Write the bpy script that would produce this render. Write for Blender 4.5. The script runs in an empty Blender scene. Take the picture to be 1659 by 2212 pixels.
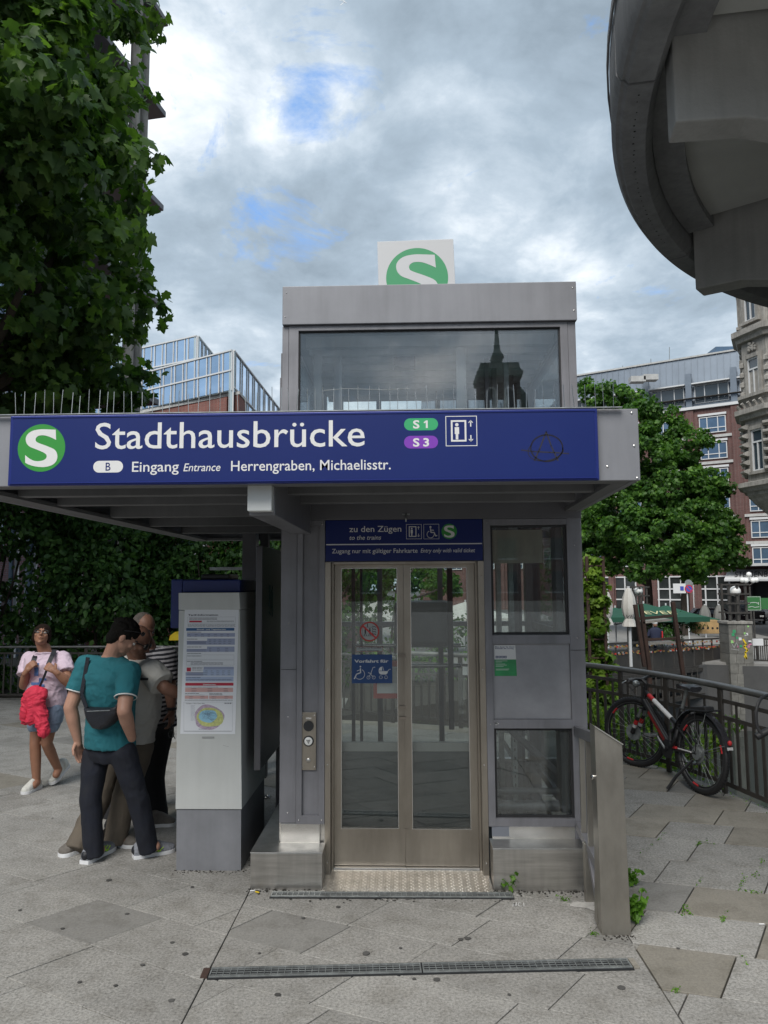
import bpy, bmesh, math, random
import numpy as np
from mathutils import Vector, Matrix
from mathutils.geometry import tessellate_polygon
random.seed(7); RNG = np.random.default_rng(11)
SC = bpy.context.scene; COL = SC.collection
V = Vector

# ------------------------------------------------------------------ camera
CAM_H = 1.85
YAW, PITCH, ROLL = math.radians(1.7), math.radians(5.6), math.radians(0.33)
fwd = V((-math.sin(YAW)*math.cos(PITCH), math.cos(YAW)*math.cos(PITCH), math.sin(PITCH)))
r0 = V((math.cos(YAW), math.sin(YAW), 0)); u0 = r0.cross(fwd)
rgt = r0*math.cos(ROLL) - u0*math.sin(ROLL); upv = u0*math.cos(ROLL) + r0*math.sin(ROLL)
cd = bpy.data.cameras.new('camera'); cam = bpy.data.objects.new('camera', cd); COL.objects.link(cam)
cd.sensor_fit = 'VERTICAL'; cd.sensor_height = 36; cd.lens = 26; cd.clip_start = 0.05; cd.clip_end = 6000
M = Matrix((rgt, upv, -fwd)).transposed().to_4x4(); M.translation = V((0, 0, CAM_H)); cam.matrix_world = M
SC.camera = cam
PW, PH, PF = 1659.0, 2212.0, 26/36*2212.0
def ray(px, py): return fwd*PF + rgt*(px-PW/2) + upv*(PH/2-py)
def at(px, py, Y):
    d = ray(px, py); d = d*(Y/d.y); return V((d.x, Y, d.z+CAM_H))
def atz(px, py, z=0.0):
    d = ray(px, py); d = d*((z-CAM_H)/d.z); return V((d.x, d.y, z))

# ------------------------------------------------------------------ world: overcast sky with broken cloud
SUN_EL, SUN_AZ = math.radians(50), math.radians(-160)     # azimuth measured from +Y to +X
W = bpy.data.worlds.new("World"); SC.world = W; W.use_nodes = True
nt = W.node_tree; nt.nodes.clear()
def N(t, **k):
    n = nt.nodes.new(t)
    for a, b in k.items(): setattr(n, a, b)
    return n
def L(a, b): nt.links.new(a, b)
def setin(n, d):
    for k, v in d.items(): n.inputs[k].default_value = v
def math_(op, a, b=None, clamp=False):
    n = N('ShaderNodeMath', operation=op); n.use_clamp = clamp
    for i, x in enumerate((a, b)):
        if x is None: continue
        if isinstance(x, (int, float)): n.inputs[i].default_value = x
        else: L(x, n.inputs[i])
    return n.outputs[0]
def ramp_(fac, stops):
    n = N('ShaderNodeValToRGB'); e = n.color_ramp.elements
    while len(e) < len(stops): e.new(0.5)
    for i, (p, c) in enumerate(stops): e[i].position = p; e[i].color = (*c, 1) if len(c) == 3 else c
    L(fac, n.inputs[0]); return n.outputs[0]
def mixc(fac, a, b, mode='MIX'):
    n = N('ShaderNodeMix', data_type='RGBA', blend_type=mode)
    for i, x in ((0, fac), (6, a), (7, b)):
        if isinstance(x, (int, float)): n.inputs[i].default_value = x
        elif isinstance(x, tuple): n.inputs[i].default_value = (*x, 1)
        else: L(x, n.inputs[i])
    return n.outputs[2]
tc = N('ShaderNodeTexCoord'); sep = N('ShaderNodeSeparateXYZ'); L(tc.outputs['Generated'], sep.inputs[0])
den = math_('ADD', math_('MAXIMUM', sep.outputs[2], 0.0), 0.30)
cmb = N('ShaderNodeCombineXYZ'); L(math_('DIVIDE', sep.outputs[0], den), cmb.inputs[0]); L(math_('DIVIDE', sep.outputs[1], den), cmb.inputs[1])
cmb.inputs[2].default_value = 3.7
def noise_(scale, detail, rough, dist=0.0, off=(0, 0, 0)):
    mp = N('ShaderNodeMapping'); L(cmb.outputs[0], mp.inputs[0]); mp.inputs[1].default_value = off
    n = N('ShaderNodeTexNoise'); L(mp.outputs[0], n.inputs['Vector'])
    setin(n, {'Scale': scale, 'Detail': detail, 'Roughness': rough, 'Distortion': dist}); return n.outputs[0]
big = noise_(1.7, 3, 0.5, 0.2, (0.35, 0.25, 0)); mid = noise_(3.6, 9, 0.58, 0.25, (1.3, 4.2, 0)); fine = noise_(11, 7, 0.6, 0.3, (7, 1, 0))
s = math_('ADD', math_('ADD', math_('MULTIPLY', big, 0.42), math_('MULTIPLY', mid, 0.62)), math_('SUBTRACT', math_('MULTIPLY', fine, 0.20), .12))
def dirdot(px, py):
    d = ray(px, py).normalized(); n = N('ShaderNodeVectorMath', operation='DOT_PRODUCT'); n.inputs[1].default_value = d
    nn = N('ShaderNodeVectorMath', operation='NORMALIZE'); L(tc.outputs['Generated'], nn.inputs[0]); L(nn.outputs[0], n.inputs[0]); return n.outputs['Value']
def near_(px, py, deg, soft=1.0):
    c = math.cos(math.radians(deg)); n = N('ShaderNodeMapRange'); n.interpolation_type = 'SMOOTHSTEP'; L(dirdot(px, py), n.inputs[0])
    setin(n, {1: c-(1-c)*soft, 2: 1.0, 3: 0.0, 4: 1.0}); return n.outputs[0]
s = math_('ADD', s, math_('MULTIPLY', near_(600, 420, 15), 0.095))          # bright bank in the thin part of the cloud
s = math_('SUBTRACT', s, math_('MULTIPLY', near_(1230, 230, 17), 0.13))    # heavier cloud to the right
s = math_('SUBTRACT', s, math_('MULTIPLY', near_(560, 640, 9), 0.10))
s = math_('ADD', s, math_('MULTIPLY', near_(1230, 500, 9), 0.09))
cloud = ramp_(s, [(0.34, (.215, .27, .325)), (0.46, (.30, .37, .44)), (0.545, (.42, .49, .56)), (0.62, (.62, .67, .72)), (0.70, (.84, .86, .88)), (0.78, (.98, .98, .99))])
sky = N('ShaderNodeTexSky', sky_type='NISHITA'); sky.sun_disc = False
sky.sun_elevation = SUN_EL; sky.sun_rotation = SUN_AZ; sky.altitude = 20
gap = noise_(5.0, 10, 0.64, 0.5, (2.1, 0.4, 0))
hole = math_('ADD', gap, math_('MULTIPLY', math_('ADD', near_(625, 225, 8.5), near_(735, 160, 4.5)), 0.125))
holem = ramp_(hole, [(0.625, (0, 0, 0)), (0.74, (1, 1, 1))])
SKYK = 4.9
c10 = N('ShaderNodeVectorMath', operation='SCALE'); L(cloud, c10.inputs[0]); c10.inputs['Scale'].default_value = SKYK
blue = mixc(0.7, sky.outputs[0], (.6, 1.4, 3.0))
bg = N('ShaderNodeBackground'); bg.inputs[1].default_value = 0.1
L(mixc(math_('MULTIPLY', holem, 0.85), c10.outputs[0], blue), bg.inputs[0]); wo = N('ShaderNodeOutputWorld'); L(bg.outputs[0], wo.inputs[0])
sd = bpy.data.lights.new('sun', 'SUN'); sd.energy = 1.2; sd.angle = math.radians(38); sd.color = (1, .96, .9)
so = bpy.data.objects.new('sun', sd); COL.objects.link(so)
sdir = V((math.sin(SUN_AZ)*math.cos(SUN_EL), math.cos(SUN_AZ)*math.cos(SUN_EL), math.sin(SUN_EL)))
so.rotation_euler = sdir.to_track_quat('Z', 'Y').to_euler()
SC.view_settings.view_transform = 'Standard'; SC.view_settings.look = 'None'; SC.view_settings.gamma = 1
SC.view_settings.use_curve_mapping = False; SC.view_settings.exposure = 1.62
SC.cycles.max_bounces = 7; SC.cycles.transparent_max_bounces = 24; SC.cycles.diffuse_bounces = 3; SC.cycles.glossy_bounces = 4
SC.cycles.use_denoising = True; SC.cycles.caustics_reflective = False; SC.cycles.caustics_refractive = False

# ------------------------------------------------------------------ materials
MATS = {}
def mat(name, col, rough=0.6, metal=0.0, var=0.0, vscale=3.0, bump=0.0, bscale=60, emit=0, spec=0.5, stretch=None, streak=0.0, rnd=0.0, col2=None, coat=0):
    """principled material; 'var' = tonal wear from noise, 'col2' = second colour of the noise, 'rnd' = per-object variation"""
    global nt
    m = bpy.data.materials.new(name); m.use_nodes = True; nt = m.node_tree
    p = nt.nodes['Principled BSDF']; setin(p, {'Roughness': rough, 'Metallic': metal, 'Specular IOR Level': spec})
    base = tuple(col)
    co = N('ShaderNodeTexCoord').outputs['Object']
    if stretch:
        mp = N('ShaderNodeMapping'); L(co, mp.inputs[0]); mp.inputs['Scale'].default_value = stretch; co2 = mp.outputs[0]
    else: co2 = co
    out = None
    if var or col2:
        n = N('ShaderNodeTexNoise'); L(co2, n.inputs['Vector']); setin(n, {'Scale': vscale, 'Detail': 6, 'Roughness': 0.62})
        a = tuple(c*(1-var) for c in base); b = tuple(min(1, c*(1+var)) for c in (col2 or base))
        out = ramp_(n.outputs[0], [(0.32, a), (0.68, b)])
        if rough > 0.08:
            mr = N('ShaderNodeMapRange'); L(n.outputs[0], mr.inputs[0]); setin(mr, {1: 0.3, 2: 0.7, 3: max(0.02, rough*(1-var*.6)), 4: min(1, rough*(1+var*.6))}); L(mr.outputs[0], p.inputs['Roughness'])
    if streak:
        mp = N('ShaderNodeMapping'); L(co, mp.inputs[0]); mp.inputs['Scale'].default_value = (9, 9, .7)
        n = N('ShaderNodeTexNoise'); L(mp.outputs[0], n.inputs['Vector']); setin(n, {'Scale': 1.4, 'Detail': 5, 'Roughness': .6})
        st = ramp_(n.outputs[0], [(0.42, (1, 1, 1)), (0.72, (1-streak,)*3)])
        out = mixc(1.0, out if out else base, st, 'MULTIPLY')
    if rnd:
        oi = N('ShaderNodeObjectInfo'); mr = N('ShaderNodeMapRange'); L(oi.outputs['Random'], mr.inputs[0]); setin(mr, {3: 1-rnd, 4: 1+rnd})
        cb = N('ShaderNodeCombineXYZ'); [L(mr.outputs[0], cb.inputs[i]) for i in range(3)]
        out = mixc(1.0, out if out else base, cb.outputs[0], 'MULTIPLY')
    if out: L(out, p.inputs['Base Color'])
    else: p.inputs['Base Color'].default_value = (*base, 1)
    if bump:
        n = N('ShaderNodeTexNoise'); L(co2, n.inputs['Vector']); setin(n, {'Scale': bscale, 'Detail': 4, 'Roughness': .6})
        b = N('ShaderNodeBump'); b.inputs['Strength'].default_value = bump; b.inputs['Distance'].default_value = 0.01
        L(n.outputs[0], b.inputs['Height']); L(b.outputs[0], p.inputs['Normal'])
    if coat: p.inputs['Coat Weight'].default_value = coat
    if emit: p.inputs['Emission Color'].default_value = (*base, 1); p.inputs['Emission Strength'].default_value = emit
    MATS[name] = m; return m
def glassmat(name, tint=(.86, .9, .9), refl=0.12, boost=0.75, rough=0.0, dirt=0.0):
    global nt
    m = bpy.data.materials.new(name); m.use_nodes = True; nt = m.node_tree; nt.nodes.remove(nt.nodes['Principled BSDF'])
    out = [n for n in nt.nodes if n.type == 'OUTPUT_MATERIAL'][0]
    t = N('ShaderNodeBsdfTransparent'); t.inputs[0].default_value = (*tint, 1)
    g = N('ShaderNodeBsdfGlossy'); g.inputs[0].default_value = (.95, .97, 1, 1); g.inputs['Roughness'].default_value = rough
    fr = N('ShaderNodeFresnel'); fr.inputs[0].default_value = 1.5
    f = math_('ADD', math_('MULTIPLY', fr.outputs[0], boost), refl, True)
    mx = N('ShaderNodeMixShader'); L(f, mx.inputs[0]); L(t.outputs[0], mx.inputs[1]); L(g.outputs[0], mx.inputs[2]); last = mx.outputs[0]
    if dirt:
        co = N('ShaderNodeTexCoord').outputs['Object']; mp = N('ShaderNodeMapping'); L(co, mp.inputs[0]); mp.inputs['Scale'].default_value = (5, 5, 1.2)
        n = N('ShaderNodeTexNoise'); L(mp.outputs[0], n.inputs['Vector']); setin(n, {'Scale': 2, 'Detail': 7, 'Roughness': .7})
        d = N('ShaderNodeBsdfDiffuse'); d.inputs[0].default_value = (.3, .3, .29, 1)
        fac = ramp_(n.outputs[0], [(0.4, (0, 0, 0)), (0.8, (dirt,)*3)])
        m2 = N('ShaderNodeMixShader'); L(fac, m2.inputs[0]); L(last, m2.inputs[1]); L(d.outputs[0], m2.inputs[2]); last = m2.outputs[0]
    L(last, out.inputs[0]); MATS[name] = m; return m
def leafmat(name, col, col2, trans=0.35, spec=0.25):
    global nt
    m = bpy.data.materials.new(name); m.use_nodes = True; nt = m.node_tree
    p = nt.nodes['Principled BSDF']; out = [n for n in nt.nodes if n.type == 'OUTPUT_MATERIAL'][0]
    geo = N('ShaderNodeNewGeometry'); oi = N('ShaderNodeObjectInfo')
    c = ramp_(math_('FRACT', math_('ADD', geo.outputs['Random Per Island'], oi.outputs['Random'])), [(0.0, col), (0.75, tuple((a+b)/2 for a, b in zip(col, col2))), (1.0, col2)])
    co = N('ShaderNodeTexCoord').outputs['Object']; n = N('ShaderNodeTexNoise'); L(co, n.inputs['Vector']); setin(n, {'Scale': .9, 'Detail': 3})
    c = mixc(1.0, c, ramp_(n.outputs[0], [(.35, (.55, .62, .56)), (.65, (1.3, 1.22, 1.15))]), 'MULTIPLY')
    L(c, p.inputs['Base Color']); setin(p, {'Roughness': .45, 'Specular IOR Level': spec})
    tr = N('ShaderNodeBsdfTranslucent'); L(mixc(1.0, c, (1.6, 1.9, .6), 'MULTIPLY'), tr.inputs[0])
    mx = N('ShaderNodeMixShader'); mx.inputs[0].default_value = trans; L(p.outputs[0], mx.inputs[1]); L(tr.outputs[0], mx.inputs[2]); L(mx.outputs[0], out.inputs[0])
    MATS[name] = m; return m
def brickmat(name, c1, c2, mortar, scale=1.0, bw=.24, bh=.075):
    global nt
    m = bpy.data.materials.new(name); m.use_nodes = True; nt = m.node_tree; p = nt.nodes['Principled BSDF']; p.inputs['Roughness'].default_value = .85
    co = N('ShaderNodeTexCoord').outputs['Object']; sp = N('ShaderNodeSeparateXYZ'); L(co, sp.inputs[0])
    cb = N('ShaderNodeCombineXYZ'); L(math_('ADD', sp.outputs[0], sp.outputs[1]), cb.inputs[0]); L(sp.outputs[2], cb.inputs[1])
    b = N('ShaderNodeTexBrick'); L(cb.outputs[0], b.inputs['Vector']); setin(b, {'Color1': (*c1, 1), 'Color2': (*c2, 1), 'Mortar': (*mortar, 1), 'Scale': 1.0, 'Mortar Size': .008*scale, 'Brick Width': bw*scale, 'Row Height': bh*scale})
    n = N('ShaderNodeTexNoise'); L(co, n.inputs['Vector']); setin(n, {'Scale': .5, 'Detail': 5})
    L(mixc(1.0, b.outputs[0], ramp_(n.outputs[0], [(.3, (.75, .75, .75)), (.7, (1.15, 1.12, 1.1))]), 'MULTIPLY'), p.inputs['Base Color'])
    MATS[name] = m; return m
def graniteslab(name, c1, c2, speck=0.35, rnd=0.12):
    global nt
    m = bpy.data.materials.new(name); m.use_nodes = True; nt = m.node_tree; p = nt.nodes['Principled BSDF']; setin(p, {'Roughness': .82, 'Specular IOR Level': .3})
    geo = N('ShaderNodeNewGeometry'); co = geo.outputs['Position']
    def nz(sc, de, ro=.6):
        n = N('ShaderNodeTexNoise'); L(co, n.inputs['Vector']); setin(n, {'Scale': sc, 'Detail': de, 'Roughness': ro}); return n.outputs[0]
    base = ramp_(nz(1.3, 6, .6), [(.3, c1), (.7, c2)])
    sp = ramp_(nz(70, 4, .8), [(.32, (1-speck*1.2,)*3), (.5, (1, 1, 1)), (.68, (1+speck*.9,)*3)])
    c = mixc(1.0, base, sp, 'MULTIPLY')
    c = mixc(1.0, c, ramp_(nz(5.5, 8, .7), [(.36, (.80, .79, .77)), (.52, (1, 1, 1)), (.75, (1.06, 1.05, 1.03))]), 'MULTIPLY')
    oi = N('ShaderNodeObjectInfo'); mr = N('ShaderNodeMapRange'); L(oi.outputs['Random'], mr.inputs[0]); setin(mr, {3: 1-rnd, 4: 1+rnd*.7})
    cb = N('ShaderNodeCombineXYZ'); [L(mr.outputs[0], cb.inputs[i]) for i in range(3)]
    L(mixc(1.0, c, cb.outputs[0], 'MULTIPLY'), p.inputs['Base Color'])
    b = N('ShaderNodeBump'); setin(b, {'Strength': .35, 'Distance': .004}); L(nz(160, 3, .7), b.inputs['Height']); L(b.outputs[0], p.inputs['Normal'])
    MATS[name] = m; return m
paint = mat('grey_paint', (.215, .215, .235), .42, .22, .14, 2.6, .03, 300, streak=.20)
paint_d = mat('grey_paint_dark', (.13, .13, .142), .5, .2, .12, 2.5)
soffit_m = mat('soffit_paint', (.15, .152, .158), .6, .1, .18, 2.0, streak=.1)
alu = mat('aluminium_fascia', (.225, .23, .252), .5, .2, .10, 1.8, .02, 300, streak=.12)
steel = mat('brushed_steel', (.50, .485, .46), .34, .9, .16, 3.0, .05, 40, stretch=(1, 1, 14), streak=.22)
steel_warm = mat('worn_door_steel', (.34, .305, .26), .36, .85, .18, 4.0, .04, 50, stretch=(1, 1, .4), streak=.15)
steel_post = mat('worn_post_steel', (.36, .34, .305), .38, .85, .22, 3.5, .05, 40, stretch=(1, 1, .5), streak=.12)
steel_lt = mat('bright_steel', (.62, .61, .59), .25, .95, .08, 5)
galv = mat('galvanised', (.33, .35, .35), .5, .7, .25, 20)
dark = mat('dark_void', (.012, .013, .015), .6)
rubber = mat('black_rubber', (.02, .02, .022), .55)
blackpl = mat('black_plastic', (.018, .018, .02), .35)
blue = mat('sign_blue', (.0055, .017, .125), .38, 0, .05, 1.5, spec=.35)
blue_fr = mat('sign_blue_frame', (.010, .022, .17), .35, .2)
white = mat('print_white', (.68, .68, .68), .5)
green = mat('s_bahn_green', (.025, .26, .035), .45)
green_d = mat('s_bahn_green_board', (.045, .30, .13), .5)
lgreen = mat('line_green', (.03, .36, .14), .45); purple = mat('line_purple', (.19, .035, .42), .45)
ink = mat('print_ink', (.03, .03, .035), .6); graf = mat('graffiti_ink', (.018, .015, .016), .6)
red = mat('print_red', (.55, .03, .035), .5)
machine = mat('machine_shell', (.54, .555, .545), .45, .0, .06, 2, .02, 300, streak=.06)
machine_d = mat('machine_base', (.22, .225, .245), .5, .1, .12, 4, streak=.12)
glass = glassmat('clear_glass', (.90, .94, .93), .05, .9, dirt=.16)
glass_top = glassmat('upper_glass', (.93, .96, .97), .055, 1.0, dirt=.08)
glass_door = glassmat('door_pane_glass', (.95, .975, .96), .03, .9, dirt=.06)
glass_far = mat('far_window_glass', (.035, .05, .065), .08, 0, spec=1.0)
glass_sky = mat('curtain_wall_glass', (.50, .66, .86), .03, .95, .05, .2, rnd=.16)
concrete = mat('concrete', (.45, .45, .44), .85, 0, .14, 1.6, .3, 40, streak=.15)
concrete_d = mat('concrete_dark', (.28, .285, .295), .85, 0, .2, 2.2, .3, 40, streak=.2)
concrete_b = mat('concrete_soffit', (.58, .59, .57), .8, 0, .08, 1.4, .15, 40)
stone = mat('sandstone_grey', (.30, .285, .26), .85, 0, .25, 2.2, .4, 30, streak=.35)
pierstone = mat('pier_stone', (.16, .155, .14), .9, 0, .25, 5, .5, 30, rnd=.15)
brick = brickmat('hotel_brick', (.135, .058, .052), (.095, .042, .040), (.17, .14, .13))
brick_l = brickmat('red_brick', (.21, .075, .06), (.15, .052, .043), (.2, .16, .14))
zinc = mat('zinc_roof', (.16, .19, .23), .45, .5, .1, .4)
whitefr = mat('window_white', (.58, .59, .60), .5)
fence_m = mat('fence_paint', (.055, .05, .045), .55, .2, .25, 9, .2, 50)
rail_m = mat('handrail_metal', (.20, .20, .195), .42, .6, .25, 6)
rust = mat('rusty_steel', (.06, .035, .028), .8, .1, .3, 6, .3, 40)
bark = mat('bark', (.045, .035, .027), .95, 0, .35, 5, .8, 18, stretch=(1, 1, .25))
umb_green = mat('umbrella_green', (.012, .075, .045), .8); umb_white = mat('umbrella_cream', (.55, .53, .49), .85, 0, .1, 3)
umb_grey = mat('umbrella_grey', (.17, .17, .16), .9, 0, .15, 3)
logo_gold = mat('lettering_cream', (.55, .5, .28), .7)
asphalt = mat('asphalt', (.075, .075, .075), .9, 0, .2, 1.2, .4, 60)
earth = mat('soil', (.035, .03, .022), .95, 0, .4, 4, .6, 20)
paving_far = mat('paving_beyond', (.23, .225, .215), .85, 0, .15, 1.0, .3, 60)
slab_a = graniteslab('slab_exposed_aggregate', (.262, .256, .242), (.325, .317, .30), .42)
slab_b = graniteslab('slab_smooth_grey', (.20, .196, .187), (.24, .235, .222), .2)
slab_c = graniteslab('slab_tan', (.235, .22, .19), (.285, .265, .228), .18)
joint = mat('joint_sand', (.045, .04, .033), .95, 0, .4, 30)
moss = leafmat('weed_leaf', (.07, .17, .02), (.16, .32, .045), .4)
leaf_plane = leafmat('plane_leaf', (.036, .080, .028), (.145, .24, .065), .42)
leaf_far = leafmat('maple_leaf', (.032, .09, .02), (.13, .26, .05), .38)
leaf_dark = leafmat('shrub_leaf', (.024, .066, .02), (.10, .20, .055), .34)
leaf_ivy = leafmat('ivy_leaf', (.08, .16, .02), (.22, .34, .05), .35)
yellow = mat('yellow_box', (.7, .5, .02), .6)
globe = mat('globe_lamp', (.8, .8, .78), .25)
carblack = mat('car_black', (.01, .01, .012), .15, .3); carsilver = mat('car_silver', (.3, .31, .32), .2, .6)
lampcover = mat('light_cover', (.62, .64, .64), .5)
cream = mat('cream_render', (.55, .53, .46), .8, 0, .06, .5)
verdigris = mat('verdigris', (.06, .12, .09), .6)

# ------------------------------------------------------------------ mesh helpers
ORIG = {}
def tag(o, label=None, cat=None, group=None, kind=None):
    if label: o['label'] = label
    if cat: o['category'] = cat
    if group: o['group'] = group
    if kind: o['kind'] = kind
    return o
def thing(name, label, cat, loc=(0, 0, 0), group=None, rz=0):
    o = bpy.data.objects.new(name, None); COL.objects.link(o); o.location = loc; o.rotation_euler = (0, 0, rz)
    o.empty_display_size = .1; ORIG[o.name] = V(loc) if not rz else V((0, 0, 0)); return tag(o, label, cat, group)
def link(name, me, parent=None, smooth=False):
    o = bpy.data.objects.new(name, me); COL.objects.link(o)
    if parent: o.parent = parent; ORIG[o.name] = ORIG.get(parent.name, V((0, 0, 0)))
    return o
def copy_tree(o, parent=None):
    c = o.copy(); COL.objects.link(c)
    if parent: c.parent = parent
    for ch in list(o.children): copy_tree(ch, c)
    return c
class MB:
    def __init__(s): s.v = []; s.f = []; s.m = []; s.cur = 0
    def add(s, vs, fs):
        b = len(s.v); s.v += [tuple(v) for v in vs]; s.f += [tuple(i+b for i in f) for f in fs]; s.m += [s.cur]*len(fs); return s
    def box(s, x0, x1, y0, y1, z0, z1):
        return s.add([(x0, y0, z0), (x1, y0, z0), (x1, y1, z0), (x0, y1, z0), (x0, y0, z1), (x1, y0, z1), (x1, y1, z1), (x0, y1, z1)],
                     [(0, 3, 2, 1), (4, 5, 6, 7), (0, 1, 5, 4), (1, 2, 6, 5), (2, 3, 7, 6), (3, 0, 4, 7)])
    def beam(s, p0, p1, w, h, up=(0, 0, 1)):
        p0, p1 = V(p0), V(p1); d = (p1-p0).normalized(); sd = d.cross(V(up))
        if sd.length < 1e-4: sd = d.cross(V((0, 1, 0)))
        sd.normalize(); u = sd.cross(d); sd = sd*w/2; u = u*h/2
        return s.add([p0-sd-u, p0+sd-u, p0+sd+u, p0-sd+u, p1-sd-u, p1+sd-u, p1+sd+u, p1-sd+u],
                     [(0, 1, 2, 3), (7, 6, 5, 4), (0, 4, 5, 1), (1, 5, 6, 2), (2, 6, 7, 3), (3, 7, 4, 0)])
    def tube(s, pts, r, seg=8, cap=True):
        pts = [V(p) for p in pts]; n = len(pts); rs = r if isinstance(r, (list, tuple)) else [r]*n
        vs = []; fs = []; pu = None
        for i, p in enumerate(pts):
            d = (pts[min(i+1, n-1)]-pts[max(i-1, 0)]).normalized()
            if pu is None:
                pu = d.cross(V((0, 0, 1)))
                if pu.length < .05: pu = d.cross(V((0, 1, 0)))
            pu = (pu - d*pu.dot(d)).normalized(); w = d.cross(pu)
            vs += [p+(pu*math.cos(2*math.pi*k/seg)+w*math.sin(2*math.pi*k/seg))*rs[i] for k in range(seg)]
        for i in range(n-1):
            for k in range(seg):
                a = i*seg+k; b = i*seg+(k+1) % seg; fs.append((a, b, b+seg, a+seg))
        if cap: fs.append(tuple(range(seg))[::-1]); fs.append(tuple((n-1)*seg+k for k in range(seg)))
        return s.add(vs, fs)
    def lathe(s, prof, c=(0, 0, 0), seg=16, ang=0.0, axis=None):
        c = V(c); vs = []; fs = []; n = len(prof)
        for r, z in prof:
            for k in range(seg):
                a = ang+2*math.pi*k/seg; q = V((r*math.cos(a), r*math.sin(a), z))
                if axis is not None: q = axis @ q
                vs.append(c+q)
        for i in range(n-1):
            for k in range(seg):
                a = i*seg+k; b = i*seg+(k+1) % seg; fs.append((a, b, b+seg, a+seg))
        fs.append(tuple(range(seg))[::-1]); fs.append(tuple((n-1)*seg+k for k in range(seg)))
        return s.add(vs, fs)
    def ell(s, c, r, R=None, seg=14, rings=9):
        c = V(c); r = (r, r, r) if isinstance(r, (int, float)) else r; vs = []; fs = []
        for i in range(1, rings):
            t = math.pi*i/rings
            for k in range(seg):
                a = 2*math.pi*k/seg; q = V((r[0]*math.sin(t)*math.cos(a), r[1]*math.sin(t)*math.sin(a), -r[2]*math.cos(t)))
                vs.append(c+(R @ q if R else q))
        q0 = V((0, 0, -r[2])); q1 = V((0, 0, r[2])); vs += [c+(R @ q0 if R else q0), c+(R @ q1 if R else q1)]; nb = len(vs)-2
        for i in range(rings-2):
            for k in range(seg):
                a = i*seg+k; b = i*seg+(k+1) % seg; fs.append((a, b, b+seg, a+seg))
        for k in range(seg):
            fs.append((nb, (k+1) % seg, k)); fs.append((nb+1, (rings-2)*seg+k, (rings-2)*seg+(k+1) % seg))
        return s.add(vs, fs)
    def prism(s, pts, vec):
        """closed polygon (3D points) extruded along vec; concave allowed"""
        pts = [V(p) for p in pts]; n = len(pts); vec = V(vec)
        tri = tessellate_polygon([pts]); vs = pts+[p+vec for p in pts]
        nrm = V((0, 0, 0))
        for i in range(n): nrm += pts[i].cross(pts[(i+1) % n])
        flip = nrm.dot(vec) > 0
        fs = []
        for t in tri:
            t = tuple(t); tn = (pts[t[1]]-pts[t[0]]).cross(pts[t[2]]-pts[t[0]])
            if tn.dot(vec) > 0: t = t[::-1]
            fs.append(t); fs.append(tuple(i+n for i in t[::-1]))
        for i in range(n):
            j = (i+1) % n; fs.append((i, j, j+n, i+n) if flip else (j, i, i+n, j+n))
        return s.add(vs, fs)
    def loft(s, rings, cap=True):
        """rings: lists of equal length of 3D points"""
        n = len(rings[0]); vs = [p for r in rings for p in r]; fs = []
        for i in range(len(rings)-1):
            for k in range(n):
                a = i*n+k; b = i*n+(k+1) % n; fs.append((a, b, b+n, a+n))
        if cap: fs.append(tuple(range(n))[::-1]); fs.append(tuple((len(rings)-1)*n+k for k in range(n)))
        return s.add(vs, fs)
    def flat(s, pts):
        """flat (possibly concave) polygon of 3D points"""
        pts = [V(p) for p in pts]; return s.add(pts, [tuple(t) for t in tessellate_polygon([pts])])
    def mesh(s, name, mats, org=V((0, 0, 0)), smooth=False, bevel=0):
        me = bpy.data.meshes.new(name); me.from_pydata([tuple(V(v)-org) for v in s.v], [], s.f)
        for m in (mats if isinstance(mats, (list, tuple)) else [mats]): me.materials.append(m)
        if any(s.m): me.polygons.foreach_set('material_index', s.m)
        if bevel:
            bm = bmesh.new(); bm.from_mesh(me)
            bmesh.ops.remove_doubles(bm, verts=bm.verts, dist=1e-6)
            ed = [e for e in bm.edges if len(e.link_faces) == 2 and e.calc_face_angle(0) > .5]
            bmesh.ops.bevel(bm, geom=ed, offset=bevel, segments=2, affect='EDGES', profile=.6, clamp_overlap=True); bm.to_mesh(me); bm.free()
        if smooth:
            me.polygons.foreach_set('use_smooth', [True]*len(me.polygons))
            if smooth != 2:
                try: me.set_sharp_from_angle(angle=math.radians(40))
                except Exception: pass
        me.update(); return me
    def build(s, name, mats, parent=None, smooth=False, bevel=0, label=None, cat=None, group=None, kind=None):
        if parent: org = ORIG.get(parent.name, V((0, 0, 0)))
        else:
            a = np.array(s.v); org = V(((a[:, 0].min()+a[:, 0].max())/2, (a[:, 1].min()+a[:, 1].max())/2, a[:, 2].min()))
        o = link(name, s.mesh(name, mats, org, smooth, bevel), parent)
        if not parent: o.location = org; ORIG[o.name] = org
        return tag(o, label, cat, group, kind)
def bx(name, x0, x1, y0, y1, z0, z1, m, parent, bevel=0.002, label=None):
    return MB().box(x0, x1, y0, y1, z0, z1).build(name, m, parent, bevel=bevel, label=label)
def cr(pts, per=6, closed=False):
    """Catmull-Rom through points"""
    n = len(pts); out = []
    P = [V(p) if len(p) == 3 else V((p[0], p[1], 0)) for p in pts]
    rng = range(n if closed else n-1)
    for i in rng:
        p0 = P[(i-1) % n] if closed or i > 0 else P[0]; p1 = P[i]; p2 = P[(i+1) % n]; p3 = P[(i+2) % n] if closed or i+2 < n else P[-1]
        for k in range(per):
            t = k/per
            out.append(.5*((2*p1)+(-p0+p2)*t+(2*p0-5*p1+4*p2-p3)*t*t+(-p0+3*p1-3*p2+p3)*t**3))
    if not closed: out.append(P[-1])
    return out

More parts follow.
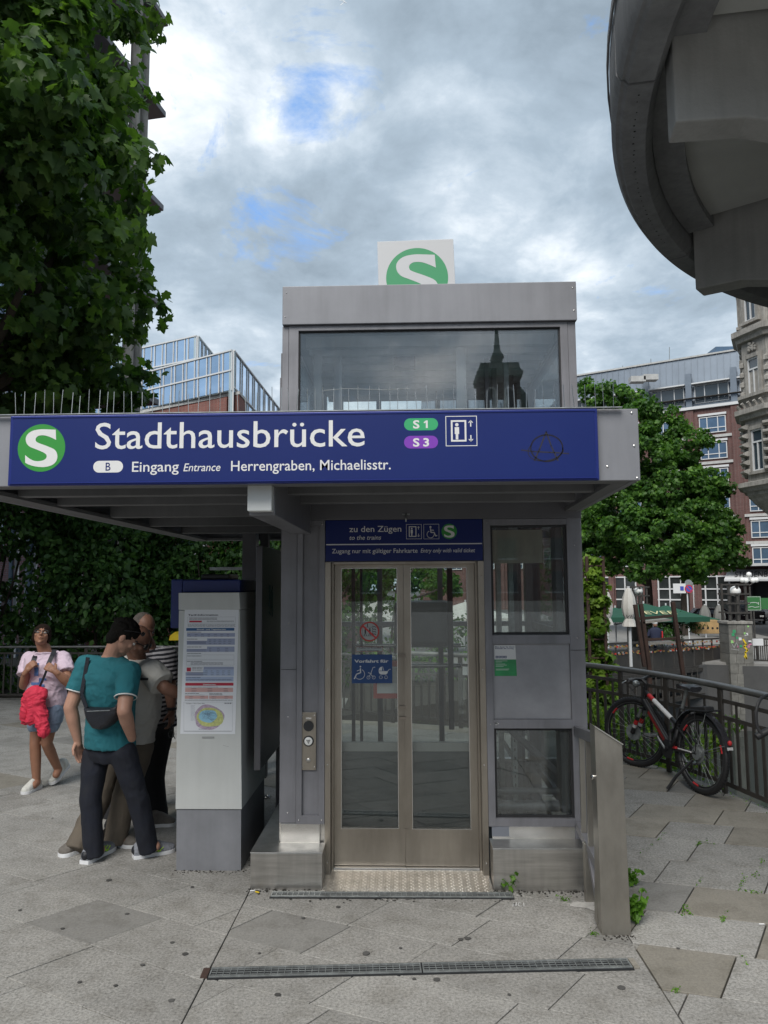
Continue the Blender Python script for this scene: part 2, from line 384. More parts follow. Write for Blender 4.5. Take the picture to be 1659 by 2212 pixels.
# flat print on a plane facing -Y:  (x, z) at depth y
def pxz(pts, y): return [V((p[0], y, p[1])) for p in pts]
def circ(cx, cz, r, n=40, rz=None): return [(cx+r*math.cos(2*math.pi*k/n), cz+(rz or r)*math.sin(2*math.pi*k/n)) for k in range(n)]
def rrect(x0, x1, z0, z1, r, n=6):
    out = []
    for cx, cz, a in ((x1-r, z1-r, 0), (x0+r, z1-r, 90), (x0+r, z0+r, 180), (x1-r, z0+r, 270)):
        for k in range(n+1):
            t = math.radians(a+90*k/n); out.append((cx+r*math.cos(t), cz+r*math.sin(t)))
    return out
def ringpoly(mb, outer, inner, y):
    n = len(outer); mb.add(pxz(outer, y)+pxz(inner, y), [(i, (i+1) % n, n+(i+1) % n, n+i) for i in range(n)])
S_R = [(72, -95), (76, -41), (47, -55), (17, -65), (-13, -65), (-30, -53), (-30, -36), (-13, -25), (32, -8), (72, 12), (86, 42), (80, 72), (57, 92), (17, 101), (-28, 97), (-63, 87), (-82, 77),
       (-84, 37), (-58, 57), (-28, 69), (7, 67), (27, 55), (28, 37), (7, 22), (-33, 5), (-63, -8), (-80, -28), (-84, -53), (-73, -75), (-48, -91), (-8, -98), (32, -97)]
def s_shape(cx, cz, r):
    k = r/125.0; pts = []
    A = [(p[0]*k+cx, -p[1]*k+cz) for p in S_R]
    seg1 = cr(A[1:17], 4); seg2 = cr(A[17:]+[A[0]], 4)
    return [A[0]]+[(p.x, p.y) for p in seg1]+[(p.x, p.y) for p in seg2][:-1]
_fc = {}
def text_mesh(body, shear=0.0, bold=0.0):
    k = (body, shear, bold)
    if k in _fc: return _fc[k]
    c = bpy.data.curves.new('t', 'FONT'); c.body = body; c.size = 1; c.shear = shear; c.offset = bold; c.resolution_u = 3
    o = bpy.data.objects.new('t', c); COL.objects.link(o); bpy.context.view_layer.update()
    me = o.evaluated_get(bpy.context.evaluated_depsgraph_get()).to_mesh()
    vs = np.array([v.co[:] for v in me.vertices]).reshape(-1, 3); fs = [tuple(p.vertices) for p in me.polygons]
    bpy.data.objects.remove(o); bpy.data.curves.remove(c); _fc[k] = (vs, fs); return _fc[k]
CAPH = None
def text(mb, body, x0, x1, zb, cap, fn, shear=0.0, bold=0.0):
    """lettering of cap height 'cap' on baseline zb, between x0 and x1 (x1 None = natural width); fn maps (x, z) -> 3D"""
    global CAPH
    if CAPH is None: h = text_mesh('H')[0]; CAPH = h[:, 1].max()
    vs, fs = text_mesh(body, shear, bold); sz = cap/CAPH
    mn, mx = vs[:, 0].min(), vs[:, 0].max(); sx = sz if x1 is None else (x1-x0)/(mx-mn)
    mb.add([fn(x0+(v[0]-mn)*sx, zb+v[1]*sz) for v in vs], fs); return x0+(mx-mn)*sx

# ------------------------------------------------------------------ foliage
MAPLE = [(0, 0), (.2, -.06), (.42, .02), (.36, .18), (.62, .34), (.44, .44), (.5, .62), (.24, .6), (.16, .8), (0, 1.05), (-.16, .8), (-.24, .6), (-.5, .62), (-.44, .44), (-.62, .34), (-.36, .18), (-.42, .02), (-.2, -.06)]
SIMPLE = [(0, 0), (.3, .35), (.2, .75), (0, 1), (-.2, .75), (-.3, .35)]
def leaf_tpl(out, droop=.18, fold=.12):
    v = [(0, .42, 0)]+[(x, y, -fold*abs(x)*2-droop*max(0, y-.4)**2*2) for x, y in out]; n = len(out)
    return np.array(v), [(0, 1+i, 1+(i+1) % n) for i in range(n)]
def scatter(pos, nrm, size, out, jitter=.7):
    """leaves at pos, facing nrm (roughly), merged into vertex / face arrays"""
    tv, tf = leaf_tpl(out); n = len(pos); k = len(tv)
    nz = nrm + RNG.normal(0, jitter, (n, 3)); nz /= np.linalg.norm(nz, axis=1)[:, None]
    dn = np.tile([0, 0, -1.0], (n, 1)) + RNG.normal(0, .6, (n, 3)) + nrm*.3; y = dn-(dn*nz).sum(1)[:, None]*nz; y /= np.linalg.norm(y, axis=1)[:, None]
    x = np.cross(y, nz); s = size[:, None, None]
    vs = pos[:, None, :] + s*(tv[None, :, 0, None]*x[:, None, :]+tv[None, :, 1, None]*y[:, None, :]+tv[None, :, 2, None]*nz[:, None, :])
    fs = np.array(tf)[None]+(np.arange(n)*k)[:, None, None]
    return vs.reshape(-1, 3), fs.reshape(-1, 3)
def npmesh(name, vs, fs, m, org):
    me = bpy.data.meshes.new(name); vs = vs-np.array(org)
    me.vertices.add(len(vs)); me.vertices.foreach_set('co', vs.astype(np.float32).ravel())
    me.loops.add(fs.size); me.loops.foreach_set('vertex_index', fs.astype(np.int32).ravel())
    me.polygons.add(len(fs)); me.polygons.foreach_set('loop_start', np.arange(len(fs), dtype=np.int32)*3)
    me.materials.append(m); me.update(calc_edges=True); me.validate(); return me
def crown_pts(blobs, n, clump=.5, inner=.55):
    """leaf positions on clumps spread over the shells of ellipsoid blobs; returns positions and outward normals"""
    P = []; Q = []; vol = np.array([b[3]*b[3] if isinstance(b[3], (int, float)) else b[3][0]*b[3][2] for b in blobs]); vol = vol/vol.sum()
    for b, w in zip(blobs, vol):
        c = np.array(b[:3]); r = np.array([b[3]]*3) if isinstance(b[3], (int, float)) else np.array(b[3]); k = int(n*w)
        nc = max(5, int(k/70)); d = RNG.normal(size=(nc, 3)); d /= np.linalg.norm(d, axis=1)[:, None]
        rad = inner+(1-inner)*RNG.random(nc)**.6; cc = c+d*r*rad[:, None]
        idx = RNG.integers(0, nc, k); e = RNG.normal(size=(k, 3)); e /= np.linalg.norm(e, axis=1)[:, None]
        cs = clump*(.6+.8*RNG.random(nc)); p = cc[idx]+e*(cs[idx]*(.45+.55*RNG.random(k)))[:, None]*np.array([1, 1, .7])
        q = e*.7+d[idx]*.5+np.array([0, 0, .45]); q /= np.linalg.norm(q, axis=1)[:, None]; P.append(p); Q.append(q)
    return np.concatenate(P), np.concatenate(Q)
def foliage(parent, pos, nrm, size, out, m, name='foliage', singles=0):
    """leaves: the 'singles' nearest the camera as one object each, the rest as one mass"""
    org = ORIG.get(parent.name, V((0, 0, 0)))
    sz = size*(.42+.85*RNG.random(len(pos)))
    if singles:
        d = np.linalg.norm(pos-np.array([0, 0, CAM_H]), axis=1); dirn = (pos-np.array([0, 0, CAM_H]))
        fx = dirn @ np.array(rgt); fz = dirn @ np.array(fwd); fy = dirn @ np.array(upv)
        vis = (fz > 0) & (abs(fx/np.maximum(fz, .1)) < .52) & (abs(fy/np.maximum(fz, .1)) < .70)
        order = np.argsort(np.where(vis, d/sz, 1e9))[:singles]; mask = np.zeros(len(pos), bool); mask[order] = True
        tv, tf = leaf_tpl(out); lm = bpy.data.meshes.new('leaf'); lm.from_pydata([tuple(v) for v in tv], [], tf); lm.materials.append(m)
        for i in order:
            z = V(nrm[i])+V(RNG.normal(0, .5, 3)); z.normalize(); y = V((0, 0, -1))+V(RNG.normal(0, .5, 3)); y = (y-z*y.dot(z)).normalized(); x = y.cross(z)
            o = bpy.data.objects.new('leaf', lm); COL.objects.link(o); o.parent = parent
            mm = Matrix((x, y, z)).transposed().to_4x4(); mm = mm @ Matrix.Scale(float(sz[i]), 4); mm.translation = V(pos[i])-org; o.matrix_local = mm
        pos, nrm, sz = pos[~mask], nrm[~mask], sz[~mask]
    vs, fs = scatter(pos, nrm, sz, out)
    o = link(name, npmesh(name, vs, fs, m, org), parent); tag(o, kind='stuff'); return o
def limb(mb, p0, p1, r0_, r1_, bend=.1, n=5):
    p0, p1 = V(p0), V(p1); q = p1-p0; k = q.length*bend; mid = V((random.uniform(-k, k), random.uniform(-k, k), random.uniform(-k, k)*.5))
    pts = [p0+q*t+mid*math.sin(math.pi*t) for t in [i/n for i in range(n+1)]]
    mb.tube(pts, [r0_+(r1_-r0_)*i/n for i in range(n+1)], 8); return pts
# ================================================================== GROUND
FENCE = [(3.15, 3.6), (3.09, 4.6), (3.0, 5.5), (2.89, 6.2), (2.76, 6.85), (2.56, 7.5), (2.26, 8.15), (1.86, 8.75), (1.35, 9.3), (.7, 9.75), (-.1, 10.1)]
def prism_at(name, poly, z0, z1, m, parent=None, **k):
    return MB().prism([V((x, y, z0)) for x, y in poly], (0, 0, z1-z0)).build(name, m, parent, **k)
kerbx = [(x+.12, y+.05) for x, y in FENCE]
pave_poly = [(-26, -40), (14, -40), (14, -6), (4.6, -1), (3.4, 2.4)]+kerbx+[(-1.2, 10.6), (-3, 12.3), (-9, 12.4), (-26, 12.4)]
prism_at('terrain', [(-900, -900), (900, -900), (900, 900), (-900, 900)], -8.0, -5.2, earth, kind='structure')
water_m = mat('canal_water', (.02, .028, .025), .08, 0, spec=.8, bump=.3, bscale=2)
prism_at('canal_water', [(-60, -60), (60, -60), (60, 36), (-60, 36)], -5.19, -4.4, water_m, kind='structure')
pave = prism_at('pavement', pave_poly, -1.2, -0.035, joint, kind='structure')
ORIG['pavement'] = pave.location.copy()
prism_at('pavement_beyond', [(-26, -40), (14, -40), (14, -6), (4.6, -1), (3.4, 1.6), (-26, 1.6)], -0.034, -0.004, paving_far, kind='structure')
bankf = MB()
for i in range(len(kerbx)-1):
    a, b = V((*kerbx[i], 0)), V((*kerbx[i+1], 0)); n_ = V((b.y-a.y, -(b.x-a.x), 0)).normalized()*-1
    if n_.x < 0 and n_.y < 0: n_ = -n_
    n_ = V((abs(n_.x)+.2, abs(n_.y)+.3, 0))
    bankf.add([a+V((0, 0, -.05)), b+V((0, 0, -.05)), b+n_*3+V((0, 0, -1.6)), a+n_*3+V((0, 0, -1.6)), b+n_*9+V((0, 0, -4.5)), a+n_*9+V((0, 0, -4.5))], [(0, 1, 2, 3), (3, 2, 4, 5)])
bankf.build('embankment', earth, kind='structure')
prism_at('plant_bed', [(-26, 12.4), (-3, 12.3), (-1.2, 10.6), (1.2, 12.5), (1, 22), (-26, 24)], -1.0, -.02, earth, kind='structure')

def clip(poly, a, b):
    """keep the part of poly on the left of the line a->b"""
    out = []; n = len(poly); sd = lambda p: (b[0]-a[0])*(p[1]-a[1])-(b[1]-a[1])*(p[0]-a[0])
    for i in range(n):
        p, q = poly[i], poly[(i+1) % n]; sp_, sq = sd(p), sd(q)
        if sp_ >= 0: out.append(p)
        if (sp_ >= 0) != (sq >= 0): t = sp_/(sp_-sq); out.append((p[0]+(q[0]-p[0])*t, p[1]+(q[1]-p[1])*t))
    return out
def area(p): return .5*abs(sum(p[i][0]*p[(i+1) % len(p)][1]-p[(i+1) % len(p)][0]*p[i][1] for i in range(len(p))))
def inset(poly, d):
    c = (sum(p[0] for p in poly)/len(poly), sum(p[1] for p in poly)/len(poly)); out = poly
    n = len(poly)
    for i in range(n):
        a, b = poly[i], poly[(i+1) % n]; l = math.hypot(b[0]-a[0], b[1]-a[1])
        if l < 1e-5: continue
        nx, ny = -(b[1]-a[1])/l*d, (b[0]-a[0])/l*d
        out = clip(out, (a[0]+nx, a[1]+ny), (b[0]+nx, b[1]+ny))
        if len(out) < 3: return []
    return out
def ccw(p): return p if sum(p[i][0]*p[(i+1) % len(p)][1]-p[(i+1) % len(p)][0]*p[i][1] for i in range(len(p))) > 0 else p[::-1]
slabs = []
def field(region, org, angA, wid, angB, lens, seed, gap=.006):
    rr = random.Random(seed); region = ccw(region)
    dA = (math.cos(math.radians(angA)), math.sin(math.radians(angA))); dB = (math.cos(math.radians(angB)), math.sin(math.radians(angB)))
    sn = abs(dA[0]*dB[1]-dA[1]*dB[0]); stepB = wid/sn
    for j in range(-40, 60):
        o = (org[0]+dB[0]*stepB*j, org[1]+dB[1]*stepB*j); t = -25+rr.uniform(0, .5)
        while t < 25:
            l = rr.choice(lens); q = [(o[0]+dA[0]*t, o[1]+dA[1]*t), (o[0]+dA[0]*(t+l), o[1]+dA[1]*(t+l))]
            q += [(q[1][0]+dB[0]*stepB, q[1][1]+dB[1]*stepB), (q[0][0]+dB[0]*stepB, q[0][1]+dB[1]*stepB)]; t += l
            q = ccw(q); n = len(region)
            for i in range(n):
                q = clip(q, region[i], region[(i+1) % n])
                if len(q) < 3: break
            if len(q) < 3 or area(q) < .004: continue
            q = inset(q, gap/2)
            if len(q) >= 3 and area(q) > .003: slabs.append((ccw(q), rr.random(), rr.uniform(-.0025, .0025), seed))
XJ = -.97
field([(-14, 1.6), (XJ, 1.6), (XJ, 12.4), (-14, 12.4)], (-1.045, 3.682), -26.6, .41, 47.6, [.52, .52, .8, .8, .65], 1)
field([(XJ, 1.6), (1.15, 1.6), (1.15, 4.9), (XJ, 4.9)], (.542, 3.874), -22.3, .375, 52.4, [.6, .75, .75, .5], 2)
rightreg = [(1.15, 1.6), (3.3, 1.6), (3.21, 4.65), (3.1, 5.6), (2.98, 6.3), (2.84, 6.95), (2.62, 7.62), (2.3, 8.28), (1.9, 8.9), (1.38, 9.42), (1.15, 9.5)]
field(rightreg, (1.8, 4.775), -15.2, .43, 58, [.38, .46, .62, .46], 3, .008)
field([(XJ, 6.8), (1.1, 6.8), (1.1, 9.55), (.7, 9.9), (-.1, 10.2), (XJ, 10.4)], (.5, 7), -22, .4, 52, [.6, .75], 4)
field([(XJ, 4.9), (-.80, 4.9), (-.80, 6.8), (XJ, 6.8)], (.5, 7), -22, .4, 52, [.6, .75], 5)
def slab_score(q):
    c = V((sum(p[0] for p in q)/len(q), sum(p[1] for p in q)/len(q), 0)); d = c-V((0, 0, CAM_H)); z = d.dot(fwd)
    if z < .5 or abs(d.dot(rgt)/z) > .58 or c.y < 2.5: return 1e9
    return z*z*z/max(.02, area(q))**.5
slabs.sort(key=lambda s: slab_score(s[0]))
rest = MB()
for k, (q, r, dz, seed) in enumerate(slabs):
    m = slab_b if r < .055 else (slab_c if r > (.93 if seed < 3 else .62) else slab_a)
    cx, cy = sum(p[0] for p in q)/len(q), sum(p[1] for p in q)/len(q)
    mb = MB(); n = len(q); c = .002
    top = inset(q, .002)
    if len(top) == n:
        mb.add([V((*p, -.034)) for p in q]+[V((*p, dz-c)) for p in q]+[V((*p, dz)) for p in top],
               [tuple(range(2*n, 3*n))]+[(i, (i+1) % n, n+(i+1) % n, n+i) for i in range(n)]+[(n+i, n+(i+1) % n, 2*n+(i+1) % n, 2*n+i) for i in range(n)])
    else: mb.add([V((*p, -.034)) for p in q]+[V((*p, dz)) for p in q], [tuple(range(n, 2*n))]+[(i, (i+1) % n, n+(i+1) % n, n+i) for i in range(n)])
    if k < 296: mb.build('paving_slab', m, pave)
    else: rest.cur = {slab_a.name: 0, slab_b.name: 1, slab_c.name: 2}[m.name]; rest.add(mb.v, mb.f)
rest.build('outer_paving_slabs', [slab_a, slab_b, slab_c], pave, kind='stuff')
# gum spots, butts, cement patch
gm = mat('chewing_gum_spot', (.075, .073, .07), .8, var=.3); mb = MB()
for px, py in [(43, 1967), (274, 1975), (135, 2007), (400, 2062), (308, 2085), (372, 2037), (370, 2163), (655, 1984), (865, 2049), (790, 2060), (895, 2116), (1010, 2028), (1342, 2135), (943, 2117), (1465, 2050), (880, 1942), (235, 1902), (415, 1917), (600, 2150), (700, 2090), (250, 2130), (1100, 2150), (1035, 1942), (995, 2030), (730, 1960), (560, 2060)]:
    p = atz(px, py, 0); r = random.uniform(.008, .02); n = 9
    mb.prism([V((p.x+r*random.uniform(.8, 1.15)*math.cos(6.283*k/n), p.y+r*random.uniform(.8, 1.15)*math.sin(6.283*k/n), .003)) for k in range(n)], (0, 0, .0012))
for i in range(10):
    p = (random.uniform(-5, 2.4), random.uniform(2.9, 9)); r = random.uniform(.004, .012)
    mb.prism([V((p[0]+r*math.cos(6.283*k/7), p[1]+r*math.sin(6.283*k/7), .003)) for k in range(7)], (0, 0, .001))
mb.build('gum_spots', gm, label='dark trodden chewing gum spots on the paving', kind='stuff')
for px, py, c, a in ((545, 1924, white, .3), (556, 1927, yellow, -.4), (1645, 1996, white, 0), (1000, 1916, white, .1)):
    p = atz(px, py, .006); d = V((math.cos(a), math.sin(a), 0))*.014
    tag(MB().tube([p-d, p+d], .004, 8).build('litter', c), {545: 'white cigarette butt at the left pedestal corner', 556: 'orange filtered cigarette butt beside the left steel pedestal', 1645: 'white scrap of paper on the right hand paving', 1000: 'pale scrap lying on the checker plate door sill'}[px], 'litter')
mb = MB()
for px, py, r in ((1285, 1957, .05), (1255, 1955, .035), (1300, 1962, .045)):
    p = atz(px, py, .002); mb.prism([V((p.x+r*1.6*random.uniform(.8, 1.2)*math.cos(6.283*k/11), p.y+r*random.uniform(.8, 1.2)*math.sin(6.283*k/11), .001)) for k in range(11)], (0, 0, .004+r*.06))
mb.build('mortar_patch', mat('mortar', (.42, .41, .39), .9, var=.2, vscale=20), kind='stuff', label='pale mortar smear at the foot of the gate post')

mb = MB(); fleck_dark = mat('fleck_dark', (.03, .027, .022), .95, var=.4, vscale=40)  # small dark flecks strewn at random along the base lines
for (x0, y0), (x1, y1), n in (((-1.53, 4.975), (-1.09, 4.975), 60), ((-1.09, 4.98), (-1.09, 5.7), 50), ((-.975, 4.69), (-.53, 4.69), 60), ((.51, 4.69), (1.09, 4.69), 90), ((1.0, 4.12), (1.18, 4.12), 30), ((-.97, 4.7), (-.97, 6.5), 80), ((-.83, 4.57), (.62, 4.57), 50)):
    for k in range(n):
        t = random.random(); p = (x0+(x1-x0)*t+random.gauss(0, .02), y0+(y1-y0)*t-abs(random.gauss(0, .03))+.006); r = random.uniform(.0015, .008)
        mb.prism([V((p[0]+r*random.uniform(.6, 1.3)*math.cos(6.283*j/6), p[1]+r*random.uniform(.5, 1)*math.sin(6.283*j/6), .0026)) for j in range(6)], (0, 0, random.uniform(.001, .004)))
mb.build('ground_flecks', fleck_dark, kind='stuff', label='small dark flecks scattered along the feet of machine, pedestals and post')
mb = MB(); ch = [[(1108, 1958), (1109, 1950), (1115, 1957), (1116, 1949)], [(1126, 1951), (1121, 1950), (1119, 1954), (1122, 1958), (1127, 1957)], [(1131, 1950), (1132, 1957)]]
for st_ in ch:
    for a, b in zip(st_[:-1], st_[1:]): mb.beam(atz(*a, .0035), atz(*b, .0035), .004, .0006)
mb.build('chalk_mark', white, pave)
# drains ------------------------------------------------------------
def drain(p0, p1, w, name, label, splits=(0.0, 1.0), endplates=True):
    p0, p1 = V((*p0, 0)), V((*p1, 0)); d = (p1-p0); ln = d.length; d.normalize(); n = V((-d.y, d.x, 0)); mid = (p0+p1)/2
    t = thing(name, label, 'drain grate', mid)
    P = lambda a, b, z: p0+d*a+n*b+V((0, 0, z))
    def bar(mb, a0, b0, a1, b1, z0, z1): mb.prism([P(a0, b0, z0), P(a1, b0, z0), P(a1, b1, z0), P(a0, b1, z0)], (0, 0, z1-z0))
    mb = MB(); bar(mb, 0, -w/2-.012, ln, w/2+.012, -.03, .0045); mb.build('trough', dark, t)
    for s0, s1 in zip(splits[:-1], splits[1:]):
        a, b = s0*ln+.004, s1*ln-.004; mb = MB()
        bar(mb, a, -w/2, b, -w/2+.008, .0046, .0095); bar(mb, a, w/2-.008, b, w/2, .0046, .0095); bar(mb, a, -w/2+.008, a+.006, w/2-.008, .0046, .0094); bar(mb, b-.006, -w/2+.008, b, w/2-.008, .0046, .0094)
        fr_ = mb.build('grate_frame', galv, t)
        mb = MB(); k = a+.03
        while k < b-.01: bar(mb, k, -w/2+.008, k+.0035, w/2-.008, .0046, .0086); k += .0325
        for q in (-.25, 0, .25): bar(mb, a+.006, w*q-.0012, b-.006, w*q+.0012, .0046, .0078)
        tag(mb.build('grate_bars', galv, fr_), kind='stuff')
    if endplates:
        for a, b, m in ((-.035, -.002, rust), (ln+.002, ln+.03, slab_c)): mb = MB(); bar(mb, a, -w/2, b, w/2, .0, .008); mb.build('end_plate', m, t)
a, b = atz(452, 2104), atz(1362, 2083)
drain((a.x, a.y), (b.x, b.y), .085, 'drain_grate', 'long narrow grated drain across the paving in front of the lift', (0, .5, 1))
drain((-.83, 4.615), (.62, 4.625), .07, 'drain_grate', 'short grated drain channel directly below the checker plate door sill', (0, 1), False)

# ================================================================== LIFT TOWER
FY = 4.87; BY = 6.72
lift = thing('lift_tower', 'grey metal and glass lift tower with double steel doors', 'lift tower', (0.17, 5.8, 0))
def frame_rect(name, x0, x1, z0, z1, w, y0, y1, m=paint, wb=None, wt=None, wl=None, wr=None):
    wb = w if wb is None else wb; wt = w if wt is None else wt; wl = w if wl is None else wl; wr = w if wr is None else wr; mb = MB()
    mb.prism(pxz([(x0, z0), (x1, z0), (x1-wr, z0+wb), (x0+wl, z0+wb)], y0), (0, y1-y0, 0))
    mb.prism(pxz([(x1, z0), (x1, z1), (x1-wr, z1-wt), (x1-wr, z0+wb)], y0), (0, y1-y0, 0))
    mb.prism(pxz([(x1, z1), (x0, z1), (x0+wl, z1-wt), (x1-wr, z1-wt)], y0), (0, y1-y0, 0))
    mb.prism(pxz([(x0, z1), (x0, z0), (x0+wl, z0+wb), (x0+wl, z1-wt)], y0), (0, y1-y0, 0))
    return mb.build(name, m, lift, bevel=.0015)
# corner columns
bx('corner_column', -.828, -.72, FY+.012, FY+.12, .335, 3.602, paint, lift, .004)
bx('corner_column', 1.052, 1.15, FY+.004, FY+.13, .23, 3.602, paint, lift, .004)
bx('corner_column', -.828, -.72, BY-.12, BY, .0, 3.602, paint, lift, .004)
bx('corner_column', 1.052, 1.15, BY-.12, BY, .0, 3.602, paint, lift, .004)
# lower left frame with recessed panel and call plate
frame_rect('panel_frame', -.718, -.536, .333, 2.275, .036, FY-.004, FY+.05, wb=.052)
bx('recessed_panel', -.682, -.572, FY+.022, FY+.04, .385, 2.239, paint, lift, .001)
cp = bx('call_plate', -.688, -.592, FY+.006, FY+.020, .665, 1.028, steel_warm, lift, .0015)
MB().lathe([(.033, 0), (.033, .004)], (-.640, FY+.002, .943), 28, axis=Matrix.Rotation(math.radians(90), 3, 'X')).build('speaker_disc', rubber, cp, smooth=True)
MB().lathe([(.034, 0), (.034, .004), (.029, .008)], (-.640, FY+.006, .848), 28, axis=Matrix.Rotation(math.radians(90), 3, 'X')).build('button_ring', rubber, cp, smooth=True)
MB().lathe([(.026, 0), (.026, .009), (.023, .011)], (-.640, FY+.006, .848), 28, axis=Matrix.Rotation(math.radians(90), 3, 'X')).build('call_button', globe, cp, smooth=True)
mb = MB(); tri = [(-.654, .857), (-.626, .857), (-.640, .833)]; tri2 = [(-.649, .854), (-.631, .854), (-.640, .839)]; ringpoly(mb, tri, tri2, FY-.0062); mb.flat(pxz([(-.645, .852), (-.635, .852), (-.64, .844)], FY-.0062)); mb.build('arrow_mark', ink, cp)
MB().lathe([(.014, 0), (.014, .006), (.009, .01)], (-.640, FY+.006, .728), 18, axis=Matrix.Rotation(math.radians(90), 3, 'X')).build('key_switch', steel, cp, smooth=True)
mb = MB()
for x in (-.678, -.602):
    for z in (.685, 1.010): mb.ell((x, FY+.005, z), (.004, .002, .004), seg=8, rings=5)
mb.build('screw', steel_lt, cp)
bx('name_strip', -.658, -.622, FY+.0035, FY+.006, .985, .995, steel_lt, cp)
# plinth sheets
bx('plinth_sheet', -.818, -.566, FY+.006, FY+.03, .214, .333, steel_lt, lift, .002)
bx('plinth_sheet', .53, 1.05, FY+.006, FY+.03, .236, .322, steel_lt, lift, .002)
bx('tape_patch', .527, .635, FY+.001, FY+.0055, .262, .322, mat('grey_tape', (.2, .215, .25), .6), lift, .0)
# pedestals
def pedestal(x0, x1, y0, y1, z, nm='pedestal'):
    mb = MB(); mb.box(x0, x1, y0, y1, 0, z); mb.box(x0-.003, x1+.003, y0-.004, y1, z, z+.006); mb.box(x0+.01, x1-.01, y0+.02, y1, -.01, 0); return mb.build(nm, steel, lift, bevel=.003)
pedestal(-.972, -.53, 4.70, FY+.006, .212); pedestal(-.972, -.832, FY+.007, BY+.1, .212); pedestal(.512, 1.085, 4.70, FY+.006, .243)
bx('plinth_wall', -.83, -.53, FY+.03, FY+.16, 0, .33, steel, lift, .002); bx('plinth_wall', .555, 1.15, FY+.032, FY+.16, 0, .33, steel, lift, .002)
# right-hand bay: window, solid panel, window
bx('mullion', .507, .553, FY-.006, FY+.07, .323, 2.275, paint, lift, .002)
bx('bay_rail', .553, 1.052, FY-.002, FY+.06, 1.462, 1.520, paint, lift, .0015)
bx('bay_rail', .553, 1.052, FY-.002, FY+.06, .928, .984, paint, lift, .0015)
bx('bay_rail', .553, 1.052, FY-.002, FY+.06, .323, .372, paint, lift, .0015)
bx('bay_rail', .553, 1.052, FY-.002, FY+.06, 2.235, 2.275, paint, lift, .0015)
bx('solid_panel', .5535, 1.0515, FY+.02, FY+.035, .985, 1.461, mat('solid_panel_paint', (.29, .29, .31), .5, .1, .14, 4.5, .02, 300), lift, .001)
bx('window_pane', .5535, 1.0515, FY+.028, FY+.036, 1.521, 2.234, glass, lift, 0)
bx('window_pane', .5535, 1.0515, FY+.028, FY+.036, .373, .927, glass, lift, 0)
def gasket(x0, x1, z0, z1, y, w=.014, m=rubber):
    mb = MB(); mb.box(x0, x1, y, y+.006, z0, z0+w); mb.box(x0, x1, y, y+.006, z1-w, z1); mb.box(x0, x0+w, y, y+.006, z0+w, z1-w); mb.box(x1-w, x1, y, y+.006, z0+w, z1-w); return mb.build('gasket', m, lift)
gasket(.554, 1.051, 1.522, 2.233, FY+.02); gasket(.554, 1.051, .374, .926, FY+.02)
# door portal
bx('door_jamb', -.534, -.498, FY-.004, 4.985, 0, 2.0, steel_warm, lift, .002); bx('door_jamb', .468, .506, FY-.004, 4.985, 0, 2.0, steel_warm, lift, .002)
bx('door_jamb', -.497, -.484, 4.93, 4.99, .02, 2.0, steel_warm, lift, .001); bx('door_jamb', .454, .467, 4.93, 4.99, .02, 2.0, steel_warm, lift, .001)
bx('door_header', -.484, .454, 4.90, 5.03, 1.985, 2.01, steel_warm, lift, .002)
bx('door_jamb', -.537, -.5345, FY, 4.985, 0, .33, steel, lift, 0)
def leaf_door(x0, x1, gx0, gx1, y, seam):
    mb = MB(); z0, z1, g0, g1 = .045, 1.985, .277, 1.957; y1 = y+.032
    mb.box(x0, x1, y, y1, z0, g0); mb.box(x0, x1, y, y1, g1, z1); mb.box(x0, gx0, y, y1, g0, g1); mb.box(gx1, x1, y, y1, g0, g1)
    d = mb.build('door_leaf', steel_warm, lift, bevel=.002)
    bx('door_glass', gx0, gx1, y+.008, y+.016, g0, g1, glass_door, d, 0)
    mb = MB(); w = .004; mb.box(gx0, gx1, y-.001, y+.001, g0-w, g0); mb.box(gx0, gx1, y-.001, y+.001, g1, g1+w); mb.box(gx0-w, gx0, y-.001, y+.001, g0-w, g1+w); mb.box(gx1, gx1+w, y-.001, y+.001, g0-w, g1+w); mb.build('glazing_bead', steel_lt, d)
    return d
dl = leaf_door(-.483, -.0205, -.434, -.066, 4.972, 0); dr = leaf_door(-.0195, .453, .029, .400, 4.962, 0)
mb = MB()
for z in (1.385, 1.05, .98): mb.box(-.058, -.012, 4.956, 4.9615, z-.012, z+.006)
mb.build('tape_scrap', mat('old_tape', (.25, .21, .17), .7), dl)
# sill
bx('threshold', -.484, .454, 4.935, 5.06, .018, .042, steel_lt, lift, .002)
mb = MB(); mb.add([(-.53, 4.66, .004), (.505, 4.66, .004), (.505, 4.93, .032), (-.53, 4.93, .032), (-.53, 4.66, 0), (.505, 4.66, 0), (.505, 4.93, 0), (-.53, 4.93, 0)], [(0, 1, 2, 3), (4, 5, 1, 0), (5, 6, 2, 1), (7, 4, 0, 3)])
plate = mb.build('checker_plate', steel, lift)
mb = MB()
for j in range(14):
    for i in range(42):
        x = -.518+i*.0247+(j % 2)*.012; y = 4.672+j*.0185; a = .6 if (i+j) % 2 else -.6
        if x > .495: continue
        z = .004+(y-4.66)/.27*.028; dx, dy = .008*math.cos(a), .008*math.sin(a); nx, ny = -dy*.28, dx*.28
        mb.add([(x-dx, y-dy, z+.0003), (x+nx, y+ny, z+.0003), (x+dx, y+dy, z+.0003), (x-nx, y-ny, z+.0003), (x, y, z+.003)], [(0, 3, 4), (3, 2, 4), (2, 1, 4), (1, 0, 4)])
mb.build('tread_lugs', steel, plate, kind='stuff')
# head beam between canopy and door
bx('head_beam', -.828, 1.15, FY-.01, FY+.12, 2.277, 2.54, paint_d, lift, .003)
bx('transom_backing', -.533, .503, FY+.03, FY+.06, 2.0, 2.276, paint, lift, 0)
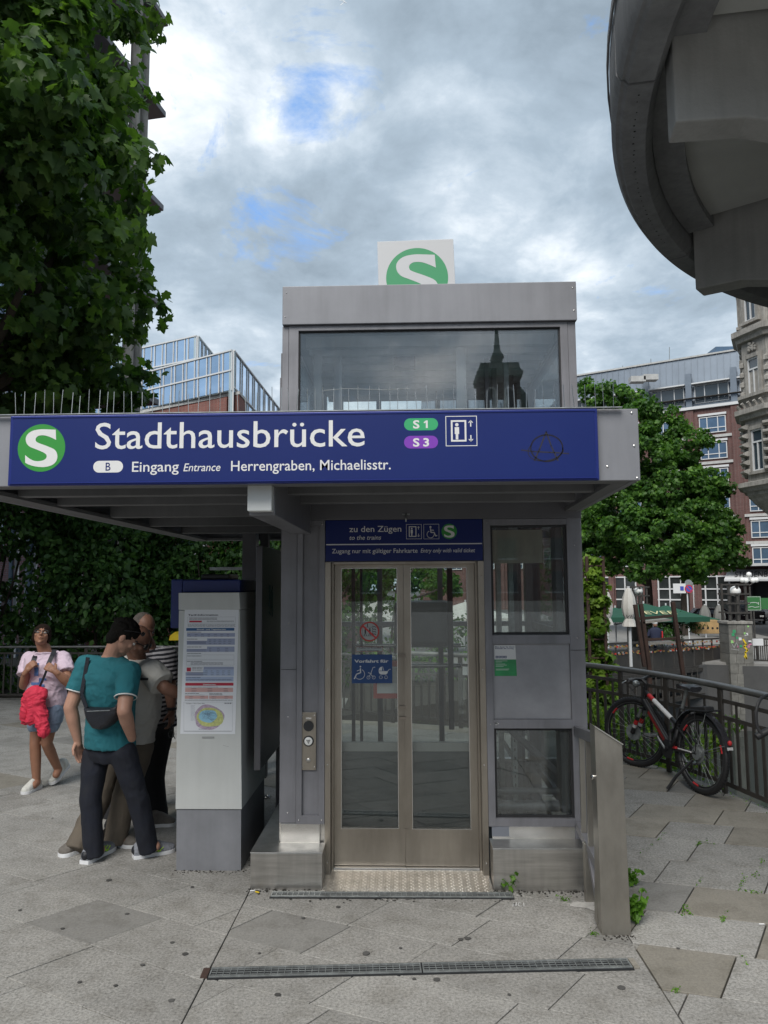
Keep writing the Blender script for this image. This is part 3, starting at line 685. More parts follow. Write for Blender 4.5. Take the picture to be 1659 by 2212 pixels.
# upper window above the canopy
frame_rect('window_frame', -.784, 1.098, 2.66, 3.604, .05, FY-.006, FY+.05, wl=.066, wr=.05, wt=.034)
bx('window_pane', -.717, 1.047, FY+.02, FY+.03, 2.711, 3.569, glass_top, lift, 0)
gasket(-.718, 1.048, 2.711, 3.570, FY+.012, .008)
bx('side_cover', -.829, -.786, FY-.002, FY+.06, 2.60, 3.603, paint, lift, .002); bx('side_cover', 1.10, 1.151, FY-.002, FY+.06, 2.60, 3.603, paint, lift, .002)
rf = bx('roof_fascia', -.826, 1.158, FY-.03, BY+.03, 3.606, 3.874, alu, lift, .004)
mb = MB()
for x, z in ((-.80, 3.83), (-.805, 3.66), (1.135, 3.83), (1.138, 3.67)): mb.ell((x, FY-.031, z), (.005, .003, .005), seg=8, rings=5)
mb.build('rivet', steel_lt, rf)
bx('vent_box', -.86, -.83, 5.0, 5.5, 2.95, 3.46, paint_d, lift, .003); bx('vent_box', -.875, -.861, 5.05, 5.45, 3.02, 3.30, paint, lift, .003)
# ceiling with ribs, seen through the glass
bx('ceiling', -.78, 1.10, FY+.1, BY-.1, 3.60, 3.604, mat('ceiling_sheet', (.5, .52, .53), .5), lift, 0)
mb = MB()
for k in range(9): y = FY+.2+k*.19; mb.prism([V((-.70, y, 3.598)), V((-.70, y+.12, 3.598)), V((-.70, y+.09, 3.53)), V((-.70, y+.03, 3.53))], (1.75, 0, 0))
mb.build('ceiling_ribs', mat('ceiling_rib', (.9, .92, .94), .5), lift)
bx('ceiling_lamp', -.08, .08, 5.35, 5.45, 3.46, 3.54, paint_d, lift)
# back wall and side walls
for z0, z1 in ((0.0, .27), (.32, .335), (2.26, 2.50)): bx('back_rail', -.72, 1.052, BY-.08, BY-.01, z0, z1, steel if z0 == .32 else paint_d, lift, 0)
bx('back_sill', -.72, 1.052, BY-.1, BY, .272, .318, alu, lift, .002)
for x in (-.24, .30, .56): bx('back_mullion', x-.022, x+.022, BY-.08, BY-.02, .336, 3.59, paint_d, lift, .002)
for z in (1.50, 3.0): bx('back_rail', -.718, 1.05, BY-.085, BY-.015, z-.02, z+.02, paint, lift, .002)
bx('back_pane', -.718, 1.05, BY-.05, BY-.044, .34, 3.58, glass_door, lift, 0)
for X, s in ((-.80, 1), (1.12, -1)):
    for z in (.28, 1.49, 2.42, 3.02): bx('side_rail', X-.02, X+.02, FY+.121, BY-.121, z-.03, z+.03, paint, lift, .002)
    bx('side_pane', X-.004, X+.004, FY+.121, BY-.121, .311, 1.459, glass, lift, 0); bx('side_pane', X-.004, X+.004, FY+.121, BY-.121, 1.521, 2.389, glass, lift, 0); bx('side_pane', X-.004, X+.004, FY+.121, BY-.121, 2.451, 2.989, glass, lift, 0); bx('side_pane', X-.004, X+.004, FY+.121, BY-.121, 3.051, 3.59, glass, lift, 0)
bx('pit_floor', -.70, 1.05, 5.06, BY-.1, -.3, -.02, dark, lift, 0)
bx('pit_screen', -.46, .44, 5.07, 5.085, .05, .74, mat('pit_panel', (.05, .062, .068), .35, .2), lift, 0); bx('pit_screen_rail', -.46, .44, 5.06, 5.10, .742, .80, mat('pit_rail', (.33, .33, .32), .5), lift, .002)
# guide rails and machinery in the right bay
for x, y, m in ((.62, 5.5, paint), (.70, 5.7, steel), (.745, 5.35, galv), (.86, 5.9, paint), (.93, 6.2, paint_d)): bx('guide_rail', x-.018, x+.018, y-.03, y+.03, .0, 3.55, m, lift, .002)
mb = MB()
for k in range(16): z = .45+k*.06; mb.box(.741, .749, 5.312, 5.3195, z, z+.02)
mb.build('rail_slots', dark, lift)
MB().tube([(.56, 5.02, .50), (1.04, 5.02, .50)], .022, 12).build('buffer_tube', paint_d, lift, smooth=True)
MB().tube([(.56, 5.04, .40), (1.04, 5.04, .40)], .035, 12).build('buffer_tube', paint, lift, smooth=True)
MB().tube([(.60, 5.25, .95), (1.06, 5.25, .52)], .025, 12).build('brace', paint_d, lift, smooth=True)
bx('notice_back', .557, .90, FY+.04, FY+.046, 1.985, 2.205, mat('beige_board', (.60, .57, .48), .7, var=.08), lift, .001)
bx('inner_frame', .985, 1.03, FY+.06, FY+.2, .39, 2.23, paint_d, lift, .002)
mb = MB(); mb.box(.60, .68, FY+.05, FY+.09, 2.205, 2.228); mb.box(.75, .86, FY+.05, FY+.09, 2.205, 2.228); mb.build('bracket', dark, lift)
for x, y, w in ((-.63, 5.25, .03), (-.50, 5.45, .035), (-.47, 5.30, .012), (.40, 5.15, .035)): bx('upper_mast', x-w, x+w, y-.03, y+.03, 2.55, 3.52, mat('mast_pale', (.55, .57, .58), .5) if 'mast_pale' not in MATS else MATS['mast_pale'], lift, .003)
bx('door_operator', -.10, .36, 5.9, 6.1, 1.35, 1.72, mat('cabin_box', (.12, .125, .13), .4, .3, .1), lift, .05)
bx('control_stick', .30, .34, 5.5, 5.54, .8, 2.2, dark, lift, .005); bx('control_stick', -.40, -.375, 5.4, 5.43, .05, 2.2, rubber, lift, .003); bx('control_stick', -.34, -.32, 5.4, 5.43, .05, 2.2, rubber, lift, .003)
for z in (1.16, 1.33): MB().tube([(-.46, 6.4, z), (.46, 6.4, z)], .018, 10).build('cabin_handrail', steel_lt, lift, smooth=True)
# bits on the facade: joint gaps, screws
mb = MB()
for x, z in [(-.70, .36), (-.555, .36), (-.70, 2.25), (-.555, 2.25), (.53, .345), (.53, .955), (.53, 1.49), (.53, 2.25), (1.03, 1.49), (1.03, .955), (1.10, .30), (1.10, .9), (1.10, 1.5), (1.10, 2.1), (-.775, .4), (-.775, 1.0), (-.775, 1.6), (-.775, 2.2), (-.516, .1), (-.516, .7), (-.516, 1.3), (-.516, 1.9), (.487, .1), (.487, .7), (.487, 1.3), (.487, 1.9)]:
    yy_ = FY-.0045 if abs(x) > .52 and abs(x) < .72 else (FY+.0115 if x < -.7 else FY+.0035)
    if -.53 < x < .5: yy_ = FY-.0045
    mb.ell((x, yy_, z), (.0045, .002, .0045), seg=8, rings=5)
tag(mb.build('screw_heads', steel_lt, lift), kind='stuff')
mb = MB(); mb.box(-.824, -.723, FY+.0095, FY+.0118, 1.300, 1.303); mb.box(1.054, 1.148, FY+.0015, FY+.0038, 1.420, 1.423); tag(mb.build('panel_joints', dark, lift), kind='stuff')
mb = MB(); mb.tube([(.0, FY-.015, 2.30), (.0, FY-.03, 2.31), (.0, FY-.04, 2.28), (.0, FY-.03, 2.26)], .005, 8); mb.box(-.025, .025, FY-.014, FY-.0101, 2.305, 2.315); mb.build('hook', galv, lift)

# ------------------------------------------------------------------ canopy
can = thing('entrance_canopy', 'flat grey steel canopy projecting in front of the lift tower', 'canopy', (-.5, 5.0, 2.32))
CF = 3.40
bx('front_fascia', -2.27, 1.079, CF, CF+.03, 2.32, 2.655, alu, can, .003)
mb = MB()
for x, z in ((1.05, 2.635), (1.055, 2.48), (1.063, 2.33), (.93, 2.385)): mb.ell((x, CF-.001, z), (.006, .003, .006), seg=8, rings=5)
mb.build('screw', steel_lt, can)
def wallseg(name, a, b, z0, z1, m, t=.03):
    a, b = V((*a, 0)), V((*b, 0)); d = (b-a).normalized(); n = V((-d.y, d.x, 0))*t
    return MB().prism([a+V((0, 0, z0)), b+V((0, 0, z0)), b+n+V((0, 0, z0)), a+n+V((0, 0, z0))], (0, 0, z1-z0)).build(name, m, can, bevel=.002)
mb = MB(); mb.box(-1.95, -1.947, CF-.0022, CF, 2.322, 2.653); tag(mb.build('panel_joints', dark, can), kind='stuff')
wallseg('side_fascia', (1.079, CF+.031), (1.145, 4.855), 2.32, 2.655, alu)
wallseg('side_fascia', (-2.24, 7.79), (-2.25, CF+.031), 2.32, 2.655, alu)
wallseg('back_fascia', (-.9, 7.82), (-2.24, 7.82), 2.32, 2.655, alu)
# bottom lips
for a, b, w in (((-2.2, CF+.08), (1.05, CF+.08), .10), ((-2.16, CF+.14), (-2.15, 7.76), .12), ((-2.1, 7.74), (-.95, 7.74), .12), ((1.03, CF+.14), (1.09, 4.84), .10)):
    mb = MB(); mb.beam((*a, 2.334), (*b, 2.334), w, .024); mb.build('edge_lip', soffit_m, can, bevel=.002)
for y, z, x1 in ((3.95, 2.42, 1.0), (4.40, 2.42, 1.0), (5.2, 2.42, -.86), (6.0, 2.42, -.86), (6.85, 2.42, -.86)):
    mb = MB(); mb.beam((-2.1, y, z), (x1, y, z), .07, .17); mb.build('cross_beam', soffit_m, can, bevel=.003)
mb = MB()
for k in range(16):
    x = -2.2+k*.2; mb.prism([V((x, CF+.04, 2.56)), V((x+.1, CF+.04, 2.56)), V((x+.12, CF+.04, 2.60)), V((x+.18, CF+.04, 2.60)), V((x+.2, CF+.04, 2.561)), V((x+.2, CF+.04, 2.61)), V((x, CF+.04, 2.61))], (0, (1.42 if x > -.95 else 4.35), 0))
mb.build('roof_sheet', paint_d, can)
bx('roof_top', -2.24, 1.07, CF+.035, 4.84, 2.615, 2.645, soffit_m, can, 0); bx('roof_top', -2.22, -.86, 4.841, 7.78, 2.615, 2.645, soffit_m, can, 0)
gl = bx('strip_light', -.72, .96, CF+.15, CF+.24, 2.345, 2.40, mat('light_housing', (.40, .39, .34), .6), can, .004)
bb = bx('box_beam', -.755, -.63, CF+.13, 4.858, 2.185, 2.40, paint, can, .004)
bx('light_box', -.752, -.635, CF+.065, CF+.129, 2.20, 2.325, lampcover, bb, .006)
bx('canopy_post', -1.66, -1.52, 7.45, 7.6, 0, 2.40, paint_d, can, .004); bx('canopy_post', -1.45, -1.37, 7.3, 7.4, 0, 2.40, dark, can, .004)
MB().beam((-2.0, 7.5, 2.02), (-.9, 7.5, 2.02), .03, .03).build('cable_tray', galv, can)
# bird spikes
sp = thing('bird_spike_strip', 'row of thin wire bird spikes standing along the canopy edge', 'bird spikes', (-.4, 3.38, 2.655))
bx('spike_base', -2.2, 1.0, 3.37, 3.39, 2.655, 2.659, galv, sp, 0)
sm = MB().tube([(0, 0, 0), (0, 0, .125)], .0016, 5).mesh('spike', steel_lt)
x = -1.84
while x < 1.0:
    o = link('spike', sm, sp); o.location = (x+.4+random.uniform(-.004, .004), random.uniform(-.004, .004), .003); o.rotation_euler = (random.uniform(-.12, .05), random.gauss(0, .035), 0); o.scale = (1, 1, random.choice([.95, .85, .9, .72]))
    x += random.choice([.036, .045, .05])
o = link('bent_wire', MB().tube([(.02, 0, .10), (.12, 0, .108), (.3, 0, .1), (.42, 0, .104)], .0012, 5).mesh('bent_wire', galv), sp)

# ------------------------------------------------------------------ signs
def disc_logo(mb_g, mb_w, cx, cz, r, y): mb_g.flat(pxz(circ(cx, cz, r, 64), y)); mb_w.flat(pxz(s_shape(cx, cz, r), y-.0008))
def lift_icon(mb, x0, x1, z0, z1, y, th=.0045):
    w = x1-x0; h = z1-z0; sq = lambda a, b, c, d: [(x0+a*w, z0+c*h), (x0+b*w, z0+c*h), (x0+b*w, z0+d*h), (x0+a*w, z0+d*h)]
    def rr(a, b, c, d, t): ringpoly(mb, sq(a, b, c, d), sq(a+t, b-t, c+t*w/h, d-t*w/h), y)
    rr(0, 1, 0, 1, .022); rr(.17, .66, .15, .86, .055)
    mb.flat(pxz(circ(x0+.36*w, z0+.71*h, .055*w, 16), y)); mb.flat(pxz(sq(.29, .43, .40, .63), y)); mb.flat(pxz(sq(.32, .40, .22, .40), y))
    for s_, zc in ((1, .74), (-1, .26)):
        cxx = x0+.80*w; zz = z0+zc*h; t = .018*w; ln_ = .10*h
        mb.flat(pxz([(cxx-t, zz-ln_), (cxx+t, zz-ln_), (cxx+t, zz+ln_), (cxx-t, zz+ln_)], y)); a = .07*w
        mb.flat(pxz([(cxx, zz+s_*ln_*1.2), (cxx-a, zz+s_*(ln_*1.2-a)), (cxx-a, zz+s_*(ln_*1.2-a-.03*w)), (cxx, zz+s_*(ln_*1.2-.045*w)), (cxx+a, zz+s_*(ln_*1.2-a-.03*w)), (cxx+a, zz+s_*(ln_*1.2-a))], y))
def strokes(mb, pts, th, y):
    for (xa, za), (xb, zb) in zip(pts[:-1], pts[1:]):
        dx, dz = xb-xa, zb-za; l = math.hypot(dx, dz) or 1; nx, nz = -dz/l*th/2, dx/l*th/2; ex, ez = dx/l*th*.3, dz/l*th*.3
        mb.flat(pxz([(xa+nx-ex, za+nz-ez), (xa-nx-ex, za-nz-ez), (xb-nx+ex, zb-nz+ez), (xb+nx+ex, zb+nz+ez)], y))
def arc(cx, cz, r, a0, a1, n=14): return [(cx+r*math.cos(math.radians(a0+(a1-a0)*k/n)), cz+r*math.sin(math.radians(a0+(a1-a0)*k/n))) for k in range(n+1)]
def wheelchair(mb, x0, z0, s, y):
    P = lambda a, b: (x0+a*s, z0+b*s)
    mb.flat(pxz(circ(*P(.42, .87), .085*s, 16), y)); strokes(mb, [P(.42, .74), P(.46, .42), P(.72, .42), P(.84, .12), P(.94, .16)], .085*s, y); strokes(mb, [P(.44, .62), P(.68, .60)], .06*s, y)
    strokes(mb, [(x0+.42*s+a*s*.29, z0+.26*s+b*s*.29) for a, b in [(math.cos(math.radians(t)), math.sin(math.radians(t))) for t in range(115, 370, 15)]], .06*s, y)
# main sign
SX0, SX1, SZ0, SZ1, SY = -1.855, .883, 2.318, 2.650, 3.365
sign = thing('station_sign', 'long blue station name sign reading Stadthausbrücke on the canopy front', 'sign', (-.48, SY, SZ0))
mb = MB(); mb.box(SX0, SX1, SY, CF-.001, SZ0, SZ1); fr = mb.build('sign_frame', blue_fr, sign, bevel=.004)
bx('sign_face', SX0+.016, SX1-.016, SY-.004, SY-.0002, SZ0+.014, SZ1-.012, blue, sign, .001)
mb = MB(); mb.box(SX0+.01, SX1-.01, SY-.008, SY-.0041, SZ0+.008, SZ0+.014); mb.box(SX0+.01, SX1-.01, SY-.007, SY-.0041, SZ1-.013, SZ1-.009); mb.build('frame_bead', blue_fr, sign)
FYs = SY-.0046
def sp2(px, py): p = at(px, py, SY-.0046); return p.x, p.z
mg, mw = MB(), MB(); c = sp2(89.5, 967.5); disc_logo(mg, mw, c[0], c[1], .1125, FYs)
mg.build('logo_disc', green, sign); mw.build('logo_letter', white, sign)
mb = MB(); f_ = lambda y: (lambda x, z: V((x, y, z)))
a, b = sp2(205, 968), sp2(788, 966); text(mb, 'Stadthausbrücke', a[0], b[0], (a[1]+b[1])/2+.001, .1215, f_(FYs), bold=.004)
mb.build('station_name', white, sign)
mb = MB()
for s_, pa, pb, sh, bo in (('Eingang', (285, 1019), (386, 1018), 0, .005), ('Entrance', (396, 1018), (476, 1017), .22, .004), ('Herrengraben, Michaelisstr.', (499, 1017), (844, 1014), 0, .005)):
    a, b = sp2(*pa), sp2(*pb); text(mb, s_, a[0], b[0], (a[1]+b[1])/2, .0465 if not sh else .036, f_(FYs), sh, bo)
mb.build('entrance_text', white, sign)
a, b = sp2(201, 1021), sp2(266, 995); mb = MB(); mb.flat(pxz(rrect(a[0], b[0], a[1], b[1], (b[1]-a[1])/2-.0005), FYs)); pill = mb.build('exit_badge', white, sign)
mb = MB(); text(mb, 'B', (a[0]+b[0])/2-.0115, (a[0]+b[0])/2+.0115, a[1]+.009, .037, f_(FYs-.0006), 0, .006); mb.build('badge_letter', blue, sign)
for tx, m_, pa, pb in (('S 1', lgreen, (873, 930), (946, 903)), ('S 3', purple, (873, 969), (946, 941))):
    a, b = sp2(*pa), sp2(*pb); mb = MB(); mb.flat(pxz(rrect(a[0], b[0], a[1], b[1], (b[1]-a[1])/2-.0005), FYs)); mb.build('line_badge', m_, sign)
    mb = MB(); xm = (a[0]+b[0])/2; zb = a[1]+.010; text(mb, 'S', xm-.037, xm-.007, zb, .036, f_(FYs-.0006), 0, .028)
    if tx[-1] == '3': text(mb, '3', xm+.010, xm+.037, zb, .036, f_(FYs-.0006), 0, .028)
    else: mb.flat(pxz([(xm+.022, zb), (xm+.031, zb), (xm+.031, zb+.036), (xm+.0235, zb+.036), (xm+.012, zb+.028), (xm+.014, zb+.0225), (xm+.022, zb+.0265)], FYs-.0006))
    mb.build('line_number', white, sign)
a, b = sp2(963, 964), sp2(1030, 898); mb = MB(); lift_icon(mb, a[0], b[0], a[1], b[1], FYs); mb.build('lift_pictogram', white, sign)
mb = MB(); g = lambda pts: [sp2(1182+(x-1130)*.843*.5+0, 968+(y-322)*.843*.5) for x, y in pts]
strokes(mb, g([(1065, 385), (1090, 330), (1125, 238), (1150, 310), (1185, 385)]), .006, FYs); strokes(mb, g([(998, 332), (1060, 340), (1140, 343), (1240, 350)]), .005, FYs)
strokes(mb, g([(1128+82*math.cos(t/8), 322+68*math.sin(t/8)) for t in range(0, 52)]), .0055, FYs); strokes(mb, g([(1124+92*math.cos(t/8+.2), 330+58*math.sin(t/8)) for t in range(0, 30)]), .003, FYs)
mb.build('graffiti_mark', graf, sign)
# transom sign
ts = thing('door_sign', 'small blue sign zu den Zügen above the lift doors', 'sign', (-.015, FY, 2.003)); TY = FY-.004
bx('sign_board', -.532, .502, TY, FY+.028, 2.004, 2.275, blue, ts, .002)
sp3 = lambda px, py: (lambda p: (p.x, p.z))(at(px, py, TY-.0006)); q = TY-.0008
k660 = lambda cx, cy: sp3((1260+cx*.39783)*.54861, (2040+cy*.39783)*.54861)
mb = MB()
for s_, pa, pb, cap, sh, bo in (('zu den Zügen', (290, 136), (805, 136), .0385, 0, .007), ('to the trains', (292, 214), (605, 214), .029, .22, .006), ('Zugang nur mit gültiger Fahrkarte', (118, 350), (966, 341), .0285, 0, .006), ('Entry only with valid ticket', (996, 341), (1535, 337), .026, .22, .006)):
    a, b = k660(*pa), k660(*pb); text(mb, s_, a[0], b[0], (a[1]+b[1])/2, cap, f_(q), sh, bo)
a, b = k660(50, 264), k660(1600, 252); mb.flat(pxz([(-.528, a[1]-.003), (.498, a[1]-.003), (.498, a[1]+.004), (-.528, a[1]+.004)], q))
mb.build('lettering', white, ts)
mb = MB(); a, b = k660(854, 208), k660(1005, 60); lift_icon(mb, a[0], b[0], a[1], b[1], q); mb.build('lift_pictogram', white, ts)
mb = MB(); a, b = k660(1026, 208), k660(1178, 58); w = b[0]-a[0]; ringpoly(mb, [(a[0], a[1]), (b[0], a[1]), (b[0], b[1]), (a[0], b[1])], [(a[0]+.0022, a[1]+.0022), (b[0]-.0022, a[1]+.0022), (b[0]-.0022, b[1]-.0022), (a[0]+.0022, b[1]-.0022)], q)
wheelchair(mb, a[0]+.012, a[1]+.010, w*.78, q); mb.build('wheelchair_pictogram', white, ts)
mg, mw = MB(), MB(); c = k660(1279, 132); disc_logo(mg, mw, c[0], c[1], .0505, q); mg.build('logo_disc', green, ts); mw.build('logo_letter', white, ts)
# rooftop cube sign
rs = thing('roof_logo_sign', 'white square board with green S logo standing on the lift roof', 'sign', (.08, 5.0, 3.874))
bl, tl, tr_, br_ = at(818, 622, 5.0), at(815, 522, 5.0), at(979, 516, 5.0), at(984, 622, 5.0)
mb = MB(); mb.prism([V((bl.x, 5.0, 3.875)), V((br_.x, 5.0, 3.875)), tr_, tl], (0, .10, 0)); mb.build('sign_board', mat('sign_white', (.55, .56, .58), .5), rs, bevel=.002)
mg, mw = MB(), MB(); c = at(901, 600, 4.9994); R_ = .217
pts = [p for p in circ(c.x, c.z, R_, 72) if p[1] > 3.877]; pts.sort(key=lambda p: -math.atan2(p[1]-3.6, p[0]-c.x)); mg.flat(pxz(pts, 4.9992)); mg.build('logo_disc', green_d, rs)
sS = s_shape(c.x, c.z, R_)
# the roof fascia hides the lower half of the letter, so the letter is cut at the board's foot
def cliplow(poly, z):
    out = []; n = len(poly)
    for i in range(n):
        p, q_ = poly[i], poly[(i+1) % n]
        if p[1] >= z: out.append(p)
        if (p[1] >= z) != (q_[1] >= z): t = (z-p[1])/(q_[1]-p[1]); out.append((p[0]+(q_[0]-p[0])*t, z))
    return out
mw.flat(pxz(cliplow(sS, 3.878), 4.9984)); mw.build('logo_letter', mat('sign_white_letter', (.56, .57, .59), .5), rs)

# stickers on the door glass and panel -------------------------------------------------
GY = 4.9725
def k6(cx, cy, Y): p = at((1260+cx*.39783)*.54861, (2040+cy*.39783)*.54861, Y); return p.x, p.z
st = thing('fire_warning_sticker', 'round red ringed no lift in fire sticker on the left door glass', 'sticker', (-.25, GY, 1.5))
c = k6(490, 1123, GY); r = .0655; y = GY-.0
mb = MB(); mb.prism(pxz(circ(c[0], c[1], r, 48), y), (0, .001, 0)); mb.build('red_ring', mat('sticker_red', (.42, .035, .03), .5), st)
mb = MB(); mb.flat(pxz(circ(c[0], c[1], r*.85, 48), y-.0005)); mb.build('sticker_field', mat('sticker_grey', (.36, .39, .39), .5), st)
mb = MB(); ringpoly(mb, [(c[0]-.046, c[1]-.03), (c[0]+.02, c[1]-.03), (c[0]+.02, c[1]+.03), (c[0]-.046, c[1]+.03)], [(c[0]-.044, c[1]-.028), (c[0]+.018, c[1]-.028), (c[0]+.018, c[1]+.028), (c[0]-.044, c[1]+.028)], y-.0009)
for dx in (-.028, .002):
    mb.flat(pxz(circ(c[0]+dx, c[1]+.018, .005, 12), y-.0009)); strokes(mb, [(c[0]+dx, c[1]+.010), (c[0]+dx, c[1]-.006)], .010, y-.0009); strokes(mb, [(c[0]+dx-.007, c[1]-.026), (c[0]+dx, c[1]-.005), (c[0]+dx+.007, c[1]-.026)], .004, y-.0009)
strokes(mb, [(c[0]-.013, c[1]+.03), (c[0]-.013, c[1]+.052)], .005, y-.0009)
for k in range(5): zz = c[1]+.036-k*.016; strokes(mb, [(c[0]+.02, zz), (c[0]+.028, zz-.006), (c[0]+.036, zz-.003), (c[0]+.043, zz-.010)], .004, y-.0009)
mb.build('pictogram', ink, st)
mb = MB(); strokes(mb, [(c[0]-.045, c[1]+.038), (c[0]+.042, c[1]-.042)], .011, y-.0013); mb.build('red_bar', red, st)
st2 = thing('fire_text_sticker', 'small caption sticker Aufzug im Brandfall nicht benutzen under the round sticker', 'sticker', (-.25, GY, 1.42))
a, b = k6(356, 1322, GY), k6(622, 1274, GY); mb = MB(); mb.prism(pxz([(a[0], a[1]), (b[0], a[1]), (b[0], b[1]), (a[0], b[1])], y), (0, .001, 0)); mb.build('sticker_field', mat('caption_red', (.35, .12, .1), .5), st2)
mb = MB(); mb.flat(pxz([(a[0]+.002, a[1]+.002), (b[0]-.002, a[1]+.002), (b[0]-.002, b[1]-.002), (a[0]+.002, b[1]-.002)], y-.0005)); mb.build('caption_field', MATS['sticker_grey'], st2)
mb = MB(); text(mb, 'Aufzug im Brandfall', a[0]+.016, b[0]-.012, b[1]-.0105, .0075, f_(y-.0009), 0, .02); text(mb, 'nicht benutzen', a[0]+.029, b[0]-.027, a[1]+.003, .0075, f_(y-.0009), 0, .02); mb.build('lettering', ink, st2)
st3 = thing('priority_sticker', 'blue Vorfahrt für sticker with white wheelchair, walker and pram', 'sticker', (-.25, GY, 1.26))
a, b = k6(315, 1635, GY), k6(714, 1350, GY); mb = MB(); mb.prism(pxz([(a[0], a[1]), (b[0], a[1]), (b[0], b[1]), (a[0], b[1])], y), (0, .001, 0)); mb.build('sticker_field', mat('sticker_blue', (.015, .06, .19), .5), st3)
mb = MB(); t0, t1 = k6(340, 1430, GY), k6(678, 1430, GY); text(mb, 'Vorfahrt für', t0[0], t1[0], t0[1], .0185, f_(y-.0006), 0, .03)
E_ = lambda cx, cy: k6(cx, cy, GY); yy = y-.0006
mb.flat(pxz(circ(*E_(400, 1470), .0055, 14), yy)); strokes(mb, [E_(400, 1490), E_(402, 1530), E_(362, 1545), E_(340, 1590)], .0075, yy); strokes(mb, [E_(400, 1500), E_(368, 1512)], .004, yy); strokes(mb, [E_(392+50*math.cos(math.radians(t)), 1545+50*math.sin(math.radians(t))) for t in range(-60, 150, 12)], .004, yy)
for cx_, cy_, r_ in ((480, 1577, 16), (532, 1577, 16), (602, 1575, 15), (654, 1575, 15)): strokes(mb, [E_(cx_+r_*math.cos(t*.45), cy_+r_*math.sin(t*.45)) for t in range(15)], .003, yy)
strokes(mb, [E_(545, 1475), E_(525, 1478), E_(500, 1545), E_(480, 1575)], .0035, yy); strokes(mb, [E_(500, 1545), E_(532, 1575)], .0035, yy); strokes(mb, [E_(478, 1530), E_(510, 1540)], .004, yy)
mb.flat(pxz([E_(x, z) for x, z in [(580, 1515), (672, 1515), (668, 1535), (655, 1548), (600, 1548), (585, 1535)]], yy)); strokes(mb, [E_(670, 1515), E_(685, 1497), E_(698, 1497)], .0035, yy)
mb.flat(pxz([E_(x, z) for x, z in [(580, 1510), (584, 1490), (598, 1474), (614, 1470), (614, 1510)]], yy)); strokes(mb, [E_(620, 1470), E_(632, 1510)], .003, yy)
mb.build('lettering', white, st3)
nb = thing('red_notice', 'red edged paper notice behind the left door glass', 'notice', (-.12, 5.02, 1.12))
a, b = k6(530, 1785, 5.02), k6(800, 1410, 5.02); bx('notice_sheet', a[0], -.03, 5.02, 5.022, a[1], b[1], mat('notice_red', (.5, .09, .07), .6), nb, 0)
a, b = k6(565, 1735, 5.019), k6(800, 1470, 5.019); mb = MB(); mb.flat(pxz([(a[0], a[1]), (-.032, a[1]), (-.032, b[1]), (a[0], b[1])], 5.0192)); mb.build('notice_paper', white, nb)
mb = MB()
for k in range(12): zz = b[1]-.012-k*.0085; strokes(mb, [(a[0]+.004, zz), (-.036-random.random()*.012, zz)], .002, 5.0186)
mb.build('printed_lines', mat('print_grey', (.35, .35, .36), .6), nb)
# green / white notice on the solid panel
PY = FY+.019
ns = thing('panel_notice', 'small white and green notice stuck on the grey panel right of the doors', 'notice', (.62, PY, 1.35))
def c5(cx, cy): p = at((1900+cx*.6784)*.54861, (2000+cy*.6781)*.54861, PY); return p.x, p.z
a, b = c5(71, 976), c5(190, 797)
mb = MB(); mb.prism(pxz([(a[0], a[1]), (b[0]+.006, a[1]), (b[0], b[1]), (a[0], b[1])], PY), (0, .0009, 0)); mb.build('notice_green', mat('notice_green', (.03, .26, .09), .5, var=.3, vscale=6), ns)
m1 = c5(71, 880); mb = MB(); mb.flat(pxz([(a[0], m1[1]), (b[0]+.003, m1[1]), (b[0], b[1]), (a[0], b[1])], PY-.0005)); mb.build('notice_white', white, ns)
mb = MB(); text(mb, 'Bitte lassen Sie diesen', a[0]+.006, b[0]-.006, b[1]-.014, .0065, f_(PY-.0009), 0, .03); text(mb, 'Reisenden den Vorrang.', a[0]+.006, b[0]-.010, b[1]-.024, .0065, f_(PY-.0009), 0, .03)
for k in range(4): x_ = a[0]+.008+k*.0185; mb.flat(pxz([(x_, m1[1]+.008), (x_+.0155, m1[1]+.008), (x_+.0155, m1[1]+.023), (x_, m1[1]+.023)], PY-.0009))
mb.build('notice_print', mat('notice_navy', (.01, .03, .12), .6), ns)
mb = MB()
for k in range(4): x_ = a[0]+.0158+k*.0185; zc = m1[1]+.0155; mb.flat(pxz(circ(x_, zc+.003, .0025, 10), PY-.0012)); strokes(mb, [(x_-.004, zc-.003), (x_+.004, zc-.003)], .0025, PY-.0012)
for zz, ll in ((.006, .075), (.013, .04), (.026, .06), (.033, .07), (.042, .05), (.058, .085), (.064, .08)): strokes(mb, [(a[0]+.008, m1[1]-zz-.003), (a[0]+.008+ll, m1[1]-zz-.003)], .0022, PY-.0012)
mb.build('notice_icons', white, ns)
mb = MB(); a = at(1070, 1563, FY-.0026); strokes(mb, [(a.x, a.z-.004), (a.x+.006, a.z+.006), (a.x+.012, a.z-.004), (a.x+.02, a.z)], .006, FY-.0026); mb.flat(pxz(circ(a.x+.008, a.z, .009, 9), FY-.0026)); mb.build('paint_splash', white, lift)

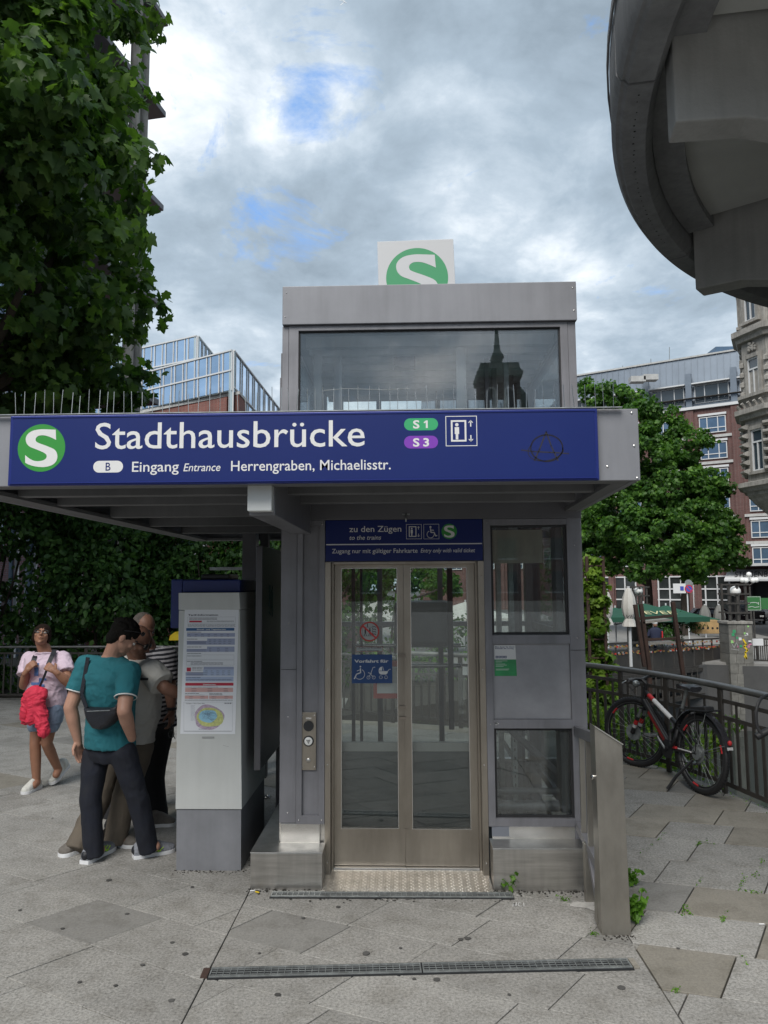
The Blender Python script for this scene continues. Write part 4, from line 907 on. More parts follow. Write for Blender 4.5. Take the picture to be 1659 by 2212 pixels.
# ================================================================== TICKET MACHINE
tm = thing('ticket_machine', 'pale grey ticket machine pillar with fare poster and blue hood', 'ticket machine', (-1.31, 5.3, 0))
def tapered(name, x0, x1, X0, X1, y0, y1, z0, z1, m, bevel=.003):
    return MB().loft([[(x0, y0, z0), (x1, y0, z0), (x1, y1, z0), (x0, y1, z0)], [(X0, y0, z1), (X1, y0, z1), (X1, y1, z1), (X0, y1, z1)]]).build(name, m, tm, bevel=bevel)
tapered('base_plinth', -1.518, -1.092, -1.524, -1.096, 4.985, 5.78, 0, .386, machine_d)
tapered('shell', -1.528, -1.090, -1.533, -1.119, 4.975, 5.80, .391, 1.684, machine)
tapered('cap', -1.534, -1.116, -1.537, -1.126, 4.972, 5.80, 1.688, 1.802, machine)
bx('blue_hood', -1.618, -1.538, 5.06, 5.78, 1.56, 1.895, mat('hood_blue', (.012, .025, .14), .45, var=.1), tm, .012)
bx('blue_hood', -1.537, -1.14, 5.06, 5.78, 1.803, 1.890, MATS['hood_blue'], tm, .01)
bx('hood_top', -1.45, -1.25, 5.2, 5.5, 1.891, 1.93, blackpl, tm, .01)
bx('front_panel', -1.545, -1.531, 5.05, 5.75, .45, 1.55, mat('machine_front', (.3, .3, .32), .4, .2), tm, .002); bx('screen', -1.549, -1.5455, 5.2, 5.55, 1.15, 1.42, glass_far, tm, .001)
mb = MB(); a = at(495, 1595, 4.974); strokes(mb, [(a.x-.04, .80), (a.x, .79)], .0015, 4.9735); mb.build('scratch', machine_d, tm)
bx('card_slot', -1.36, -1.28, 4.9695, 4.9745, .846, .856, mat('slot_grey', (.33, .34, .34), .5), tm, .001)
po = thing('fare_poster', 'white fare information poster with tables and zone map on the machine end', 'poster', (-1.31, 4.97, .87)); PO = 4.9735
def pz(cx, cy):   # poster crop coordinates -> (x, z)
    p = at((650+cx*.31646)*.54861, (2250+cy*.31646)*.54861, PO); return p.x, p.z
quad = [pz(188, 2020), pz(872, 2024), pz(918, 476), pz(245, 476)]
MB().prism(pxz(quad, PO-.0005), (0, .0007, 0)).build('poster_sheet', mat('poster_paper', (.74, .76, .80), .5), po)
L1, L2, L3 = PO-.0010, PO-.0015, PO-.0020
def pq(mb, x0, z0, x1, z1, y, sk=0.0): mb.flat(pxz([pz(x0, z1), pz(x1, z1), pz(x1+sk, z0), pz(x0+sk, z0)], y))
mb = MB()
pq(mb, 272, 766, 870, 812, L1); pq(mb, 524, 834, 868, 912, L1); pq(mb, 270, 863, 524, 912, L1); pq(mb, 522, 934, 864, 1000, L1); pq(mb, 268, 965, 522, 1000, L1)
pq(mb, 480, 1186, 856, 1220, L1); pq(mb, 256, 1254, 474, 1298, L1); mb.build('table_field', mat('table_lilac', (.33, .37, .52), .6), po)
mb = MB(); pq(mb, 474, 1221, 856, 1298, L1); pq(mb, 256, 1308, 852, 1368, L1); mb.build('table_field', mat('table_pale_blue', (.42, .50, .68), .6), po)
mb = MB(); pq(mb, 250, 1448, 846, 1500, L1); pq(mb, 246, 1546, 538, 1584, L1); pq(mb, 548, 1546, 844, 1584, L1); mb.build('table_field', mat('table_pink', (.62, .38, .36), .6), po)
mb = MB(); mb.flat(pxz(rrect(pz(278, 0)[0], pz(872, 0)[0], pz(0+560, 738)[1], pz(560, 703)[1], .003), L1)); mb.build('heading_bar', mat('heading_blue', (.02, .10, .26), .5), po)
mb = MB(); mb.flat(pxz(rrect(pz(252, 1400)[0], pz(852, 1400)[0], pz(560, 1421)[1], pz(560, 1386)[1], .003), L1)); pq(mb, 302, 612, 458, 634, L1); pq(mb, 270, 1196, 322, 1244, L1); mb.build('heading_bar', mat('heading_red', (.45, .02, .05), .5), po)
mb = MB()
for s_, x0_, x1_, zz, cap in (('Einzel- und Tageskarten', 396, 756, 728, .0075), ('Zeitkarten', 470, 632, 1413, .0075)):
    a, b = pz(x0_, zz), pz(x1_, zz); mb = MB(); text(mb, s_, a[0], b[0], a[1], cap, f_(L2), 0, .03); mb.build('heading_text', white, po)
mb = MB(); a, b = pz(286, 552), pz(660, 552); text(mb, 'Tarif-Information', a[0], b[0], a[1], .0105, f_(L1), 0, .03)
a, b = pz(256, 1648), pz(494, 1648); text(mb, 'Tarifplan / Fare Zone Plan', a[0], b[0], a[1], .0055, f_(L1), 0, .02)
rr_ = random.Random(5)
def lines(x0, x1, zs, th=.0022, frag=False, y=L2):
    for zz in zs:
        x = x0
        while x < x1-6:
            w = rr_.uniform(14, 60) if frag else x1-x0-rr_.uniform(0, 18); w = min(w, x1-x); strokes(mb, [pz(x, zz), pz(x+w, zz)], th, y); x += w+rr_.uniform(5, 9)
lines(304, 645, (580, 595), .003, True); lines(520, 858, (616, 626), .0018, True); lines(282, 876, (661, 672, 684), .0018, True)
for zz in (755, 842, 940, 1020, 1052, 1119): lines(276, rr_.choice([400, 450, 460]), (zz,), .003, True)
lines(320, 720, (1134, 1145, 1158), .0018, True); lines(340, 466, (1194, 1204, 1214, 1230), .0018, True); lines(264, 440, (1322,), .003, True); lines(262, 832, (1342, 1352), .002, True)
lines(252, 660, (1438,), .0022, True); lines(250, 420, (1518,), .003, True); lines(552, 712, (1520, 1534), .0028, True); lines(250, 490, (1537,), .0016, True); lines(246, 840, (1598, 1606), .0014, True)
for zz, n_ in ((785, 7), (806, 7), (852, 5), (874, 5), (898, 5), (956, 3), (978, 3), (993, 3), (1238, 5), (1262, 5), (1286, 5)):
    x0_ = 290 if n_ == 7 else 545 if n_ == 5 and zz < 1000 else 550 if n_ == 3 else 500
    for k in range(n_): x = x0_+k*(850-x0_)/n_; lines(x, x+34, (zz,), .0022)
for zz in (1458, 1478, 1497): [lines(x, x+60, (zz,), .002) for x in (330, 530, 730)]
for zz in (1558, 1577): [lines(x, x+50, (zz,), .002) for x in (300, 440, 580, 740)]
lines(276, 514, (874, 884, 898, 974, 992, 1262, 1285), .002); lines(232, 830, (1990,), .0014)
for z0_, z1_ in ((566, 644), (1038, 1092), (1104, 1166), (1626, 1984)):
    xs = (282, 876) if z0_ < 600 else (234, 840) if z0_ > 1500 else (266, 858); strokes(mb, [pz(xs[0], z0_), pz(xs[1], z0_), pz(xs[1], z1_), pz(xs[0], z1_), pz(xs[0], z0_)], .0007, L1)
for k in range(4): mb.flat(pxz([pz(748+k*23+8*math.cos(t), 1641+8*math.sin(t)) for t in [i*.7 for i in range(9)]], L1))
mb.build('printed_text', mat('poster_ink', (.06, .06, .09), .6), po)
def wob(cx, cy, rx, ry, amp, seed, n=60):
    r_ = random.Random(seed); ph = [r_.uniform(0, 6) for _ in range(6)]; return [pz(cx+rx*(1+amp*sum(math.sin(t*k+ph[k]) for k in (2, 3, 5)))*math.cos(t), cy+ry*(1+amp*sum(math.sin(t*k+ph[k]) for k in (2, 3, 4)))*math.sin(t)) for t in [6.283*i/n for i in range(n)]]
for args, m_, y_ in (((545, 1815, 190, 150, .04, 1), mat('map_lilac', (.46, .36, .47), .6, var=.25, vscale=60), L1), ((560, 1815, 165, 122, .03, 2), mat('map_yellow', (.55, .58, .22), .6, var=.2, vscale=60), L2), ((535, 1800, 110, 82, .04, 3), mat('map_blue', (.30, .56, .72), .6), L3)):
    mb = MB(); mb.flat(pxz(wob(*args), y_)); mb.build('zone_map', m_, po)
mb = MB()
for k in range(34):
    a0 = rr_.uniform(0, 6.28); x, z_ = 535+rr_.uniform(-60, 60), 1800+rr_.uniform(-50, 50); pts = [(x, z_)]
    for j in range(4): a0 += rr_.choice([0, .8, -.8]); x += 28*math.cos(a0); z_ += 22*math.sin(a0); pts.append((x, z_))
    strokes(mb, [pz(*p) for p in pts], .0009, L3-.0004)
for k in range(40): t = rr_.uniform(0, 6.28); r_ = rr_.uniform(.8, 1.02); x, z_ = 550+180*r_*math.cos(t), 1815+138*r_*math.sin(t); strokes(mb, [pz(x, z_), pz(x+12, z_+4)], .0012, L3-.0004)
lines(320, 372, range(1668, 1860, 14), .0012, True); lines(420, 520, (1958, 1966), .0016, True); mb.build('map_lines', mat('map_ink', (.12, .14, .22), .6), po)

# display case left of the lift
dc = thing('display_case', 'dark grey wall case with scribbles between ticket machine and lift', 'display case', (-.99, 5.6, .6))
MB().box(-1.03, -.985, 5.05, 6.1, .62, 2.12).build('case', mat('case_dark', (.085, .085, .095), .35, .4, .1), dc, bevel=.006)
mb = MB()
for (y0_, z0_), (y1_, z1_) in (((5.3, 1.85), (5.34, 1.75)), ((5.34, 1.85), (5.30, 1.70)), ((5.38, 1.82), (5.38, 1.68)), ((5.44, 1.84), (5.40, 1.80)), ((5.44, 1.8), (5.43, 1.62)), ((5.3, 1.66), (5.36, 1.64))): mb.beam((-.983, y0_, z0_), (-.983, y1_, z1_), .004, .006)
mb.build('scribble', mat('scribble_green', (.05, .11, .1), .6), dc)
bx('case_leg', -1.03, -.985, 6.02, 6.08, 0, .619, paint_d, dc, .003); bx('case_leg', -1.03, -.985, 5.9, 5.96, 0, .619, paint_d, dc, .003)
ring = MB(); p = atz(576, 1721, .01); pts = [p+V((.035*math.cos(t*.5), .035*math.sin(t*.5), 0)) for t in range(13)]; ring.tube(pts, .007, 6); tag(ring.build('litter_ring', steel_lt, smooth=True), 'small pale metal ring lying on the ground left of the lift', 'litter')
mb = MB()
for k in range(14):
    p = V((random.uniform(-1.02, -.99), random.uniform(5.6, 7.2), .004)); a = random.uniform(0, 3); mb.tube([p-V((.05*math.cos(a), .05*math.sin(a), 0)), p+V((.05*math.cos(a), .05*math.sin(a), .004))], .004, 5)
mb.build('fallen_twigs', bark, kind='stuff', label='dry twigs and dirt beside the lift plinth')

# ================================================================== STEEL POST WITH GATE
gp = thing('gate_barrier', 'brushed steel post with sloping top and low barrier gate beside the lift', 'barrier', (1.09, 4.2, 0))
MB().prism([V((1.015, 4.135, 0)), V((1.168, 4.135, 0)), V((1.158, 4.135, .982)), V((1.012, 4.135, 1.078))], (0, .11, 0)).build('post', steel_post, gp, bevel=.003)
MB().beam((1.010, 4.13, 1.081), (1.160, 4.13, .984), .012, .006).build('post_cap', steel_lt, gp)
lk = MB().lathe([(.016, 0), (.016, .008), (.012, .012)], (1.012, 4.19, .80), 20, axis=Matrix.Rotation(math.radians(-90), 3, 'Y')).build('lock', steel_lt, gp, smooth=True)
MB().lathe([(.010, 0), (.010, .003)], (1.0, 4.19, .80), 14, axis=Matrix.Rotation(math.radians(-90), 3, 'Y')).build('keyhole', rubber, lk, smooth=True)
for y_ in (4.53,): bx('rear_post', 1.028, 1.092, y_, y_+.05, 0, .33, steel_post, gp, .002)
a0 = V((1.075, 4.86, .915)); a1 = V((1.045, 4.26, .99)); b0 = V((1.070, 4.86, .33)); b1 = V((1.045, 4.26, .30))
MB().beam(a0, a1, .035, .06).build('top_rail', paint, gp, bevel=.003); MB().beam(b0, b1, .035, .05).build('bottom_rail', paint, gp, bevel=.003)
MB().beam(V((1.045, 4.26, .30)), V((1.045, 4.26, 1.02)), .035, .05).build('gate_stile', paint, gp, bevel=.002)
for t in (.28, .62): p, q2 = a0.lerp(a1, t), b0.lerp(b1, t); MB().beam(q2, p, .03, .022, (0, 1, 0)).build('gate_bar', steel_post, gp, bevel=.002)
MB().beam(V((1.06, 4.55, .30)), V((1.05, 4.30, .06)), .03, .045).build('brace', paint, gp, bevel=.002)
MB().beam(V((1.05, 4.24, .62)), V((1.03, 4.24, .02)), .04, .06, (0, 1, 0)).build('hinge_post', steel_post, gp, bevel=.002)
# ================================================================== FENCES
def fence(pts, name, label, top, z0, sp, postsp, rail_r=.026, lattice=True, bw=.028):
    P = [V((x, y, z0)) for x, y in pts]; L_ = [0]
    for a, b in zip(P[:-1], P[1:]): L_.append(L_[-1]+(b-a).length)
    def pos(s):
        for i in range(len(P)-1):
            if s <= L_[i+1] or i == len(P)-2:
                d = (P[i+1]-P[i]).normalized(); return P[i]+d*(s-L_[i]), math.atan2(d.y, d.x)
    t = thing(name, label, 'fence', P[len(P)//2])
    org = ORIG[t.name]
    MB().tube(cr([p+V((0, 0, top)) for p in P], 4), rail_r, 10).build('handrail', rail_m, t, smooth=True)
    for h, hh in ((top-.125, .035), (top-.27, .035), (.09, .04)) if lattice else ((top-.10, .03), (.09, .03)):
        mb = MB()
        for a, b in zip(P[:-1], P[1:]): mb.beam(a+V((0, 0, h)), b+V((0, 0, h)), .012, hh)
        mb.build('horizontal_bar', fence_m, t)
    hb = top-.27 if lattice else top-.10
    barm = MB().box(-bw/2, bw/2, -.005, .005, .09+.02, hb-.018).mesh('bar', fence_m); postm = MB().box(-.028, .028, -.012, .012, 0, top-.02).mesh('post', fence_m, bevel=.003)
    shortm = MB().box(-bw*.4, bw*.4, -.004, .004, top-.27+.018, top-.125-.018).mesh('short_bar', fence_m)
    s = .05; nxt = .05
    while s < L_[-1]:
        p, a = pos(s)
        if s >= nxt: o = link('post', postm, t); nxt += postsp
        else: o = link('bar', barm, t)
        o.location = p-org; o.rotation_euler = (0, 0, a)
        if lattice and int(s/sp) % 2: o2 = link('short_bar', shortm, t); o2.location = p-org; o2.rotation_euler = (0, 0, a)
        s += sp
    return t
fence([(x+.03, y+.02) for x, y in FENCE], 'railing_fence', 'dark metal railing with round handrail that the parked bicycle leans on', .93, 0, .11, .77, .03, True, .034)
fence([(-.16, 10.15), (-1.3, 11.0), (-2.8, 12.0), (-6, 12.15), (-9.5, 12.15), (-14, 12.15)], 'railing_fence', 'dark metal railing in front of the dense shrubs behind the walking woman', .86, 0, .125, 1.1, .02, False)

# ================================================================== TREES AND SHRUBS
def px_blob(px, py, Y, r): p = at(px, py, Y); return (p.x, p.y, p.z, r)
pt = thing('plane_tree', 'large plane tree with lobed leaves hanging in at the upper left', 'tree', (-7.6, 11.5, 0))
mb = MB(); tr = limb(mb, (-7.6, 11.5, -.3), (-7.0, 11, 4.6), .28, .2, .05)
for q in ((-4.3, 8, 7.2), (-5, 11, 8.5), (-6, 12, 5.2), (-9, 9, 8), (-4.8, 9, 5.9), (-5.2, 11.2, 5.8)): limb(mb, tr[-1], q, .13, .03, .15)
mb.build('trunk', bark, pt, smooth=True)
blobs = [px_blob(50, 170, 7.6, 1.15), px_blob(120, 60, 8.4, 1.0), px_blob(100, 380, 8.2, 1.0), px_blob(30, 480, 8.8, 1.25), px_blob(175, 270, 9.0, .78), px_blob(180, 655, 11, 1.02), px_blob(60, 640, 11.2, 1.3), px_blob(90, 800, 12, 1.5), px_blob(215, 790, 12.2, .82), px_blob(205, 520, 11, .62), px_blob(225, 420, 10, .5), px_blob(262, 175, 8.6, .22), px_blob(285, 640, 11.2, .3), px_blob(270, 800, 12, .42),
         px_blob(-180, 300, 9, 2.0), px_blob(-200, 700, 10.5, 2.2), px_blob(-250, 0, 8, 2.2), px_blob(0, 900, 13, 1.6), px_blob(290, 690, 11.4, .35), px_blob(275, 200, 8.2, .22), px_blob(270, 330, 8.4, .26), px_blob(285, 570, 11.4, .3), px_blob(-100, -200, 8.5, 2.5), px_blob(330, 668, 11.4, .14)]
P_, Q_ = crown_pts(blobs, 30000, .38, .35)
foliage(pt, P_, Q_, .165, MAPLE, leaf_plane, singles=290)
def shrub(name, label, cat, blobs, n, size, m, out=SIMPLE, base=None, clump=.35, stems=5, group=None, singles=0, inner=.5, sr=.03):
    c = blobs[0]; b = base or (c[0], c[1], 0); t = thing(name, label, cat, b, group)
    P, Q = crown_pts(blobs, n, clump, inner); foliage(t, P, Q, size, out, m, singles=singles)
    mb = MB()
    for k in range(stems):
        q = random.choice(blobs); r = q[3] if isinstance(q[3], (int, float)) else q[3][2]
        limb(mb, V(b)+V((random.uniform(-.3, .3), random.uniform(-.3, .3), -.05))*min(1, r), V((q[0]+random.uniform(-.5, .5)*r, q[1]+random.uniform(-.5, .5)*r, q[2]+r*.7)), sr, sr*.3, .12)
    if stems: mb.build('stem', bark, t, smooth=True)
    return t
shrub('evergreen_shrub', 'dense dark shrub behind the railing at the far left edge', 'shrub', [(-7.6, 13.4, 1.6, (1.6, 1.0, 2.2)), (-9.4, 13.8, 2.2, (1.8, 1.1, 2.6)), (-7.4, 13.8, 3.7, (1.6, 1.0, 1.2)), (-11.5, 13.8, 2.5, (1.5, 1, 2.8))], 30000, .125, leaf_dark)
shrub('evergreen_shrub', 'dense dark shrub behind the railing right behind the woman in pink', 'shrub', [(-5.4, 13.2, 1.3, (1.4, .9, 1.7)), (-5.6, 13.9, 3.0, (1.5, 1.0, 1.3)), (-5.0, 14.2, 4.2, (1.2, .8, .8))], 27000, .12, leaf_dark)
shrub('leafy_bush', 'lighter green tall bush behind the three men at the ticket machine', 'shrub', [(-3.4, 13.4, 1.2, (1.3, .8, 1.5)), (-3.5, 14.0, 2.9, (1.4, .9, 1.2)), (-2.9, 14.5, 3.9, (1.1, .8, .7))], 26000, .105, leaf_dark)
shrub('leafy_bush', 'thin twiggy bush with pale stems beside the dark canopy post', 'shrub', [(-1.9, 13.3, 1.0, (1.0, .7, 1.2)), (-2.0, 14.2, 2.6, (1.1, .8, 1.2)), (-1.2, 14, 1.4, (1.0, .7, 1.4))], 7000, .11, leaf_far, stems=12, sr=.018)
shrub('leafy_bush', 'round green bush seen through the lift door glass', 'shrub', [(-.2, 14.5, 1.5, (1.1, .8, 1.9)), (.9, 15, .4, (1.0, .8, .9))], 4200, .09, leaf_far)
yb = thing('yellow_box', 'bright yellow box half hidden in the bush beside the ticket machine', 'box', (-3.9, 12.4, .8)); MB().prism([V((-3.98, 12.4, .94)), V((-3.80, 12.4, .94)), V((-3.82, 12.4, 1.03)), V((-3.88, 12.4, 1.08)), V((-3.96, 12.4, 1.02))], (0, .2, 0)).build('box_body', yellow, yb); bx('box_leg', -3.88, -3.84, 12.46, 12.5, 0, .90, dark, yb)
# right side: ivy column, creeper behind railing
ic = thing('ivy_column', 'tall trellis column overgrown with yellow green ivy right of the lift', 'climbing plant', (2.9, 11.2, -.6))
for x, y in ((2.68, 11.1), (2.92, 11.1), (2.92, 11.35), (2.68, 11.35)): bx('trellis_post', x-.02, x+.02, y-.02, y+.02, -1.2, 2.25, rust, ic, 0)
for k in range(11): z = -.6+k*.27; bx('trellis_rung', 2.701, 2.899, 11.09, 11.11, z, z+.02, rust, ic, 0)
P_, Q_ = crown_pts([(2.80, 11.2, 1.75, (.16, .16, .42)), (2.82, 11.2, 1.1, (.15, .15, .4)), (2.84, 11.2, .6, (.22, .2, .45)), (2.86, 11.2, .1, (.34, .28, .4)), (2.76, 11.2, 2.15, (.15, .14, .16)), (2.80, 11.2, 1.45, (.17, .15, .5))], 8500, .09, .3)
foliage(ic, P_, Q_, .085, MAPLE, leaf_ivy, singles=0)
shrub('creeper', 'yellow green creeper spreading behind the railing below the ivy column', 'plant', [(3.0, 10.6, -.10, (.55, .4, .28)), (3.6, 10.3, -.1, (.8, .5, .22)), (2.4, 10.4, -.1, (.6, .4, .35)), (2.2, 9.6, .2, (.35, .3, .3)), (2.9, 9.6, -.4, (.5, .4, .4)), (3.9, 9.8, -.35, (.5, .4, .25))], 3600, .075, leaf_ivy, base=(3.0, 10.2, -1.2), clump=.16, stems=5, sr=.012)
shrub('embankment_bush', 'low green bush growing on the bank behind the parked bicycle', 'shrub', [(2.75, 8.9, -.1, (.5, .4, .6)), (3.3, 8.2, -.8, (.5, .5, .4)), (3.6, 7.0, -1.0, (.4, .5, .4)), (3.9, 6.2, -.9, (.4, .5, .4))], 3000, .05, leaf_far, base=(3.3, 8, -1.4), clump=.2, stems=6, sr=.01)
shrub('embankment_bush', 'taller nettle like bush behind the railing at the right edge', 'shrub', [(4.15, 7.3, -.1, (.35, .4, .6)), (4.3, 6.6, -.3, (.35, .4, .5))], 1800, .055, leaf_far, base=(4.2, 7, -1.6), clump=.16, stems=6, sr=.008)
# fence-foot weeds
def weed(label, px, py, h, n, w=.07, Y=None, size=.04):
    p = atz(px, py) ; t = thing('weed', label, 'weed', p); mb = MB()
    tips = []
    for k in range(max(3, n//7)):
        q = p+V((random.uniform(-w, w), random.uniform(-w*.6, w*.6), h*random.uniform(.55, 1))); limb(mb, p, q, .003, .0015, .1, 4); tips.append((p, q))
    mb.build('stem', moss, t)
    pos = []; nr = []
    for k in range(n*2): a, b = random.choice(tips); s = random.uniform(.35, 1.05); c = a.lerp(b, s)+V((random.gauss(0, .014), random.gauss(0, .012), random.gauss(0, .008))); pos.append(c); nr.append((random.gauss(0, .4), random.gauss(-.4, .4), 1))
    pos = np.array([list(c) for c in pos]); nr = np.array(nr); nr /= np.linalg.norm(nr, axis=1)[:, None]
    foliage(t, pos, nr, size*.75, SIMPLE if size < .03 else MAPLE, moss)
weed('bright green weed growing at the foot of the right steel pedestal', 1102, 1922, .12, 42, .055, size=.036)
weed('bright green weed right of the steel post, upper clump', 1368, 1912, .11, 36, .05, size=.036)
weed('bright green weed at the right foot of the steel post', 1374, 1996, .16, 60, .05, size=.045)
weed('tiny green weed between pedestal and gate post', 1219, 1946, .03, 14, .025, size=.022)
weed('flat moss tuft in front of the steel post', 1275, 2019, .02, 16, .03, size=.016)
mb = MB(); pos = []
for pts, n in (([(1555, 1995), (1590, 1945), (1608, 1892)], 34), ([(1480, 1970), (1505, 1920), (1520, 1885)], 26), ([(1630, 1895), (1648, 1860)], 18), ([(1380, 1850), (1440, 1800)], 14), ([(1500, 1830), (1512, 1820), (1580, 1828)], 20), ([(1600, 1925), (1659, 1932)], 14), ([(1452, 2143), (1470, 2140)], 9), ([(1465, 1975), (1495, 1975)], 8), ([(1600, 2060), (1612, 2085)], 6)):
    cl = [random.random()*(len(pts)-1) for _ in range(4)]
    for k in range(n*2): t = min(len(pts)-1.001, max(0, random.choice(cl)+random.gauss(0, .12))); i = int(t); a, b = pts[i], pts[i+1]; f = t-i; p = atz(a[0]+(b[0]-a[0])*f, a[1]+(b[1]-a[1])*f); pos.append((p.x+random.gauss(0, .009), p.y+random.gauss(0, .012), .003+random.random()*.012))
for k in range(420):
    s = random.random()*(len(FENCE)-1); i = int(s); a, b = FENCE[i], FENCE[i+1]; f = s-i; pos.append((a[0]+(b[0]-a[0])*f-abs(random.gauss(0, .06))+.04, a[1]+(b[1]-a[1])*f-abs(random.gauss(0, .05))+.04, random.random()*.05))
pos = np.array(pos); nr = np.tile([0., -.3, 1.], (len(pos), 1)); vs, fs = scatter(pos, nr/np.linalg.norm(nr, axis=1)[:, None], RNG.uniform(.006, .017, len(pos)), SIMPLE)
o = link('joint_moss', npmesh('joint_moss', vs, fs, moss, (0, 0, 0))); tag(o, 'small tufts of moss and grass in the paving joints', kind='stuff')

# ================================================================== OVERHEAD CONCRETE PLATFORM
cp_ = thing('concrete_platform', 'round overhanging concrete platform with radial ribs at upper right', 'platform', (6.85, 3.4, 0))
CX, CY = 6.90, 3.55
def polar(r, a, z): return V((CX+r*math.cos(math.radians(a)), CY+r*math.sin(math.radians(a)), z))
def ringpart(name, prof, m, a0=0, a1=360, n=120, smooth=True):
    rings = [[polar(r, a0+(a1-a0)*k/n, z) for r, z in prof] for k in range(n+1)]; return MB().loft(rings, cap=(a1-a0) < 359.9).build(name, m, cp_, smooth=smooth)
for k in range(12):      # edge blocks with open joints between them
    a0 = 170.6-31*k-15.2; a0 += .0
    ringpart('edge_block', [(5.58, 5.03), (5.61, 5.08), (5.61, 5.50), (5.56, 5.54), (5.56, 5.7), (5.33, 5.7), (5.33, 5.171), (5.33, 5.06), (5.38, 5.0), (5.54, 5.0), (5.56, 5.03)], concrete_d, 170.6+30*k+.12, 170.6+30*k+29.88, 24)
ringpart('edge_flashing', [(5.615, 5.48), (5.63, 5.48), (5.63, 5.54), (5.615, 5.54)], concrete_d, 0, 360)
top = MB(); top.lathe([(5.325, 5.40), (5.325, 5.44)], (CX, CY, 0), 96); top.build('deck', concrete_b, cp_)
ringpart('column', [(.9, -2), (1.3, 3.2), (1.7, 4.0), (1.7, 5.4), (.1, 5.4), (.1, -2)], concrete, 0, 360, 48)
for k in range(12):
    a = 171-31*k if k < 2 else 170.6-30*k
    d = polar(1, a, 0)-V((CX, CY, 0)); n = V((-d.y, d.x, 0)); c = V((CX, CY, 0))
    prof = [(5.30, 4.62), (4.90, 4.60), (4.55, 4.50), (4.1, 4.30), (3.3, 3.95), (2.4, 3.5), (1.2, 3.2), (1.2, 5.39), (5.30, 5.39)]
    MB().prism([c+d*r+V((0, 0, z))-n*.115 for r, z in prof], n*.23).build('rib', concrete, cp_, bevel=.015)
    # coffer frame and pale soffit panel of the bay after this rib
    b0, b1 = a-2.2, a-(28.4 if k < 1 else 27.8)
    r1, r0_ = 5.10, 2.2
    def arcp(r, s0, s1, z, n_=10): return [polar(r, s0+(s1-s0)*i/n_, z) for i in range(n_+1)]
    MB().prism(arcp(r1, b0, b1, 5.24)+arcp(r0_, b1, b0, 5.24), (0, 0, .14)).build('soffit_panel', concrete_b, cp_)
    fr_ = MB(); fr_.prism(arcp(5.326, a-.5, a-29.4, 5.17)+arcp(5.10, a-29.4, a-.5, 5.17), (0, 0, .22)); fr_.build('soffit_edge_strip', concrete_d, cp_)
mb = MB()
for k in range(30): q = polar(5.46+.004*math.sin(k*2.1), 169.5-k*.83-random.random()*.4, 4.999); r = random.uniform(.004, .009); mb.prism([q+V((r*math.cos(t), r*math.sin(t), 0)) for t in (0, 1, 2, 3, 4, 5)], (0, 0, -.0015))
tag(mb.build('drip_marks', dark, cp_), kind='stuff')

# ================================================================== FAR SIDE: PLAZA, BRIDGE, BUILDINGS
PZ = -1.7
prism_at('plaza', [(5, 29.5), (13, 33), (21, 30), (60, 25), (200, 40), (300, 300), (-300, 300), (-200, 24), (-26, 24.2), (.9, 22.5)], -6.2, PZ, asphalt, kind='structure')
prism_at('quay_pavement', [(5.2, 29.7), (13, 33.2), (20, 30.7), (25, 60), (18, 85), (-60, 95), (-60, 40), (0, 24)], PZ+.001, PZ+.10, paving_far, kind='structure')
# quay wall of blocks (right of the pier)
qw = MB().prism([V((17.8, 33.0, -6)), V((60, 27, -6)), V((60, 27.7, -6)), V((17.8, 33.7, -6))], (0, 0, 5.0)).build('quay_wall', stone, kind='structure')
blk = [MB().box(-.55+i*.02, .55, -.12, .12, -.24, .24).mesh('stone_block', pierstone, bevel=.02) for i in range(3)]
for j in range(8):
    for i in range(7):
        u = .3+i*1.14+(j % 2)*.5; p = V((17.9, 32.95, -1.3-j*.5))+V((.99, -.142, 0))*u; o = link('stone_block', blk[(i+j) % 3], qw); o.location = p-qw.location; o.rotation_euler = (0, 0, -.142)
# bridge railing with padlocks
A = at(1272, 1393, 27); B = at(1556, 1379, 34.5)
def railing(name, label, A, B, H, post_n, panel=True, bars=0, locks=0):
    t = thing(name, label, 'railing', (A+B)/2-V((0, 0, H))); org = ORIG[t.name]; d = (B-A); ang = math.atan2(d.y, d.x)
    MB().beam(A, B, .09, .07).build('handrail', fence_m, t)
    MB().beam(A-V((0, 0, H)), B-V((0, 0, H)), .1, .1).build('bottom_rail', fence_m, t)
    MB().beam(A-V((0, 0, .28)), B-V((0, 0, .28)), .03, .04).build('middle_rail', fence_m, t)
    for k in range(post_n+1): p = A.lerp(B, k/post_n); bx_ = MB().beam(p-V((0, 0, H+.1)), p, .06, .06, (0, 1, 0)).build('post', fence_m, t)
    if panel:
        for k in range(post_n): p, q = A.lerp(B, (k+.06)/post_n), A.lerp(B, (k+.94)/post_n); MB().beam(p-V((0, 0, .28+(H-.28)/2)), q-V((0, 0, .28+(H-.28)/2)), .02, H-.36).build('panel', fence_m, t)
    if bars:
        m_ = MB().box(-.02, .02, -.01, .01, -H+.05, -.05).mesh('bar', fence_m)
        for k in range(bars): o = link('bar', m_, t); o.location = A.lerp(B, (k+.5)/bars)-org; o.rotation_euler = (0, 0, ang); o.location.z += 0
        for o in t.children:
            if o.name.startswith('bar') and False: pass
    return t
br = railing('bridge_railing', 'dark bridge railing covered with padlocks behind the bicycle', A, B, 1.15, 12)
mb = MB(); cols = []
lockm = [mat('lock_brass', (.45, .3, .1), .4, .6), mat('lock_red', (.5, .04, .03), .4), mat('lock_silver', (.6, .6, .62), .3, .7), mat('lock_copper', (.4, .15, .08), .4, .5)]
